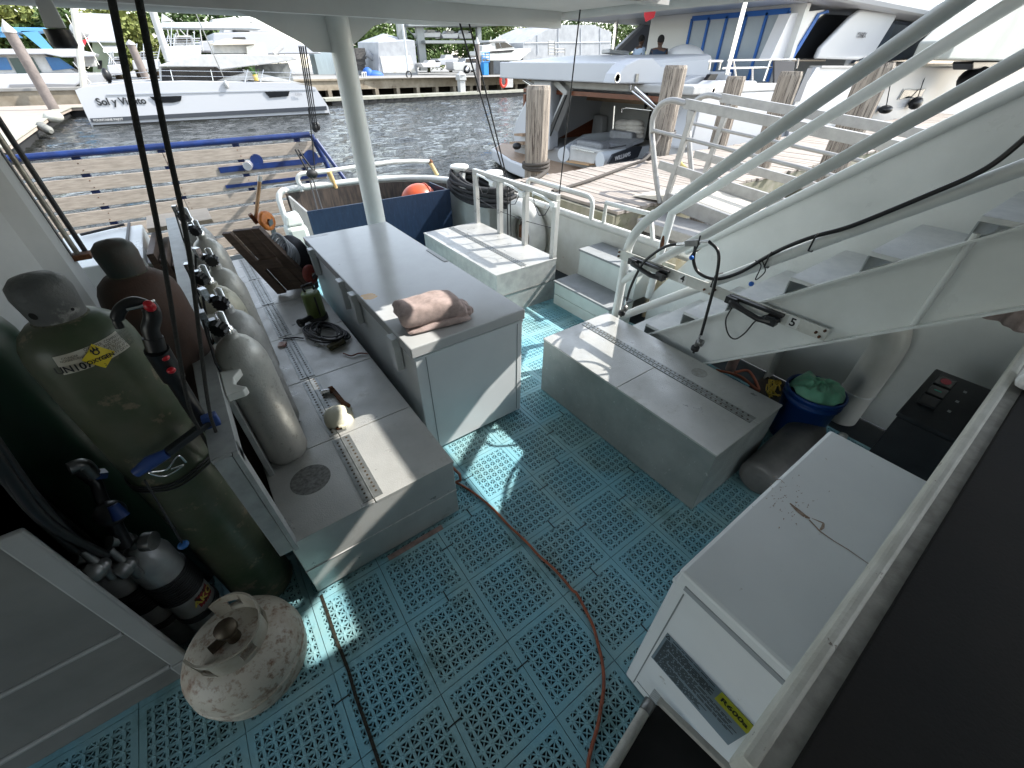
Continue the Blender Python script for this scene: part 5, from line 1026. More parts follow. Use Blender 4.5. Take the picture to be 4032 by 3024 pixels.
# ================================================================ catamaran
t = thing('catamaran', 'white cruising catamaran with black windows moored at the left', 'catamaran', (2, 36, WZ))
def c1(x, y, Y=34.6): return at(k1(x, y), y=Y)
bow, stn = c1(600, 815), c1(2105, 735)
def cpx(pts, Y=34.6): return [c1(x, y, Y) for x, y in pts]
HULLP = [(600, 815), (500, 590), (560, 572), (800, 548), (1200, 535), (1900, 545), (2030, 570), (2110, 690), (2125, 735)]
def hull(Y0, Y1, ins):
    P_ = cpx(HULLP); n = len(P_); m = MB(); cx_ = sum(p.x for p in P_) / n; vs = []
    rows = ((0.0, .35, .0), (.10, .12, 0), (.30, .0, 0), (1.0, 0.0, 0))
    a = [V(p.x, Y0, p.z) for p in P_]; b_ = [V(p.x, Y1, p.z) for p in P_]
    a[0].z = b_[0].z = a[-1].z = b_[-1].z = WZ - .3
    m.add(a + b_, [tuple(range(n)), tuple(range(2 * n - 1, n - 1, -1))] + [(i, (i + 1) % n, (i + 1) % n + n, i + n) for i in range(n)], False); return m
hull(34.6, 36.2, 0).build('hull', HW, t, .08); hull(39.8, 41.4, 0).build('hull', HW, t, .08)
def plate(pts, Y, d=.05, fn=None): 
    fn = fn or (lambda x, y, Y_: c1(x, y, Y_)); return MB().prism([fn(x, y, Y) for x, y in pts], (0, d, 0))
plate([(592, 790), (578, 764), (2105, 684), (2110, 710)], 34.52, .03).build('stripe', mat('boot stripe', (.045, .05, .06), None, .3), t)
plate([(603, 818), (600, 806), (2122, 728), (2125, 738)], 34.50, .03).build('bottom_paint', INK, t)
plate([(685, 608), (2040, 575), (2040, 580), (685, 616)], 34.56, .02).build('styling_line', mat('hull shadow line', (.35, .37, .40), None, .4), t)
for P_ in ([(965, 624), (1172, 618), (1168, 650), (1115, 662), (1010, 662)], [(1705, 592), (1868, 588), (1860, 620), (1740, 630)]): plate(P_, 34.54, .03).build('hull_window', GLS, t)
BT = mat('boat lettering', (.02, .022, .025), None, .4)
def wtext(body, sz, x, y, par, m_, Y=34.50, fn=None, bold=0, ex=(1, 0, 0), name='writing'): o_ = (fn or c1)(x, y, Y); return text(body, sz, frame(o_, ex, (0, 0, 1)), m_, par, name, .004, bold=bold)
wtext('Sol y Viento', .46, 785, 655, t, BT, 34.57, bold=.014); wtext('FOUNTAINE PAJOT', .155, 700, 773, t, HW2, 34.50, bold=.005); wtext('Elba', .28, 1925, 605, t, mat('grey lettering', (.25, .26, .28)), bold=0)
MB().prism(cpx([(1030, 395), (1045, 535), (1500, 530), (1585, 515), (2010, 545), (1960, 540), (1560, 445), (1400, 430), (1050, 435)], 36.3), (0, 3.2, 0)).build('saloon', HW2, t, .03)
plate([(1042, 440), (1405, 430), (1450, 500), (1390, 525), (1045, 528)], 36.2, .04).build('saloon_window', GLS, t); plate([(1430, 458), (1560, 440), (1575, 470), (1450, 500)], 36.2, .04).build('saloon_window', GLS, t)
MB().prism(cpx([(1020, 430), (1100, 400), (1290, 352), (1500, 350), (1880, 355), (1925, 385), (1800, 405), (1420, 450), (1400, 432)], 36.0), (0, 4.0, 0)).build('coachroof', HW2, t, .05)
plate([(1590, 445), (1690, 415), (1860, 405), (1900, 540), (1600, 530)], 38.5, .05).build('cockpit_shade', mat('cockpit grey', (.09, .10, .10), (.25, .26, .26), .6, scale=2), t)
for x0, x1 in ((1100, 1120), (1360, 1378), (1600, 1580), (1700, 1680), (1880, 1865)): MB().tube([c1(x0, 450, 34.9), c1(x1, 530, 34.9)], .025, 6).build('stanchion', CHROME, t)
for y0_, y1_ in ((455, 470), (490, 500)): MB().tube([c1(720, y0_ + 30, 34.85), c1(1040, y0_, 34.8), c1(1990, y1_, 34.8)], .012, 5).build('lifeline', CHROME, t)
MB().tube([c1(975, 40, 38), c1(1085, 385, 38)], .20, 12).build('mast', HW2, t)
MB().tube([c1(1265, 90, 35), c1(1460, 540, 34.9)], .03, 6).build('shroud', STEEL, t); MB().sph(c1(1460, 545, 34.5), (.12, .1, .22)).build('fender', HW2, t)
plate([(1375, 290), (1390, 262), (1510, 262), (1640, 262), (1650, 275), (1590, 345), (1380, 345)], 37.5, 1.5).build('flybridge_cover', mat('clear curtain', (.50, .49, .46), (.35, .35, .34), .5, scale=3), t)
MB().prism(cpx([(1375, 280), (1460, 248), (1640, 262), (1650, 285), (1380, 290)], 37), (0, 2.5, 0)).build('bimini', mat('cream canvas', (.62, .56, .46), None, .8), t)
plate([(1590, 300), (1700, 275), (1730, 350), (1595, 350)], 37.2, 1.2).build('seat_back', mat('cream vinyl', (.58, .57, .52), None, .6), t)
MB().tube([c1(1765, 345, 37.4), c1(1820, 300, 37.4)], .14, 8).build('grill', HW2, t)
m = MB(); m.lathe([(.12, 0), (.16, .3), (.13, .32)], c1(1655, 520, 36), 10); m.build('pot', mat('yellow pot', (.5, .35, .08), None, .6), t)
m = MB(); 
for k in range(14): m.tube([c1(1655, 500, 36), c1(1655, 500, 36) + V(rnd.uniform(-.3, .3), rnd.uniform(-.2, .2), rnd.uniform(.3, .6))], .02, 4)
m.build('plant', mat('plant green', (.06, .16, .03), None, .7), t)
# ================================================================ other boats at the left
def sideboat(name, label, Y, parts, loc, cat='motor yacht', depth=3.5):
    t = thing(name, label, cat, loc)
    for (nm, pts, dy, d, mt, bv) in parts: MB().prism([at(k1(x, y), y=Y + dy) for x, y in pts], (0, d, 0)).build(nm, mt, t, bv)
    return t
BLW = mat('blue window film', (.03, .13, .30), (.02, .09, .22), .3, scale=1); BLH2 = mat('sky blue hardtop', (.10, .30, .52), None, .4)
sideboat('motor_yacht', 'white motor yacht with blue covered windows and a light blue hardtop at the left edge', 50, [
    ('hull', [(-250, 600), (-250, 480), (520, 470), (565, 500), (430, 600)], 0, 5, HW, .1), ('hull_window', [(60, 545), (290, 540), (500, 545), (480, 560), (60, 562)], -.05, .05, mat('hull window grey', (.2, .2, .21)), 0), ('saloon', [(-250, 480), (-250, 350), (280, 350), (500, 470)], .6, 3.5, HW2, .05),
    ('window', [(-100, 370), (40, 370), (80, 450), (-100, 455)], .5, .08, BLW, 0), ('window', [(55, 375), (210, 370), (270, 470), (110, 475)], .5, .08, mat('greenish glass', (.03, .06, .06), None, .1), 0), ('window', [(290, 368), (380, 372), (480, 440), (340, 455)], .5, .08, BLW, 0), ('upper_deck', [(-250, 355), (-250, 315), (480, 315), (620, 345), (615, 365), (400, 370), (300, 350)], .0, 4.5, HW, .05),
    ('hardtop', [(-250, 200), (-250, 172), (290, 178), (300, 200), (150, 210)], .6, 3, BLH2, .03), ('side_sweep', [(130, 200), (240, 200), (340, 315), (270, 315)], .6, .15, BLH2, 0), ('windscreen', [(0, 205), (100, 205), (150, 245), (0, 240)], .8, .1, BLH2, 0)], (-9, 50, WZ))
t = thing('sailing_mast', 'white spiral banded mast rising behind the catamaran bow', 'mast', (-5, 47, 0)); MB().tube([at(k1(475, 30), y=46), at(k1(542, 565), y=46)], .19, 12).build('mast', mat('cream mast', (.62, .60, .52), (.5, .48, .42), .5, scale=2), t)
m = MB()
for a, b_ in (((425, 90), (545, 300)), ((520, 180), (640, 420)), ((580, 200), (800, 480)), ((470, 400), (640, 600))): m.tube([at(k1(*a), y=46), at(k1(*b_), y=46)], .03, 5)
m.build('rigging', CHROME, t)
t = thing('radar_boat', 'small grey boat with a white radar dome beside the spiral banded mast', 'boat', (-5, 52, WZ)); MB().prism([at(k1(x, y), y=52) for x, y in [(480, 430), (470, 340), (600, 335), (620, 430)]], (0, 2, 0)).build('cabin', HW2, t, .05); MB().sph(at(k1(512, 195), y=51.5), (.55, .55, .45)).build('radar_dome', HW2, t); MB().tube([at(k1(520, 215), y=51.5), at(k1(530, 340), y=51.5)], .12, 8).build('radar_mast', HW2, t); MB().prism([at(k1(x, y), y=51) for x, y in [(480, 600), (470, 470), (700, 470), (640, 600)]], (0, 3, 0)).build('hull', HW, t, .1)
MB().prism([at(k1(x, y), y=51.2) for x, y in [(530, 262), (570, 240), (545, 300)]], (0, .03, 0)).build('red_flag', mat('flag red', (.5, .03, .04), None, .8), t)
t = thing('green_house', 'pale green house with a ribbed metal roof behind the boats', 'house', (2, 62, .5))
hp_ = lambda x, y, Y=62: at(k1(x, y), y=Y)
MB().prism([hp_(*q) for q in [(600, 470), (595, 270), (800, 270), (830, 470)]], (0, 6, 0)).build('wall', mat('pale green wall', (.26, .30, .21), (.22, .25, .18), .9, scale=1), t)
MB().hexa([hp_(560, 272, 61.5), hp_(790, 275, 61.5), hp_(790, 275, 61.5) + V(0, 5, 2.0), hp_(560, 272, 61.5) + V(0, 5, 2.0)], [p + V(0, 0, .12) for p in (hp_(560, 272, 61.5), hp_(790, 275, 61.5), hp_(790, 275, 61.5) + V(0, 5, 2.2), hp_(560, 272, 61.5) + V(0, 5, 2.2))]).build('roof', mat('metal roof', (.42, .43, .44), (.34, .35, .36), .5, .3, scale=6, stretch=(3, .2, 1)), t)
MB().hexa([hp_(670, 340, 60.5), hp_(800, 340, 60.5), hp_(800, 300, 62), hp_(665, 300, 62)], [p + V(0, 0, .08) for p in (hp_(670, 340, 60.5), hp_(800, 340, 60.5), hp_(800, 300, 62), hp_(665, 300, 62))]).build('awning', mat('awning', (.6, .6, .6), None, .5), t)
for x in (630, 720, 770): MB().prism([hp_(x, 390, 61.9), hp_(x + 28, 390, 61.9), hp_(x + 28, 445, 61.9), hp_(x, 445, 61.9)], (0, .05, 0)).build('window', GLS, t)
def clutterboat(label, Y, x0, x1, yd, yw, cab, seed):
    r_ = random.Random(seed); f = lambda x, y, dy=0: at(k1(x, y), y=Y + dy); t = thing('moored_boat', label, 'boat', tuple(f((x0 + x1) / 2, yw)), 'small boats behind the catamaran')
    MB().prism([f(x0 + 12, yw), f(x0, yd), f(x1, yd - 8), f(x1 - 8, yw)], (0, 2.4, 0)).build('hull', HW, t, .06)
    MB().prism([f(x0 + .25 * (x1 - x0), yd, .4), f(x0 + .32 * (x1 - x0), yd - cab, .4), f(x0 + .75 * (x1 - x0), yd - cab, .4), f(x0 + .82 * (x1 - x0), yd, .4)], (0, 1.5, 0)).build('cabin', HW2, t, .04)
    MB().prism([f(x0 + .33 * (x1 - x0), yd - cab * .4, .33), f(x0 + .35 * (x1 - x0), yd - cab * .85, .33), f(x0 + .7 * (x1 - x0), yd - cab * .85, .33), f(x0 + .72 * (x1 - x0), yd - cab * .4, .33)], (0, .05, 0)).build('window', GLS, t)
    m = MB()
    for k in range(6): xx = r_.uniform(x0 + 10, x1 - 10); m.tube([f(xx, yd - 4, .3), f(xx + r_.uniform(-15, 15), yd - r_.uniform(50, 130), .3)], .035, 5)
    for k in range(3): yy = yd - 18 - 16 * k; m.tube([f(x0 + 8, yy, .2), f(x1 - 8, yy - 4, .2)], .02, 4)
    m.build('railing', CHROME, t)
clutterboat('small boat with a dark outboard between the house and the catamaran mast', 48, 690, 830, 420, 480, 50, 1)
clutterboat('cluttered fishing boat with rails just left of the catamaran mast', 49, 850, 1030, 390, 450, 60, 2)
clutterboat('flybridge boat with ladders just right of the catamaran mast', 50, 1060, 1300, 300, 400, 70, 3)
m = MB(); t = thing('outboard_engine', 'black outboard engine tilted up behind the catamaran bow rail', 'engine', tuple(c1(690, 500, 38))); m.sph(c1(690, 485, 38), (.22, .25, .35)); m.tube([c1(695, 500, 38), c1(712, 545, 38)], .09, 8); m.build('engine', BLKP, t)
t = sideboat('superyacht', 'large grey hulled yacht high behind the catamaran roof', 62, [('hull', [(1280, 330), (1290, 265), (1370, 262), (1375, 212), (1750, 205), (1900, 260), (2080, 345), (1700, 350)], 0, 6, mat('pale grey hull', (.42, .43, .46), None, .3), .1), ('window', [(1500, 250), (1505, 240), (1580, 240), (1588, 250)], -.06, .06, GLS, 0), ('wheelhouse', [(1440, 210), (1455, 165), (1700, 165), (1760, 205)], 1, 4, HW2, .05), ('window', [(1500, 205), (1500, 180), (1610, 180), (1610, 205)], .9, .08, GLS, 0), ('tender', [(1370, 145), (1365, 125), (1500, 110), (1620, 125), (1640, 145)], 1, 2, HW2, .05)], (20, 62, WZ), 'yacht')
t = sideboat('sport_boat', 'boat with a long pale canopy and struts just above the catamaran roof', 56, [('hardtop', [(1040, 180), (1040, 145), (1600, 140), (1690, 190), (1600, 185)], 0, 3, mat('pale blue grey top', (.50, .54, .56), None, .4), .04), ('sail_bag', [(1045, 85), (1120, 135), (1040, 140)], .5, .5, HW2, 0), ('hull', [(1100, 420), (1090, 330), (1300, 330), (1290, 420)], 0, 3, HW, .05)], (12, 56, WZ), 'boat')
m = MB()
for a, b_ in (((1080, 190), (1110, 330)), ((1140, 190), (1180, 330)), ((1210, 190), (1200, 330)), ((1290, 190), (1310, 330)), ((1100, 250), (1290, 250)), ((1110, 280), (1290, 275)), ((1160, 190), (1290, 330))): m.tube([at(k1(*a), y=56), at(k1(*b_), y=56)], .05, 6)
m.build('struts', HW2, t)
# ================================================================ yard things
def yd(x, y, Y): return at(k2(x, y), y=Y)
SW = mat('shrink wrap', (.36, .37, .385), (.28, .29, .305), .5, scale=1.2, bump=1.5, bscale=2.5)
t = thing('wrapped_boat', 'boat shed of white shrink wrap with a clear torn side on the far quay', 'tent', (25, 60, .8))
Y = 58.
P_ = [yd(225, 455, Y), yd(225, 445, Y), yd(290, 262, Y), yd(525, 250, Y), yd(545, 455, Y)]
a = [yd(172, 262, Y + 3), yd(170, 450, Y + 3), yd(300, 262, Y), yd(300, 455, Y), yd(525, 252, Y), yd(545, 455, Y), yd(345, 208, Y + 4), yd(440, 235, Y + 3), yd(230, 225, Y + 4)]
m = MB(); base = [yd(175, 440, Y + 7), yd(300, 455, Y), yd(545, 455, Y), V(yd(545, 455, Y).x + 2, Y + 8, .81)]
tops = [yd(172, 264, Y + 7), yd(300, 264, Y), yd(525, 252, Y), V(yd(525, 252, Y).x + 2, Y + 8, yd(525, 252, Y).z)]; ridge = [yd(330, 208, Y + 4.5), yd(460, 240, Y + 4)]
vs = base + tops + ridge; vs[0].z = vs[1].z = vs[2].z = vs[3].z = .82
m.add(vs, [(0, 1, 5, 4), (1, 2, 6, 5), (2, 3, 7, 6), (3, 0, 4, 7), (4, 5, 8), (5, 6, 9, 8), (6, 7, 9), (7, 4, 8, 9)]); m.build('wrap', SW, t)
plate([(310, 350), (500, 345), (535, 452), (330, 452)], Y - .1, .06, yd).build('clear_panel', mat('clear film', (.45, .42, .36), (.55, .56, .56), .3, scale=1.5, stretch=(1, 1, 2)), t)
m = MB().tube([yd(225, 330, Y + 2), yd(275, 365, Y + 2)], .35, 10); m.build('wrapped_engine', SW, t)
t = thing('wrapped_boat', 'big white shrink wrapped boat shed with a peaked roof near the yacht', 'tent', (52, 58, .8))
Y = 56.; m = MB(); PB = [(1200, 345), (1200, 265), (1330, 195), (1420, 155), (1640, 155), (1750, 200), (1755, 320)]
pp = [yd(x, y, Y) for x, y in PB]; pp[0].z = .82; pp[-1].z = .82; m.prism(pp, (0, 10, 0)); m.build('wrap', SW, t)
m = MB()
for x in (1290, 1420, 1560, 1680): m.tube([yd(x, 205 if x < 1350 else 175, Y - .04), yd(x, 340, Y - .04)], .05, 5)
m.tube([yd(1210, 268, Y - .05), yd(1745, 262, Y - .05)], .05, 5); m.build('seams', mat('wrap seam', (.5, .52, .55), None, .5), t)
t = thing('scaffold', 'grey scaffold tower in front of the big shrink wrapped shed', 'scaffold', (48, 54, .8)); m = MB()
for x in (1357, 1395, 1400, 1460): m.tube([yd(x, 255 if x < 1398 else 300, 53), yd(x, 345, 53)], .05, 5)
for y in (258, 280, 300, 320, 338): m.tube([yd(1357, y, 53), yd(1395, y, 53)], .05, 5)
for y in (305, 325): m.tube([yd(1395, y, 53), yd(1460, y, 53)], .05, 5)
m.build('tubes', STEEL, t)
t = thing('boat_rack', 'open steel boat rack with small boats on its upper shelf', 'rack', (30, 64, .8))
RC = mat('galvanised rack', (.22, .235, .235), None, .5, .4)
for x in (455, 565, 925): MB().box(*[f for ax in zip(yd(x, 440, 61), yd(x + 14, 150, 61) + V(0, .5, 0)) for f in sorted(ax)]).build('post', RC, t)
for (a, b_) in (((455, 158), (945, 158)), ((560, 262), (940, 262))): MB().bar(yd(*a, 61.6), yd(*b_, 61.6), 3, .28).build('beam', RC, t)
m = MB(); m.tube([yd(470, 170, 61.3), yd(560, 260, 61.3)], .06, 5); m.tube([yd(470, 360, 61.3), yd(565, 250, 61.3)], .06, 5); m.build('brace', RC, t)
def smallboat(label, x0, x1, y0, y1, Y, hullc, seed):
    f = lambda x, y, dy=0: yd(x, y, Y + dy); t = thing('stored_boat', label, 'boat', tuple(f((x0 + x1) / 2, y1)), 'boats stored in the yard'); w = x1 - x0
    MB().prism([f(x0 + .12 * w, y1), f(x0, y0 + .4 * (y1 - y0)), f(x1, y0 + .3 * (y1 - y0)), f(x1 - .06 * w, y1)], (0, 2.2, 0)).build('hull', hullc, t, .06)
    MB().prism([f(x0 + .3 * w, y0 + .4 * (y1 - y0), .4), f(x0 + .38 * w, y0, .4), f(x0 + .7 * w, y0 + .03, .4), f(x0 + .75 * w, y0 + .4 * (y1 - y0), .4)], (0, 1.3, 0)).build('cover', HW2, t, .04)
    MB().prism([f(x1 - .2 * w, y0 + .3 * (y1 - y0), .6), f(x1 - .18 * w, y0 + .1 * (y1 - y0), .6), f(x1 - .04 * w, y0 + .1 * (y1 - y0), .6), f(x1 - .05 * w, y1, .6)], (0, .7, 0)).build('engine', BLKP, t, .04)
smallboat('left covered boat on the upper shelf of the rack', 555, 690, 185, 232, 61.6, HW, 1); smallboat('middle white boat on the upper shelf of the rack', 690, 800, 190, 238, 61.6, HW, 2); smallboat('right boat on the upper shelf of the rack with a bagged engine', 795, 885, 188, 240, 61.6, HW2, 3)
smallboat('inflatable boat on the ground under the rack', 565, 690, 375, 420, 56.5, mat('inflatable grey', (.5, .5, .5)), 4); smallboat('white boat with a steering arch on the ground behind the silver truck', 670, 800, 340, 405, 58, HW, 5)
t = thing('pickup_truck', 'silver pickup truck parked on the quay', 'truck', (33, 56, .82)); Y = 54.
SIL = mat('silver car paint', (.36, .37, .38), None, .25, .5)
MB().prism([yd(x, y, Y) for x, y in [(766, 432), (762, 385), (835, 385), (840, 392), (975, 395), (978, 435), (960, 440), (780, 440)]], (0, 1.9, 0)).build('body', SIL, t, .08)
MB().prism([yd(x, y, Y + .15) for x, y in [(835, 392), (840, 362), (905, 358), (930, 392)]], (0, 1.6, 0)).build('cab', SIL, t, .06)
for P_ in ([(843, 388), (846, 367), (870, 366), (872, 388)], [(877, 388), (877, 366), (903, 364), (922, 388)]): plate(P_, Y + .12, .04, yd).build('window', GLS, t)
for x in (850, 952): w_ = MB().lathe([(.0, -.1), (.42, -.1), (.42, .2), (0, .2)], yd(x, 432, Y - .02), 20, axis=(0, 1, 0)).build('wheel', BLKP, t); MB().lathe([(.0, -.12), (.24, -.12), (.24, -.09)], yd(x, 432, Y - .02), 14, axis=(0, 1, 0)).build('rim', CHROME, w_)
t = thing('center_console', 'white motorboat with dark side windows on a stand beside the blue lift', 'boat', (40, 57, 1)); Y = 55.
MB().prism([yd(x, y, Y) for x, y in [(990, 378), (935, 345), (940, 318), (1100, 305), (1248, 300), (1250, 318), (1200, 360), (1180, 378)]], (0, 3, 0)).build('hull', mat('cream hull', (.60, .60, .56), None, .3), t, .1)
MB().prism([yd(x, y, Y + .6) for x, y in [(1020, 310), (990, 262), (1095, 258), (1150, 300)]], (0, 1.8, 0)).build('cabin', HW2, t, .05)
plate([(1035, 304), (1028, 268), (1050, 266), (1065, 300)], Y + .55, .04, yd).build('window', GLS, t); plate([(1068, 300), (1058, 266), (1095, 264), (1140, 292)], Y + .55, .04, yd).build('window', GLS, t)
MB().prism([yd(x, y, Y + .4) for x, y in [(985, 262), (990, 250), (1090, 246), (1100, 256)]], (0, 2.2, 0)).build('hardtop', HW2, t, .04)
plate([(960, 332), (1000, 318), (1150, 308), (1130, 325), (1050, 330)], Y - .05, .05, yd).build('side_stripe', INK, t)
MB().prism([yd(x, y, Y + .3) for x, y in [(945, 318), (945, 285), (1000, 275), (1030, 312)]], (0, 2, 0)).build('cover', HW2, t, .05)
m = MB()
for x in (1000, 1035, 1052, 1060): m.tube([yd(x, 250, Y + 1), yd(x, 205 + (x % 7) * 4, Y + 1)], .03, 5)
m.build('antennas', CHROME, t); m = MB(); m.box(yd(1010, 440, Y).x, yd(1030, 440, Y).x, Y + .5, Y + 2, .82, yd(1010, 378, Y).z); m.box(yd(1110, 440, Y).x, yd(1130, 440, Y).x, Y + .5, Y + 2, .82, yd(1010, 378, Y).z); m.build('stand', BLKP, t)
t = thing('scissor_lift', 'blue scissor lift standing under the motorboat bow', 'lift', (38, 53, .82)); SB = mat('lift blue', (.02, .20, .50), None, .4); m = MB(); Y = 53.
for x in (945, 965, 990): m.tube([yd(x, 325, Y), yd(x, 385, Y)], .05, 5)
for y in (328, 345, 362, 385): m.tube([yd(942, y, Y), yd(992, y, Y)], .05, 5)
m.build('cage', SB, t); MB().box(yd(955, 390, Y).x, yd(985, 390, Y).x, Y, Y + .8, .82, yd(955, 388, Y).z).build('mast', SB, t, .03)
t = thing('dock_pedestal', 'white dock power pedestal with a pointed top on the floating dock', 'pedestal', (28, 44, -.4)); p = yd(818, 555, 44.6); MB().box(p.x - .32, p.x + .32, 44.3, 44.9, p.z - .3, yd(818, 500, 44.6).z).build('post', HW2, t, .03); MB().box(p.x - .42, p.x + .42, 44.2, 45.0, yd(818, 500, 44.6).z, yd(818, 465, 44.6).z).build('head', HW2, t, .05); MB().lathe([(.5, 0), (0, .35)], (p.x, 44.6, yd(818, 466, 44.6).z), 12).build('cap', HW2, t)
t = thing('life_buoy_stand', 'red life buoy beside a white dock box at the end of the quay', 'buoy', (35, 46, -.4)); p = yd(1078, 505, 45.2); MB().tube([(p.x + .42 * math.cos(a), 45.2, p.z + .5 * math.sin(a)) for a in [2 * PI * i / 20 for i in range(20)]], .14, 8, closed=True).build('ring', mat('buoy red', (.55, .04, .02), None, .5), t); q = yd(1112, 545, 45.4); MB().box(q.x - .6, q.x + .6, 45.4, 46.2, q.z, q.z + 1.6).build('box', HW2, t, .04)
t = thing('light_pole', 'thin white pole with twin lamps above the trees', 'street lamp', (48, 62, .8)); m = MB(); m.tube([yd(1258, 240, 62), yd(1256, 165, 62)], .12, 6); m.tube([yd(1245, 165, 62), yd(1270, 162, 62)], .15, 6); m.build('pole', HW2, t); MB().sph(yd(1246, 150, 62), .3).build('lamp', HW2, t)
t = thing('flag_pole', 'slim grey post with a black ring on the quay edge', 'post', (24, 47, .8)); MB().tube([yd(450, 150, 47), yd(488, 455, 47)], .11, 8).build('post', mat('pale post', (.55, .57, .58), None, .5), t); p = yd(490, 465, 46.8); MB().tube([(p.x + .28 * math.cos(a), 46.8, p.z + .28 * math.sin(a)) for a in [2 * PI * i / 16 for i in range(16)]], .07, 6, closed=True).build('ring', BLACK, t)
t = thing('swim_ladder', 'small white ladder hoops at the quay edge', 'ladder', (18, 46, .8)); m = MB()
for x in (198, 212): m.tube([yd(x, 478, 46.4), yd(x, 452, 46.4), yd(x + 10, 450, 46.8), yd(x + 10, 478, 46.8)], .06, 6)
m.build('hoops', HW2, t)
t = thing('material_pile', 'dark stacked dock floats and pallets at the left of the white shed', 'pile', (16, 60, .8)); rr = random.Random(9)
for i in range(9): x = 95 + (i % 3) * 38 + rr.uniform(-5, 5); y = 440 - (i // 3) * 36; p = yd(x, y, 60); MB().box(p.x, p.x + 1.2, 60 + rr.uniform(0, .5), 61.5, p.z, p.z + 1.05).build('stack', mat('dark stack', (.04, .04, .04), (.12, .11, .10), .9, scale=3, stretch=(1, 1, 5)), t)
t = thing('shipping_container', 'pale blue container behind the dark stacks at the quay', 'container', (15, 66, .8)); p = yd(70, 440, 66); MB().box(p.x - 3, p.x + 5, 66, 68.4, .82, yd(100, 320, 66).z).build('body', mat('container pale', (.38, .45, .47), (.30, .36, .38), .6, scale=5, stretch=(3, 1, .1)), t)
for (x, lab) in ((268, 'blue crumpled tarp lying before the white shed'),):
    p = yd(x, 440, 57.2); m = MB(); m.sph((p.x, p.y, .82), (1.2, .6, .5)); m.sph((p.x - .7, p.y, .82), (.7, .5, .8)); tag(m.build('blue_tarp', mat('tarp blue', (.02, .10, .35), None, .6)), lab, 'tarp')
# ================================================================ trees
LF = [mat('leaf green %s' % n, c, c2, .7, scale=.7, mix=(.35, .65)) for n, c, c2 in (('a', (.055, .095, .018), (.10, .15, .03)), ('b', (.035, .07, .015), (.07, .11, .025)), ('c', (.12, .15, .035), (.19, .20, .05)))]
BARK = mat('bark', (.10, .075, .05), (.06, .045, .03), .9, scale=4)
def tree(label, x, y, h, R_, mi, seed, n=2600, z0=.8, ls=.34):
    r_ = random.Random(seed); t = thing('tree', label, 'tree', (x, y, z0), 'trees behind the boatyard'); m = MB()
    m.tube([(x, y, z0), (x + .2, y, z0 + h * .35), (x - .1, y + .2, z0 + h * .7)], [.32, .22, .10], 8)
    cl_ = []
    for k in range(26):
        a = r_.uniform(0, 2 * PI); e = r_.uniform(0, 1); rr_ = R_ * (1 - .55 * e ** 2) * math.sqrt(r_.random()); cl_.append((x + rr_ * math.cos(a), y + rr_ * math.sin(a) * .8, z0 + h * (.22 + .72 * e), r_.uniform(.7, 1.5) * R_ * .27))
    for c in cl_[:7]: m.tube([(x, y, z0 + h * .3), ((x + c[0]) / 2, (y + c[1]) / 2, (z0 + h * .3 + c[2]) / 2 + .3), c[:3]], [.14, .09, .03], 5)
    m.build('trunk', BARK, t); m = MB()
    for k in range(n):
        c = cl_[r_.randrange(26)]; u = V(r_.gauss(0, 1), r_.gauss(0, 1), r_.gauss(0, 1)).normalized() * c[3] * (r_.random() ** .4); p = V(*c[:3]) + V(u.x, u.y, u.z * .75)
        a = V(r_.gauss(0, 1), r_.gauss(0, 1), r_.gauss(0, .6)).normalized() * ls * r_.uniform(.5, 1.2); b_ = a.cross(V(r_.gauss(0, 1), r_.gauss(0, 1), r_.gauss(0, 1))).normalized() * ls * r_.uniform(.3, .7)
        m.add([p - a, p + b_, p + a, p - b_], [(0, 1, 2, 3)])
    m.build('crown', LF[mi], t); return t
def tl(px, Y, htop, R_, mi, seed, label, **k):
    p = at(k2(px, 300), y=Y); q = at(k2(px, htop), y=Y); tree(label, p.x, Y, q.z - .8, R_, mi, seed, **k)
for i, (px, Y, ht, R_, mi, lb) in enumerate([(200, 78, 190, 5.5, 1, 'tree peeking over the left end of the white shed'), (330, 76, 150, 5, 0, 'green tree directly behind the white shed roof'), (470, 80, 125, 6, 1, 'tree seen through the left bay of the boat rack'), (600, 79, 120, 6, 0, 'tree seen behind the first boats on the rack'), (740, 80, 105, 6.5, 1, 'tree behind the middle of the boat rack'), (880, 78, 90, 6, 0, 'tree behind the right post of the boat rack'), (1010, 77, 70, 6.5, 0, 'bright tall tree above the motorboat with dark windows'), (1130, 79, 60, 7, 2, 'lightest green tree right of the boat rack'), (1270, 80, 60, 7, 0, 'tree behind the pole with twin lamps'), (1400, 82, 60, 7, 1, 'dark tree over the left slope of the big wrapped shed'), (1560, 86, 95, 7, 1, 'tree over the peak of the big wrapped shed'), (1720, 84, 120, 7, 0, 'tree at the right end of the big wrapped shed'), (1860, 84, 125, 7, 1, 'tree framed between the yacht post and its slanted wing'), (1990, 86, 120, 7, 1, 'tree mostly hidden by the yacht wing')]): tl(px, Y, ht, R_, mi, 40 + i, lb)
def tl1(px, Y, htop, R_, mi, seed, label, **k):
    p = at(k1(px, 400), y=Y); q = at(k1(px, htop), y=Y); tree(label, p.x, Y, q.z - .5, R_, mi, seed, z0=.45, **k)
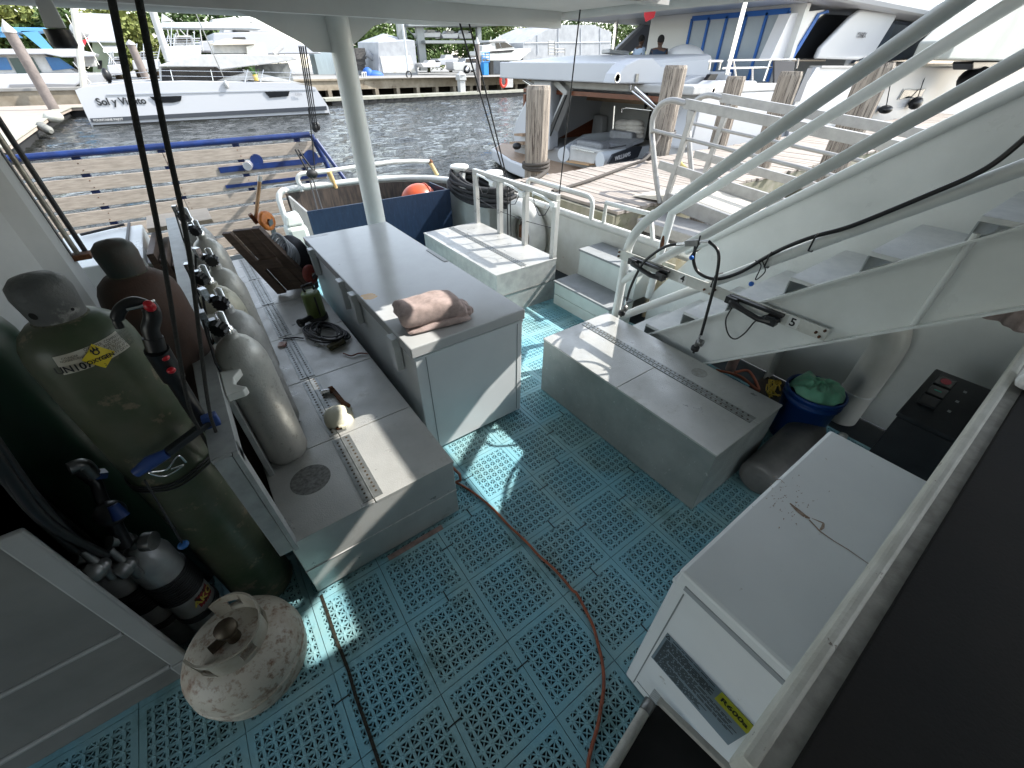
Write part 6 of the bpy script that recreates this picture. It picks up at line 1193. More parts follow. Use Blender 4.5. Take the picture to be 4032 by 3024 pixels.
for i, (px, Y, ht, R_, mi, lb) in enumerate([(-60, 70, 40, 5, 1, 'dark tree at the very left edge behind the blue hardtop'), (150, 68, 50, 5, 2, 'yellowish green tree above the light blue hardtop'), (300, 70, 55, 5, 1, 'tree just behind the hanging deck light'), (430, 68, 60, 4.5, 1, 'tree behind the spiral banded mast'), (720, 70, 80, 5, 2, 'pale yellow green tree above the ribbed metal roof'), (860, 74, 62, 5.5, 2, 'sunlit tree between the two hanging hoses'), (990, 76, 78, 5.5, 0, 'tree just left of the catamaran mast'), (1200, 80, 60, 6, 1, 'dark tree behind the long pale canopy'), (1380, 82, 60, 6, 1, 'dark tree above the large grey yacht'), (1560, 80, 70, 6, 1, 'dark tree hidden in part by the pillar gusset')]): tl1(px, Y, ht, R_, mi, 70 + i, lb)
# ================================================================ timber pier
ZP = .5
PLK = mat('weathered pier boards', (.35, .31, .27), (.21, .18, .155), .8, scale=2.5, mix=(.3, .7), stretch=(7, .8, 1), bump=.6, bscale=12, c3=(.14, .11, .09), t3=.62, s3=3, w3=.08)
t = thing('pier', 'weathered timber pier of cross boards beside the boat', 'pier', (8, 2.9, -.9))
m = MB(); rr = random.Random(12); x = 2.70
while x < 22:
    w_ = rr.uniform(.13, .15); m.box(x, x + w_ - .012, 1.88 + rr.uniform(-.03, .03), 3.98 + rr.uniform(-.03, .03), ZP - .04, ZP + rr.uniform(-.004, .004)); x += w_
m.build('boards', PLK, t, .003)
GW = mat('greenish wet timber', (.27, .25, .20), (.16, .16, .10), .85, scale=3, c3=(.10, .11, .05), t3=.58, s3=4, w3=.1, bump=.6, bscale=20)
m = MB(); m.box(2.68, 22, 1.90, 2.0, ZP - .33, ZP - .045); m.box(2.68, 22, 3.88, 3.98, ZP - .33, ZP - .045); m.box(2.64, 2.70, 1.90, 3.98, ZP - .30, ZP - .045); m.build('stringer', GW, t, .004)
m = MB(); m.box(2.9, 3.15, 1.85, 4.0, ZP - .62, ZP - .335); m.box(7.6, 7.85, 1.85, 4.0, ZP - .62, ZP - .335); m.build('cross_beam', GW, t, .01)
PILE = mat('cracked pile wood', (.36, .31, .255), (.22, .185, .15), .85, scale=2.2, stretch=(13, 13, .45), bump=1.2, bscale=18, c3=(.07, .055, .045), t3=.535, s3=5, w3=.03)
def pile(label, x, y, r, zt):
    t = thing('pier_pile', label, 'pile', (x, y, WZ), 'timber piles of the pier'); m = MB(); n = 28; k = []
    rr_ = random.Random(int(x * 100)); prof = []
    gr = [1 + (-.05 if i % 2 else .0) + rr_.uniform(-.015, .015) for i in range(n)]
    zs = (WZ - .6, 0, ZP, zt - .05, zt); vs = []
    for j, z in enumerate(zs):
        for i in range(n): a = 2 * PI * i / n; q = r * gr[i] * (.92 if j == 4 else 1); vs.append((x + q * math.cos(a), y + q * math.sin(a), z))
    m.add(vs, [(j * n + i, j * n + (i + 1) % n, (j + 1) * n + (i + 1) % n, (j + 1) * n + i) for j in range(4) for i in range(n)]); m.add(vs[-n:], [tuple(range(n))]); m.build('post', PILE, t)
    return t
pile('big cracked pile with black rope at the near corner of the pier', 3.215, 4.10, .178, 1.64)
pile('cracked pile by the yacht stern beside the end of the gangway rail', 6.95, 4.60, .21, 1.87)
q = at(kq(1410, 60), y=4.15); pile('farther of two close piles in front of the yacht side', 8.35, 4.15, .18, 1.70)
pile('nearer of two close piles with a sawn sloping top', 6.75, 2.35, .165, 1.80)
pile('pile at the right seen between the stair handrails', 5.75, .92, .17, 1.9)
t = thing('mooring_line', 'black mooring rope wrapped round the near corner pile', 'rope', (3.215, 4.1, .6)); ROP = mat('dark rope', (.045, .04, .036), (.08, .07, .06), .9, scale=80, bump=1, bscale=150)
m = MB(); 
for k in range(3): m.tube([(3.215 + .20 * math.cos(a), 4.10 + .20 * math.sin(a), .60 + .035 * k + .02 * math.sin(a + k)) for a in [2 * PI * i / 24 for i in range(24)]], .022, 7, closed=True)
m.build('turn', ROP, t)
def zz(x, y, z): return at(ky(x, y), z=z)
m = MB(); m.tube(spl([zz(840, 1310, .62), zz(740, 1380, .58), zz(600, 1450, .55), zz(560, 1440, .55)]), .03, 8); m.tube(spl([zz(900, 1530, .56), zz(1080, 1480, .53), zz(1300, 1410, .53), zz(1700, 1260, .54), zz(1930, 1160, .62), V(6.95 - .2, 4.5, .75)]), .024, 8); m.build('rope', ROP, t)
m = MB(); m.sph(at(ky(1945, 1150), y=3.7), (.09, .09, .07)); m.tube([(6.95 + .235 * math.cos(a), 4.60 + .235 * math.sin(a), .82 + .03 * math.sin(a)) for a in [2 * PI * i / 24 for i in range(24)]], .026, 7, closed=True); m.build('knot', BLACK, t)
MB().tube([zz(1930, 1160, .6), at(ky(2000, 1080), y=4.2)], .03, 7).build('black_end', BLACK, t)
tag(MB().tube(spl([at(kq(*q), z=ZP + .03) for q in ((530, 790), (580, 860), (700, 960), (850, 1020), (980, 1080), (1120, 1150), (1260, 1190), (1400, 1230))]), .028, 8).build('yellow_hose', mat('yellow hose', (.50, .38, .12), None, .5)), 'yellow hose running over the pier under the gangway', 'hose')
# ================================================================ aluminium gangway
t = thing('gangway', 'grey aluminium gangway with curved tube rails landing on the pier', 'gangway', (3.9, 1, .5))
GA = mat('gangway aluminium', (.34, .335, .32), (.27, .265, .255), .5, .45, scale=8, bump=.2, bscale=60)
xn, xf = 3.42, 4.30
def gr(x, y, X): return at(kq(x, y), x=X)
for X, d in ((xn, 0), (xf, 1)):
    pr_ = [gr(370, 1230, xn), gr(330, 1000, xn), gr(285, 560, xn), gr(300, 400, xn), gr(370, 280, xn), gr(480, 235, xn), gr(625, 265, xn)]
    if d: pr_ = [V(X, p.y + .12, p.z + .02) for p in pr_]
    else: pr_ = [V(X, p.y, p.z) for p in pr_]
    m = MB(); m.tube(spl(pr_[:3], 4) + spl(pr_[2:], 5), .032, 12); m.build('end_loop', GA, t)
    y1 = pr_[-1].y; z1 = pr_[-1].z
    m = MB(); m.bar((X, y1 + .02, z1), (X, -3.2, z1 - .45), .05, .09); m.build('top_rail', GA, t, .004)
    m = MB(); m.tube([(X, pr_[3].y, z1 - .28), (X, -3.2, z1 - .72)], .020, 8); m.build('middle_rail', GA, t)
    m = MB(); m.bar((X, pr_[1].y, z1 - .62), (X, -3.2, z1 - 1.05), .04, .09); m.bar((X, 1.75, .56), (X, -3.2, .13), .05, .16); m.build('side_beam', GA, t, .004)
    for k in range(3):
        yy = y1 - .10 - k * 1.9; zz_ = z1 - .45 * (y1 - yy) / (y1 + 3.2) - .05; m = MB(); m.bar((X, yy + (.10 if k == 0 else 0) , zz_ - 1.02 ), (X, yy, zz_), .05, .06); m.build('post', GA, t, .003)
        if k: m = MB(); m.bar((X, yy + 1.0, zz_ - .82), (X, yy + .1, zz_ - .08), .04, .05); m.build('diagonal', GA, t, .003)
m = MB(); k = 0; y = 1.80
while y > -3: z = .60 - .09 * (1.8 - y); m.box(xn + .03, xf - .03, y - .017, y, z - .02, z); y -= .024
m.build('ribbed_deck', mat('ribbed cream', (.62, .58, .50), None, .6), t)
MB().hexa([(xn + .0, 1.80, .53), (xf, 1.80, .53), (xf + .05, 2.25, .512), (xn - .05, 2.25, .512)], [(xn, 1.80, .60), (xf, 1.80, .60), (xf + .05, 2.25, .52), (xn - .05, 2.25, .52)]).build('threshold_plate', mat('plate cream', (.6, .56, .48), None, .5), t)
t = thing('fender_board', 'dark bumper and grey kick plates under the gangway', 'bumper', (3, 1, .2)); m = MB(); m.box(2.9, 3.40, .2, 1.75, .30, .42); m.build('plate', GA, t, .01); m = MB(); m.box(2.85, 3.38, .0, 1.5, .0, .14); m.build('plate', GA, t, .01)
# ================================================================ big yacht
t = thing('motor_yacht', 'big white yacht moored stern on with its garage door raised', 'yacht', (12, 8, WZ))
YW = mat('yacht white', (.47, .48, .495), (.44, .45, .47), .38, scale=.5)
def y2(x, y, **k): return at(k2(x, y), **k)
# swim platform
def yp_(u, v_, z): return zz(u, v_, z)
pl_ = [yp_(240, 1060, -.5), yp_(330, 1005, -.5), yp_(480, 1020, -.5), V(8.9, 12.6, -.5), V(9.5, 5.2, -.5), V(7.1, 5.0, -.5), V(6.75, 6.2, -.5), V(6.8, 8.0, -.5), V(7.2, 10.4, -.5)]
MB().prism(pl_, (0, 0, -.38)).build('swim_platform', YW, t, .06)
ins = [V(p.x * .96 + 8.3 * .04, p.y * .96 + 9 * .04, -.4990) for p in pl_]; MB().prism([V(p.x, p.y, -.499) for p in ins], (0, 0, .012)).build('teak_deck', TEAK, t)
# hull blocks (all around the garage)
yS, yN = 5.0, 11.6; xt = 8.15
def blk(n, x0, x1, ya, yb, z0, z1, m_=YW, bv=.03): return MB().box(x0, x1, ya, yb, z0, z1).build(n, m_, t, bv)
blk('hull', 12.9, 38, yS, yN, WZ - .3, 1.02)
blk('garage_floor', xt, 12.9, 6.0, 11.4, WZ - .3, -.12, mat('garage floor', (.25, .25, .25), None, .5))
blk('garage_ceiling', xt + .1, 12.9, 5.0, 10.7, 1.35, 1.52, HW2)
blk('hull_side', xt + .5, 12.9, 5.0, 5.75, WZ - .3, 1.348); MB().prism([(xt + .5, 11.8, WZ - .3), (xt + .5, 11.8, .0), (xt + .5, 11.3, .75), (xt + .5, 10.72, 1.34), (xt + .5, 10.3, 1.34), (xt + .5, 11.1, WZ - .3)], (4.2, 0, 0)).build('hull_side', YW, t, .03)
MB().prism([V(xt + .05, 10.9, -.12), V(xt + .05, 10.9, 1.15), V(12.8, 10.4, 1.15), V(12.8, 10.4, -.12)], (0, .1, 0)).build('wood_panel', mat('cherry wood', (.16, .045, .018), (.12, .035, .014), .3, scale=3, stretch=(1, 1, 6)), t)
MB().box(xt + .05, xt + .25, 5.6, 11.0, 1.20, 1.30).build('wood_trim', mat('cherry wood', (.16, .045, .018)), t)
MB().box(11.2, 11.3, 5.8, 10.5, -.12, 1.3).build('garage_back', mat('garage back', (.45, .45, .43), (.4, .4, .38), .5, scale=2), t)
MB().box(11.1, 11.19, 5.8, 8.3, -.12, .95).build('dark_opening', mat('garage dark', (.02, .022, .02), None, .7), t)
MB().prism([at(ky(x, y), x=11.15) for x, y in ((1285, 970), (1300, 670), (1390, 660), (1375, 970))], (-.1, 0, 0)).build('locker_door', mat('door recess', (.30, .29, .25), None, .5), t, .03)
MB().prism([at(ky(x, y), x=11.1) for x, y in ((1375, 960), (1410, 690), (1510, 700), (1490, 930))], (-.3, 0, 0)).build('cabinet', HW2, t, .06)
# slanting port side frame and quarter with steps
m = MB(); qp = [ky(465, 900), ky(560, 620), ky(640, 480), ky(700, 320), ky(960, 330), ky(1050, 460), ky(900, 780), ky(870, 960), ky(700, 1100), ky(480, 1040)]
m.prism([V(at(q, x=7.9).x + .0, at(q, x=7.9).y, at(q, x=7.9).z) for q in (ky(465, 900), ky(500, 760), ky(600, 560), ky(700, 325), ky(880, 325), ky(870, 900), ky(860, 1090), ky(490, 1040))], (.5, .15, 0)); m.build('stern_quarter', YW, t, .05)
m = MB(); m.prism([at(q, x=8.05) for q in (ky(860, 330), ky(960, 330), ky(1060, 440), ky(880, 900), ky(870, 800), ky(1010, 470))], (.3, 0, 0)); m.build('garage_frame', HW2, t, .02)
m = MB(); m.prism([at(q, x=7.85) for q in (ky(1050, 480), ky(1030, 480), ky(880, 810), ky(870, 930))], (.05, 0, 0)); m.build('door_seal', BLKP, t)
for i, (a, b_) in enumerate(((895, 985), (985, 1040))): MB().prism([at(q, x=7.86) for q in (ky(550 - i * 50, a), ky(640, a), ky(640, a + 32), ky(548 - i * 50, a + 22))], (-.25, 0, 0)).build('step', TEAK, t)
# garage door, raised
def lx(x, y, X=7.6): return at(ky(x, y), x=X)
m = MB(); F = [lx(325, 120), lx(1600, 125), lx(1575, 358), lx(325, 298)]; m.prism(F, (.10, 0, 0)); 
m.build('garage_door_front', YW, t, .03)
top_ = [lx(325, 112), lx(1600, 122)]; m = MB()
m.hexa([V(7.72, 11.44, 1.58), V(7.72, 6.75, 1.56), V(10.4, 6.0, 1.58), V(10.4, 11.2, 1.60)], [V(7.72, 11.4, 1.93), V(7.72, 6.8, 1.92), V(10.4, 6.1, 2.10), V(10.4, 11.2, 2.12)]); m.build('garage_door', YW, t, .10)
m = MB(); wing = [ky(1585, 358), ky(1620, 250), ky(1700, 150), ky(1850, 80), ky(2000, 78), ky(2080, 160), ky(2300, 190), ky(2290, 360)]; m.prism([at(q, y=6.35) for q in wing], (0, .4, 0)); m.build('door_side', YW, t, .03)
MB().lathe([(.0, 0), (.07, 0), (.085, .012), (.10, .0)], at(ky(1608, 298), y=6.33), 22, axis=(0, -1, 0)).build('round_port', CHROME, t); MB().lathe([(.0, 0.014), (.045, .014)], at(ky(1608, 298), y=6.33), 16, axis=(0, -1, 0)).build('port_glass', GLS, t)
MB().prism([at(q, y=6.33) for q in (ky(1798, 338), ky(1810, 250), ky(1840, 250), ky(1830, 338))], (0, -.01, 0)).build('latch_plate', STEEL, t)
m = MB(); m.tube([at(ky(1745, 370), y=6.4), at(ky(1745, 430), y=6.4)], .035, 8); m.tube([at(ky(1760, 440), y=6.3), at(ky(2010, 640), y=5.9)], .022, 8); m.tube([at(ky(1790, 400), y=6.3), at(ky(2040, 620), y=5.9)], .038, 10); m.build('door_strut', CHROME, t)
m = MB(); m.tube([at(ky(580, 320), x=7.9), at(ky(700, 400), x=8.1)], .035, 8); m.tube([at(ky(610, 320), x=7.9), at(ky(710, 380), x=8.1)], .03, 8); m.build('door_strut', CHROME, t)
m = MB(); m.tube([at(ky(1700, 620), x=9), at(ky(1980, 650), x=9)], .02, 8); m.tube([at(ky(1655, 670), x=9), at(ky(1660, 630), x=9), at(ky(1700, 625), x=9)], .02, 8); m.tube([at(ky(1578, 600), x=9.2), at(ky(1560, 850), x=9.2)], .03, 8); m.build('crane_bar', CHROME, t)
tag(MB().sph(at((2095 - 60, 575), x=7.5), (.14, .14, .1)).build('cleat_cover', BLKP), 'black cover over a cleat at the corner of the swim platform', 'cover')
# tender in the garage
t2 = thing('tender', 'small jet tender with grey seats and dark bow panel parked in the yacht garage', 'tender', (8.6, 8, -.1))
def tz(x, y, X=8.0): return at(ky(x, y), x=X)
MB().prism([tz(x, y) for x, y in [(1075, 1210), (1090, 1040), (1110, 1020), (1500, 1100), (1370, 1180), (1340, 1260), (1080, 1215)]], (2.6, .0, 0)).build('hull', HW2, t2, .03)
MB().tube([tz(1020, 1130, 7.9) , V(9.4, 9.3, -.05), V(10.8, 8.9, .05)], [.19, .20, .16], 18).build('tube', mat('tube pale', (.55, .58, .60), None, .35), t2)
a = tz(1420, 1195, 7.75); MB().tube([V(a.x - .02, a.y, a.z), V(9.2, a.y - .25, a.z + .04), V(10.6, a.y + .1, a.z + .10)], [.20, .21, .16], 18).build('tube', mat('tube pale', (.55, .58, .60)), t2)
YT = a.y - .47; P_ = [at(ky(x, y), y=YT) for x, y in ((1505, 1230), (1560, 1130), (1790, 1040), (1880, 1040), (1830, 1160), (1700, 1200))]
MB().prism(P_, (0, .05, 0)).build('dark_panel', mat('tender charcoal', (.02, .023, .03), None, .35), t2)
o_ = at(ky(1665, 1150), y=YT - .02); text('WILLIAMS', (at(ky(1765, 1110), y=YT) - at(ky(1565, 1175), y=YT)).length / 5.2, frame(o_, (at(ky(1765, 1115), y=YT) - at(ky(1565, 1180), y=YT)), (0, 0, 1)), mat('tender lettering', (.55, .56, .58), None, .4), t2, 'writing', .003, bold=.003)
MB().hexa([tz(1155, 1035, 8.1), tz(1430, 1090, 8.1), tz(1430, 1090, 8.1) + V(.45, 0, 0), tz(1155, 1035, 8.1) + V(.45, 0, 0)], [tz(1155, 965, 8.1), tz(1430, 1010, 8.1), tz(1430, 1010, 8.1) + V(.35, 0, 0), tz(1155, 965, 8.1) + V(.35, 0, 0)]).build('rear_seat', LG, t2, .06)
MB().hexa([tz(1430, 1030, 8.8), tz(1690, 1070, 8.8), tz(1760, 1010, 8.8) + V(.5, 0, 0), tz(1500, 960, 8.8) + V(.5, 0, 0)], [tz(1430, 990, 8.8), tz(1690, 1030, 8.8), tz(1760, 970, 8.8) + V(.5, 0, 0), tz(1500, 950, 8.8) + V(.5, 0, 0)]).build('seat', LG, t2, .05)
MB().hexa([tz(1515, 960, 9.2), tz(1760, 980, 9.2), tz(1760, 980, 9.2) + V(.25, 0, 0), tz(1515, 960, 9.2) + V(.25, 0, 0)], [tz(1515, 860, 9.2), tz(1760, 890, 9.2), tz(1760, 890, 9.2) + V(.2, 0, 0), tz(1515, 860, 9.2) + V(.2, 0, 0)]).build('backrest', LG, t2, .05)
MB().bar(tz(1120, 1060, 7.95), tz(1360, 1105, 7.95), .03, .03).build('grab_rail', CHROME, t2)
MB().bar(tz(1085, 1200, 7.9), tz(1330, 1240, 7.9), .25, .03).build('teak_step', mat('teak pale', (.42, .26, .13)), t2)
m = MB(); m.tube([tz(1410, 1080, 8.3), tz(1700, 1030, 8.6)], .02, 7); m.tube([tz(1500, 1080, 8.3), tz(1620, 1150, 8.2)], .025, 7); m.build('strap', BLACK, t2)
for i, (x, y, w_, h_, lb) in enumerate(((1680, 790, 90, 40, 'stack of folded pale towels at the left in the yacht garage'), (1800, 790, 95, 45, 'taller stack of folded pale towels in the yacht garage'))):
    t3 = thing('towel_stack', lb, 'towels', tuple(tz(x, y + 90, 9.6)), 'folded towels in the garage')
    for k in range(2 + i * 3): c = tz(x, y + 45 * k, 9.6); MB().sph(c, (.2, .30 + .02 * (k % 2), .10)).build('towel', mat('cream towel', (.50, .47, .42), (.42, .39, .35), .9, scale=6, bump=1, bscale=20), t3)
# superstructure
def sd_(x, y, Y=5.6): return at(k3(x, y), y=Y)
def wd_(x, y, X=14.): return at(k3(x, y), x=X)
MB().box(10.4, 14, 5.2, 11.6, .95, 1.05).build('aft_deck', TEAK, t)
MB().box(10.38, 10.6, 5.6, 11.5, 1.05, 1.75).build('aft_coaming', YW, t, .04)
zo = 3.10
XD = 12.6
dw = [wd_(100, 300, XD), wd_(130, 120, XD), wd_(740, 80, XD), wd_(610, 440, XD), wd_(160, 440, XD)]
yR, yL = wd_(740, 80, XD).y, wd_(130, 120, XD).y; zt_ = min(wd_(430, 95, XD).z, 3.02)
MB().box(XD, XD + .2, 5.3, at(k2(1985, 200), x=XD).y, 1.05, zo - .013).build('saloon_wall', mat('saloon wall', (.62, .62, .60), None, .4), t)
fr = MB(); PN = mat('door glass film', (.26, .32, .38), (.32, .37, .42), .3, scale=1)
MB().box(XD - .05, XD - .001, yR, yL, 1.1, zt_).build('door_glass', PN, t)
for k in range(6):
    y = yR + (yL - yR) * k / 5; fr.box(XD - .09, XD - .051, y - .035, y + .035, 1.1, zt_)
fr.box(XD - .09, XD - .0511, yR, yL, zt_ - .05, zt_ + .06); fr.build('masking_tape', mat('blue tape', (.02, .12, .42), None, .6), t)
# roof overhang
def rf(x, y, **k): return at(k2(x, y), **k)
rp_ = [rf(1570, 115, z=zo), at(k3(20, 45), z=zo)]
c_ = at(k2(1560, 100), z=zo)
ov = [at(k2(1560, 105), z=zo), at(k2(1640, 130), z=zo), at(k3(0, 130), z=zo)]
MB().prism([V(9.3, 5.3, zo), V(8.9, 6.2, zo), V(10.6, 13.0, zo), V(40, 13.0, zo), V(40, 4.9, zo), V(13, 4.7, zo)], (0, 0, .42)).build('roof_overhang', YW, t, .12)
MB().prism([V(9.6, 5.5, zo - .012), V(9.2, 6.3, zo - .012), V(10.8, 12.7, zo - .012), V(12.59, 12.7, zo - .012), V(12.59, 5.3, zo - .012)], (0, 0, .01)).build('soffit', mat('soffit grey', (.58, .61, .68), None, .35), t)
for (a, b_, lab) in ((k2(1775, 90), k2(1760, 315), 'l'),):
    p = at(b_, y=12.0); MB().tube([V(p.x, 12, 1.0), V(p.x, 12, zo)], .07, 12).build('roof_post', CHROME, t)
p = at(k3(360, 380), y=5.4); MB().tube([V(p.x, 5.4, 1.7), V(p.x, 5.4, zo)], .05, 12).build('roof_post', CHROME, t)
p = at(k2(2150, 330), y=10.5); MB().tube([V(p.x, 10.5, 1.0), V(p.x, 10.5, zo)], .05, 12).build('roof_post', CHROME, t)
# port slanted wing seen behind the people
MB().prism([at(k2(x, y), y=12.6) for x, y in [(1765, 320), (1800, 300), (1955, 140), (2100, 130), (1985, 320)]], (0, .15, 0)).build('port_wing', mat('port wing grey', (.30, .31, .34), None, .4), t)
MB().prism([at(k2(x, y), y=12.45) for x, y in [(1765, 320), (1955, 140), (1975, 140), (1800, 320)]], (0, .14, 0)).build('wing_edge', YW, t)
MB().prism([at(k2(x, y), y=12.4) for x, y in [(1990, 320), (1985, 300), (2085, 145), (2115, 145), (2040, 320)]], (0, .1, 0)).build('port_window', GLS, t)
# starboard: column, dark windows, white wing, side plating
def sp_(n, pts, Y, d, m_, bv=0): return MB().prism([at(k3(x, y), y=Y) for x, y in pts], (0, d, 0)).build(n, m_, t, bv)
sp_('side_column', [(610, 378), (745, 85), (960, 60), (925, 90), (745, 378)], 5.45, .3, mat('column shade white', (.62, .62, .64), None, .3))
sp_('side_tape', [(735, 378), (915, 85), (980, 62), (985, 80), (930, 92), (755, 380)], 5.42, .02, mat('blue tape', (.02, .12, .42)))
sp_('side_window', [(750, 385), (925, 88), (1150, 100), (960, 385)], 5.6, .1, GLS); sp_('side_window', [(1140, 400), (1400, 130), (1700, 160), (1900, 400)], 5.7, .1, mat('bluish glass', (.05, .07, .10), None, .06))
MB().box(17.5, 38, 5.85, 12.9, 1.03, zo).build('cabin', YW, t)
o9 = sp_('wing_door', [(905, 370), (935, 300), (1130, 100), (1190, 55), (1400, 75), (1415, 100), (1260, 350), (1170, 378)], 5.15, .12, YW, .05)
pp_ = at(k3(1192, 222), y=5.12); text('COMEX', .16, frame(pp_, (1, 0, 0), (0, 0, 1)), mat('badge grey', (.12, .12, .13), None, .4), o9, 'badge', .003, bold=.004)
sp_('side_plating', [(905, 425), (1850, 425), (2400, 425), (2400, 1500), (600, 1500), (770, 640)], 4.90, .09, YW)
MB().box(at(k3(905, 425), y=5).x, 38, 4.87, 5.2, 1.82, 1.87).build('cap_rail', HW2, t, .01)
sp_('hull_window', [(1415, 630), (1455, 560), (1600, 552), (1570, 615)], 4.87, .02, HW2); sp_('window_pane', [(1425, 625), (1460, 568), (1590, 562), (1562, 608)], 4.85, .015, GLS)
qs = [(585, 715), (640, 560), (770, 250), (870, 100), (950, 45), (1320, 45), (1300, 130), (1230, 250), (1200, 430), (1130, 600), (1000, 650)]
MB().prism([at(kq(x, y), y=5.02) for x, y in qs], (0, .5, 0)).build('stern_quarter', YW, t, .06)
MB().lathe([(0, 0), (.05, 0), (.065, .008), (.08, 0)], at(kq(883, 143), y=5.0), 20, axis=(0, -1, 0)).build('fairlead', CHROME, t)
MB().prism([at(kq(x, y), y=5.9) for x, y in [(780, 230), (900, 0), (770, -10), (620, 40), (560, 280), (650, 280)]], (0, .3, 0)).build('console_panel', YW, t, .03)
MB().prism([at(kq(x, y), y=5.85) for x, y in [(650, 210), (665, 145), (715, 145), (710, 210)]], (0, .04, 0)).build('display', mat('display blue', (.18, .28, .38), None, .3), t)
MB().prism([at(kq(x, y), y=5.7) for x, y in [(770, 240), (780, 100), (860, -20), (930, -20), (820, 190)]], (0, .1, 0)).build('dark_recess', BLKP, t)
m = MB()
for a, b_ in (((350, 380), (770, 375)), ((315, 430), (620, 425)), ((380, 380), (400, 505)), ((500, 430), (500, 505)), ((620, 365), (570, 510)), ((790, 370), (780, 430)), ((230, 385), (310, 385)), ((235, 385), (225, 440)), ((300, 385), (290, 440))): m.tube([at(k3(*a), y=5.15), at(k3(*b_), y=5.15)], .022, 7)
m.build('guard_rail', CHROME, t)
MB().prism([at(k3(x, y), y=5.05) for x, y in [(640, 385), (770, 385), (750, 540), (640, 530)]], (0, .05, 0)).build('grey_cloth', mat('grey cloth', (.07, .07, .075), None, .9), t)
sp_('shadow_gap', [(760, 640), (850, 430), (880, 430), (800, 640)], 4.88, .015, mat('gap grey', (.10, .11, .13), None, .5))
t4 = thing('covered_table', 'lumpy white covered furniture on the yacht aft deck', 'cover', (13, 8, 1.1)); c = at(k3(60, 390), y=7.5)
m = MB(); m.sph((c.x, c.y, c.z + .05), (.50, .60, .33), 20, 12); m.build('cover', mat('white cover', (.68, .68, .68), (.6, .6, .6), .8, scale=2, bump=1, bscale=4), t4)
t4 = thing('sun_pad', 'low white covered table on the aft deck behind the raised garage door', 'table', (13, 9, 1.1)); MB().hexa([at(k2(1735, 330), y=9.5), at(k2(1860, 345), y=9.5), at(k2(1860, 345), y=9.5) + V(.5, .8, 0), at(k2(1735, 330), y=9.5) + V(.5, .8, 0)], [p + V(0, 0, .1) for p in (at(k2(1735, 330), y=9.5), at(k2(1860, 345), y=9.5), at(k2(1860, 345), y=9.5) + V(.5, .8, 0), at(k2(1735, 330), y=9.5) + V(.5, .8, 0))]).build('top', HW2, t4, .02)
p = at(k2(2030, 10), y=7.5); q = at(k2(1960, 130), y=7.5)
MB().prism([at(k2(x, y), y=7.2) for x, y in [(1985, -20), (2032, -20), (2025, 75), (2015, 110), (1965, 135), (1955, 95), (1965, 40)]], (0, .02, 0)).build('red_flag', mat('flag red', (.5, .03, .04), None, .8), t)
# black fenders at the yacht side and the tarp on the right
for i, (x, y, lb) in enumerate(((1340, 690, 'flat black fender hanging at the yacht side, the nearer one'), (1530, 650, 'rounder black fender farther along the yacht side'))):
    c = at(k3(x, y), y=4.7); t5 = thing('fender', lb, 'fender', tuple(c), 'black fenders'); MB().sph(c, (.28 + .05 * i, .2, .13 + .08 * i)).build('body', BLKP, t5); MB().tube([c, at(k3(x + 50 + 30 * i, 420), y=5.0)], .018, 6).build('lanyard', BLACK, t5)
t5 = thing('dinghy', 'dark round inflatable bow hanging under the pale tarp at the right', 'dinghy', (19, 4, 1.6)); c = at(k3(1900, 500), y=4.0); MB().sph(c, (.9, .5, .42)).build('bow', BLKP, t5); MB().prism([at(k3(x, y), y=3.9) for x, y in [(1890, 400), (1900, 385), (2080, 385), (2060, 430), (1890, 440)]], (0, .6, 0)).build('keel_gear', BLKP, t5, .05)
t5 = thing('tarp_cover', 'greenish white creased boat tarp hanging at the upper right', 'tarp', (12, 3, 2)); m = MB()
P_ = [(1730, 378), (1790, 260), (1960, 100), (2260, -120), (2700, -120), (2700, 340), (2160, 378), (2100, 385)]
pts = [at(k3(x, y), y=3.4) for x, y in P_]; m.prism(pts, (0, .9, 0)); m.build('tarp', mat('greenish tarp', (.42, .435, .40), (.36, .375, .335), .7, scale=.8, bump=2, bscale=1.6), t5, .05)
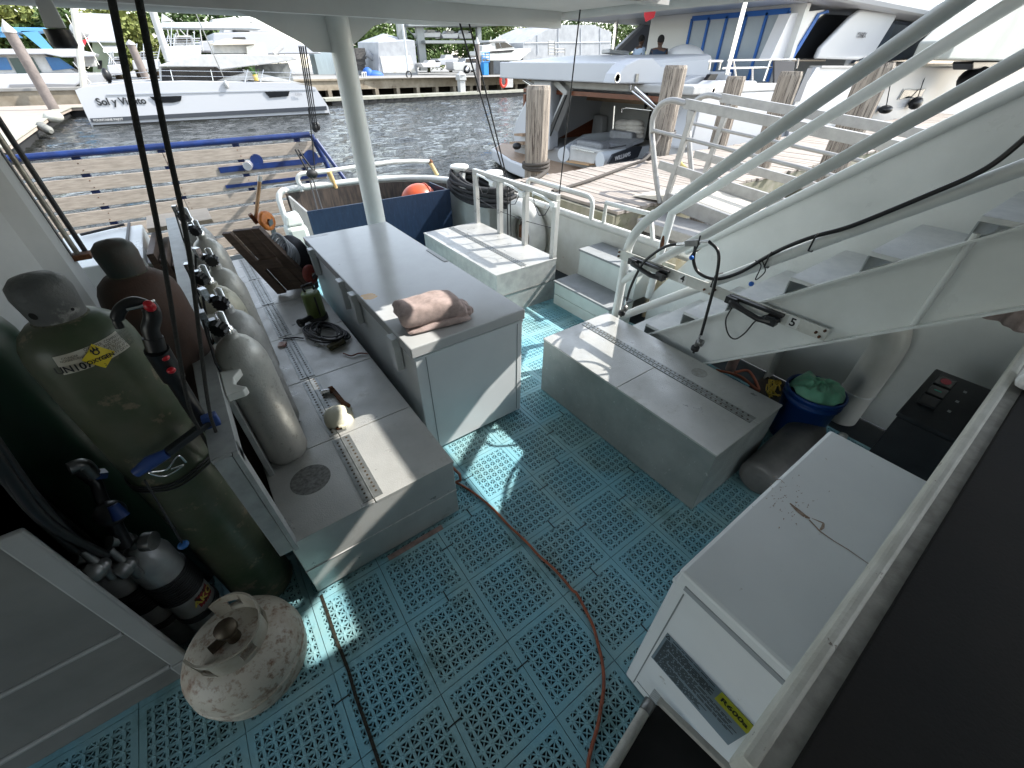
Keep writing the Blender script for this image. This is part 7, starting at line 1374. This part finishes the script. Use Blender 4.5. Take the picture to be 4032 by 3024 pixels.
# ================================================================ two people on the aft deck
def person(label, c, h, skin, shirt, hair, face, seed):
    """c: feet; face: angle they look at"""
    t = thing('person', label, 'person', tuple(c)); s = h / 1.75; f = V(math.cos(face), math.sin(face), 0); r_ = V(-f.y, f.x, 0); c = Vector(c)
    def P(a, b_, z): return c + f * a * s + r_ * b_ * s + V(0, 0, z * s)
    J = [P(0, 0, .95), P(.01, 0, 1.15), P(.02, 0, 1.41), P(.03, 0, 1.48), P(.055, 0, 1.53), P(.065, 0, 1.60), P(.05, 0, 1.70)]
    R0 = [.13, .125, .155, .068, .055, .088, .07]; E = [(i, i + 1) for i in range(6)]
    def chain(start, pts, rs):
        i0 = start
        for p, q in zip(pts, rs): J.append(p); R0.append(q); E.append((i0, len(J) - 1)); i0 = len(J) - 1
    for sg in (1, -1):
        chain(2, [P(.02, .18 * sg, 1.42), P(.02 , .22 * sg, 1.15), P(.20, .18 * sg, 1.0), P(.27, .16 * sg, .98)], [.065, .048, .036, .04])
        for k in range(5): chain(len(J) - 1 - (k * 2), [P(.30, (.16 + (k - 2) * .016) * sg, .975), P(.35 - (.05 if k == 4 else abs(k - 1.5) * .008), (.16 + (k - 2) * (.017 if k < 4 else .025)) * sg, .955)], [.011, .008])
        chain(0, [P(0, .09 * sg, .86), P(.01, .10 * sg, .48), P(-.01, .10 * sg, .09), P(.10, .11 * sg, .03)], [.085, .06, .042, .035])
    def skinmesh(nm, idx, rs_add, m_, parent):
        me = bpy.data.meshes.new(nm); mp = {j: i for i, j in enumerate(idx)}; me.from_pydata([tuple(J[j] - c) for j in idx], [(mp[a], mp[b_]) for a, b_ in E if a in mp and b_ in mp], []); me.materials.append(m_)
        o = bpy.data.objects.new(nm, me); S.collection.objects.link(o); o.parent = parent
        mo = o.modifiers.new('skin', 'SKIN'); mo.use_smooth_shade = True; su = o.modifiers.new('sub', 'SUBSURF'); su.levels = su.render_levels = 1
        for k, j in enumerate(idx): v = o.data.skin_vertices[0].data[k]; q = (R0[j] + rs_add) * s; v.radius = (q, q * (1.25 if j in (0, 1, 2) else 1)); v.use_root = (k == 0)
        return o
    skinmesh('body', list(range(len(J))), 0, skin, t)
    skinmesh('shirt', [0, 1, 2, 7, 8, 25, 26], .016, shirt, t)
    skinmesh('trousers', [0, 21, 22, 23, 39, 40, 41], .012, mat('dark trousers', (.02, .022, .03), None, .8), t)
    hd = P(.055, 0, 1.63)
    b = MB(); b.sph(hd + V(0, 0, .0) * s, (.088 * s, .082 * s, .12 * s), 20, 14); b.sph(hd + f * .088 * s - V(0, 0, .01) * s, (.018 * s, .014 * s, .022 * s)); b.sph(hd + r_ * .08 * s, (.012 * s, .012 * s, .028 * s)); b.sph(hd - r_ * .08 * s, (.012 * s, .012 * s, .028 * s)); hdo = b.build('head', skin, t)
    b = MB(); b.sph(hd + V(0, 0, .035) * s - f * .014 * s, (.097 * s, .092 * s, .102 * s), 20, 12); b.build('hair', hair, t)
    b = MB()
    for sg in (1, -1): b.sph(hd + f * .080 * s + r_ * .03 * sg * s + V(0, 0, .012) * s, .010 * s)
    b.build('eyes', INK, hdo); MB().bar(hd + f * .083 * s + r_ * .022 * s - V(0, 0, .055) * s, hd + f * .083 * s - r_ * .022 * s - V(0, 0, .055) * s, .01, .006).build('mouth', mat('lip', (.10, .04, .03), None, .6), hdo)
    return t
SKN = mat('dark brown skin', (.07, .035, .02), None, .5); HAIR = mat('black hair', (.008, .007, .006), None, .9)
def feet(px, py, r, h): q = at(k2(px, py), r=r); return V(q.x, q.y, q.z - h)
person('man in a light blue shirt standing on the yacht aft deck looking right', feet(1935, 214, 16.5, 1.74), 1.72, SKN, mat('light blue shirt', (.42, .52, .66), None, .8), HAIR, -.2, 1)
person('man in a dark navy shirt standing nearer the yacht doors', feet(2063, 213, 15.0, 1.74), 1.72, SKN, mat('navy shirt', (.012, .025, .05), None, .8), HAIR, .6, 2)
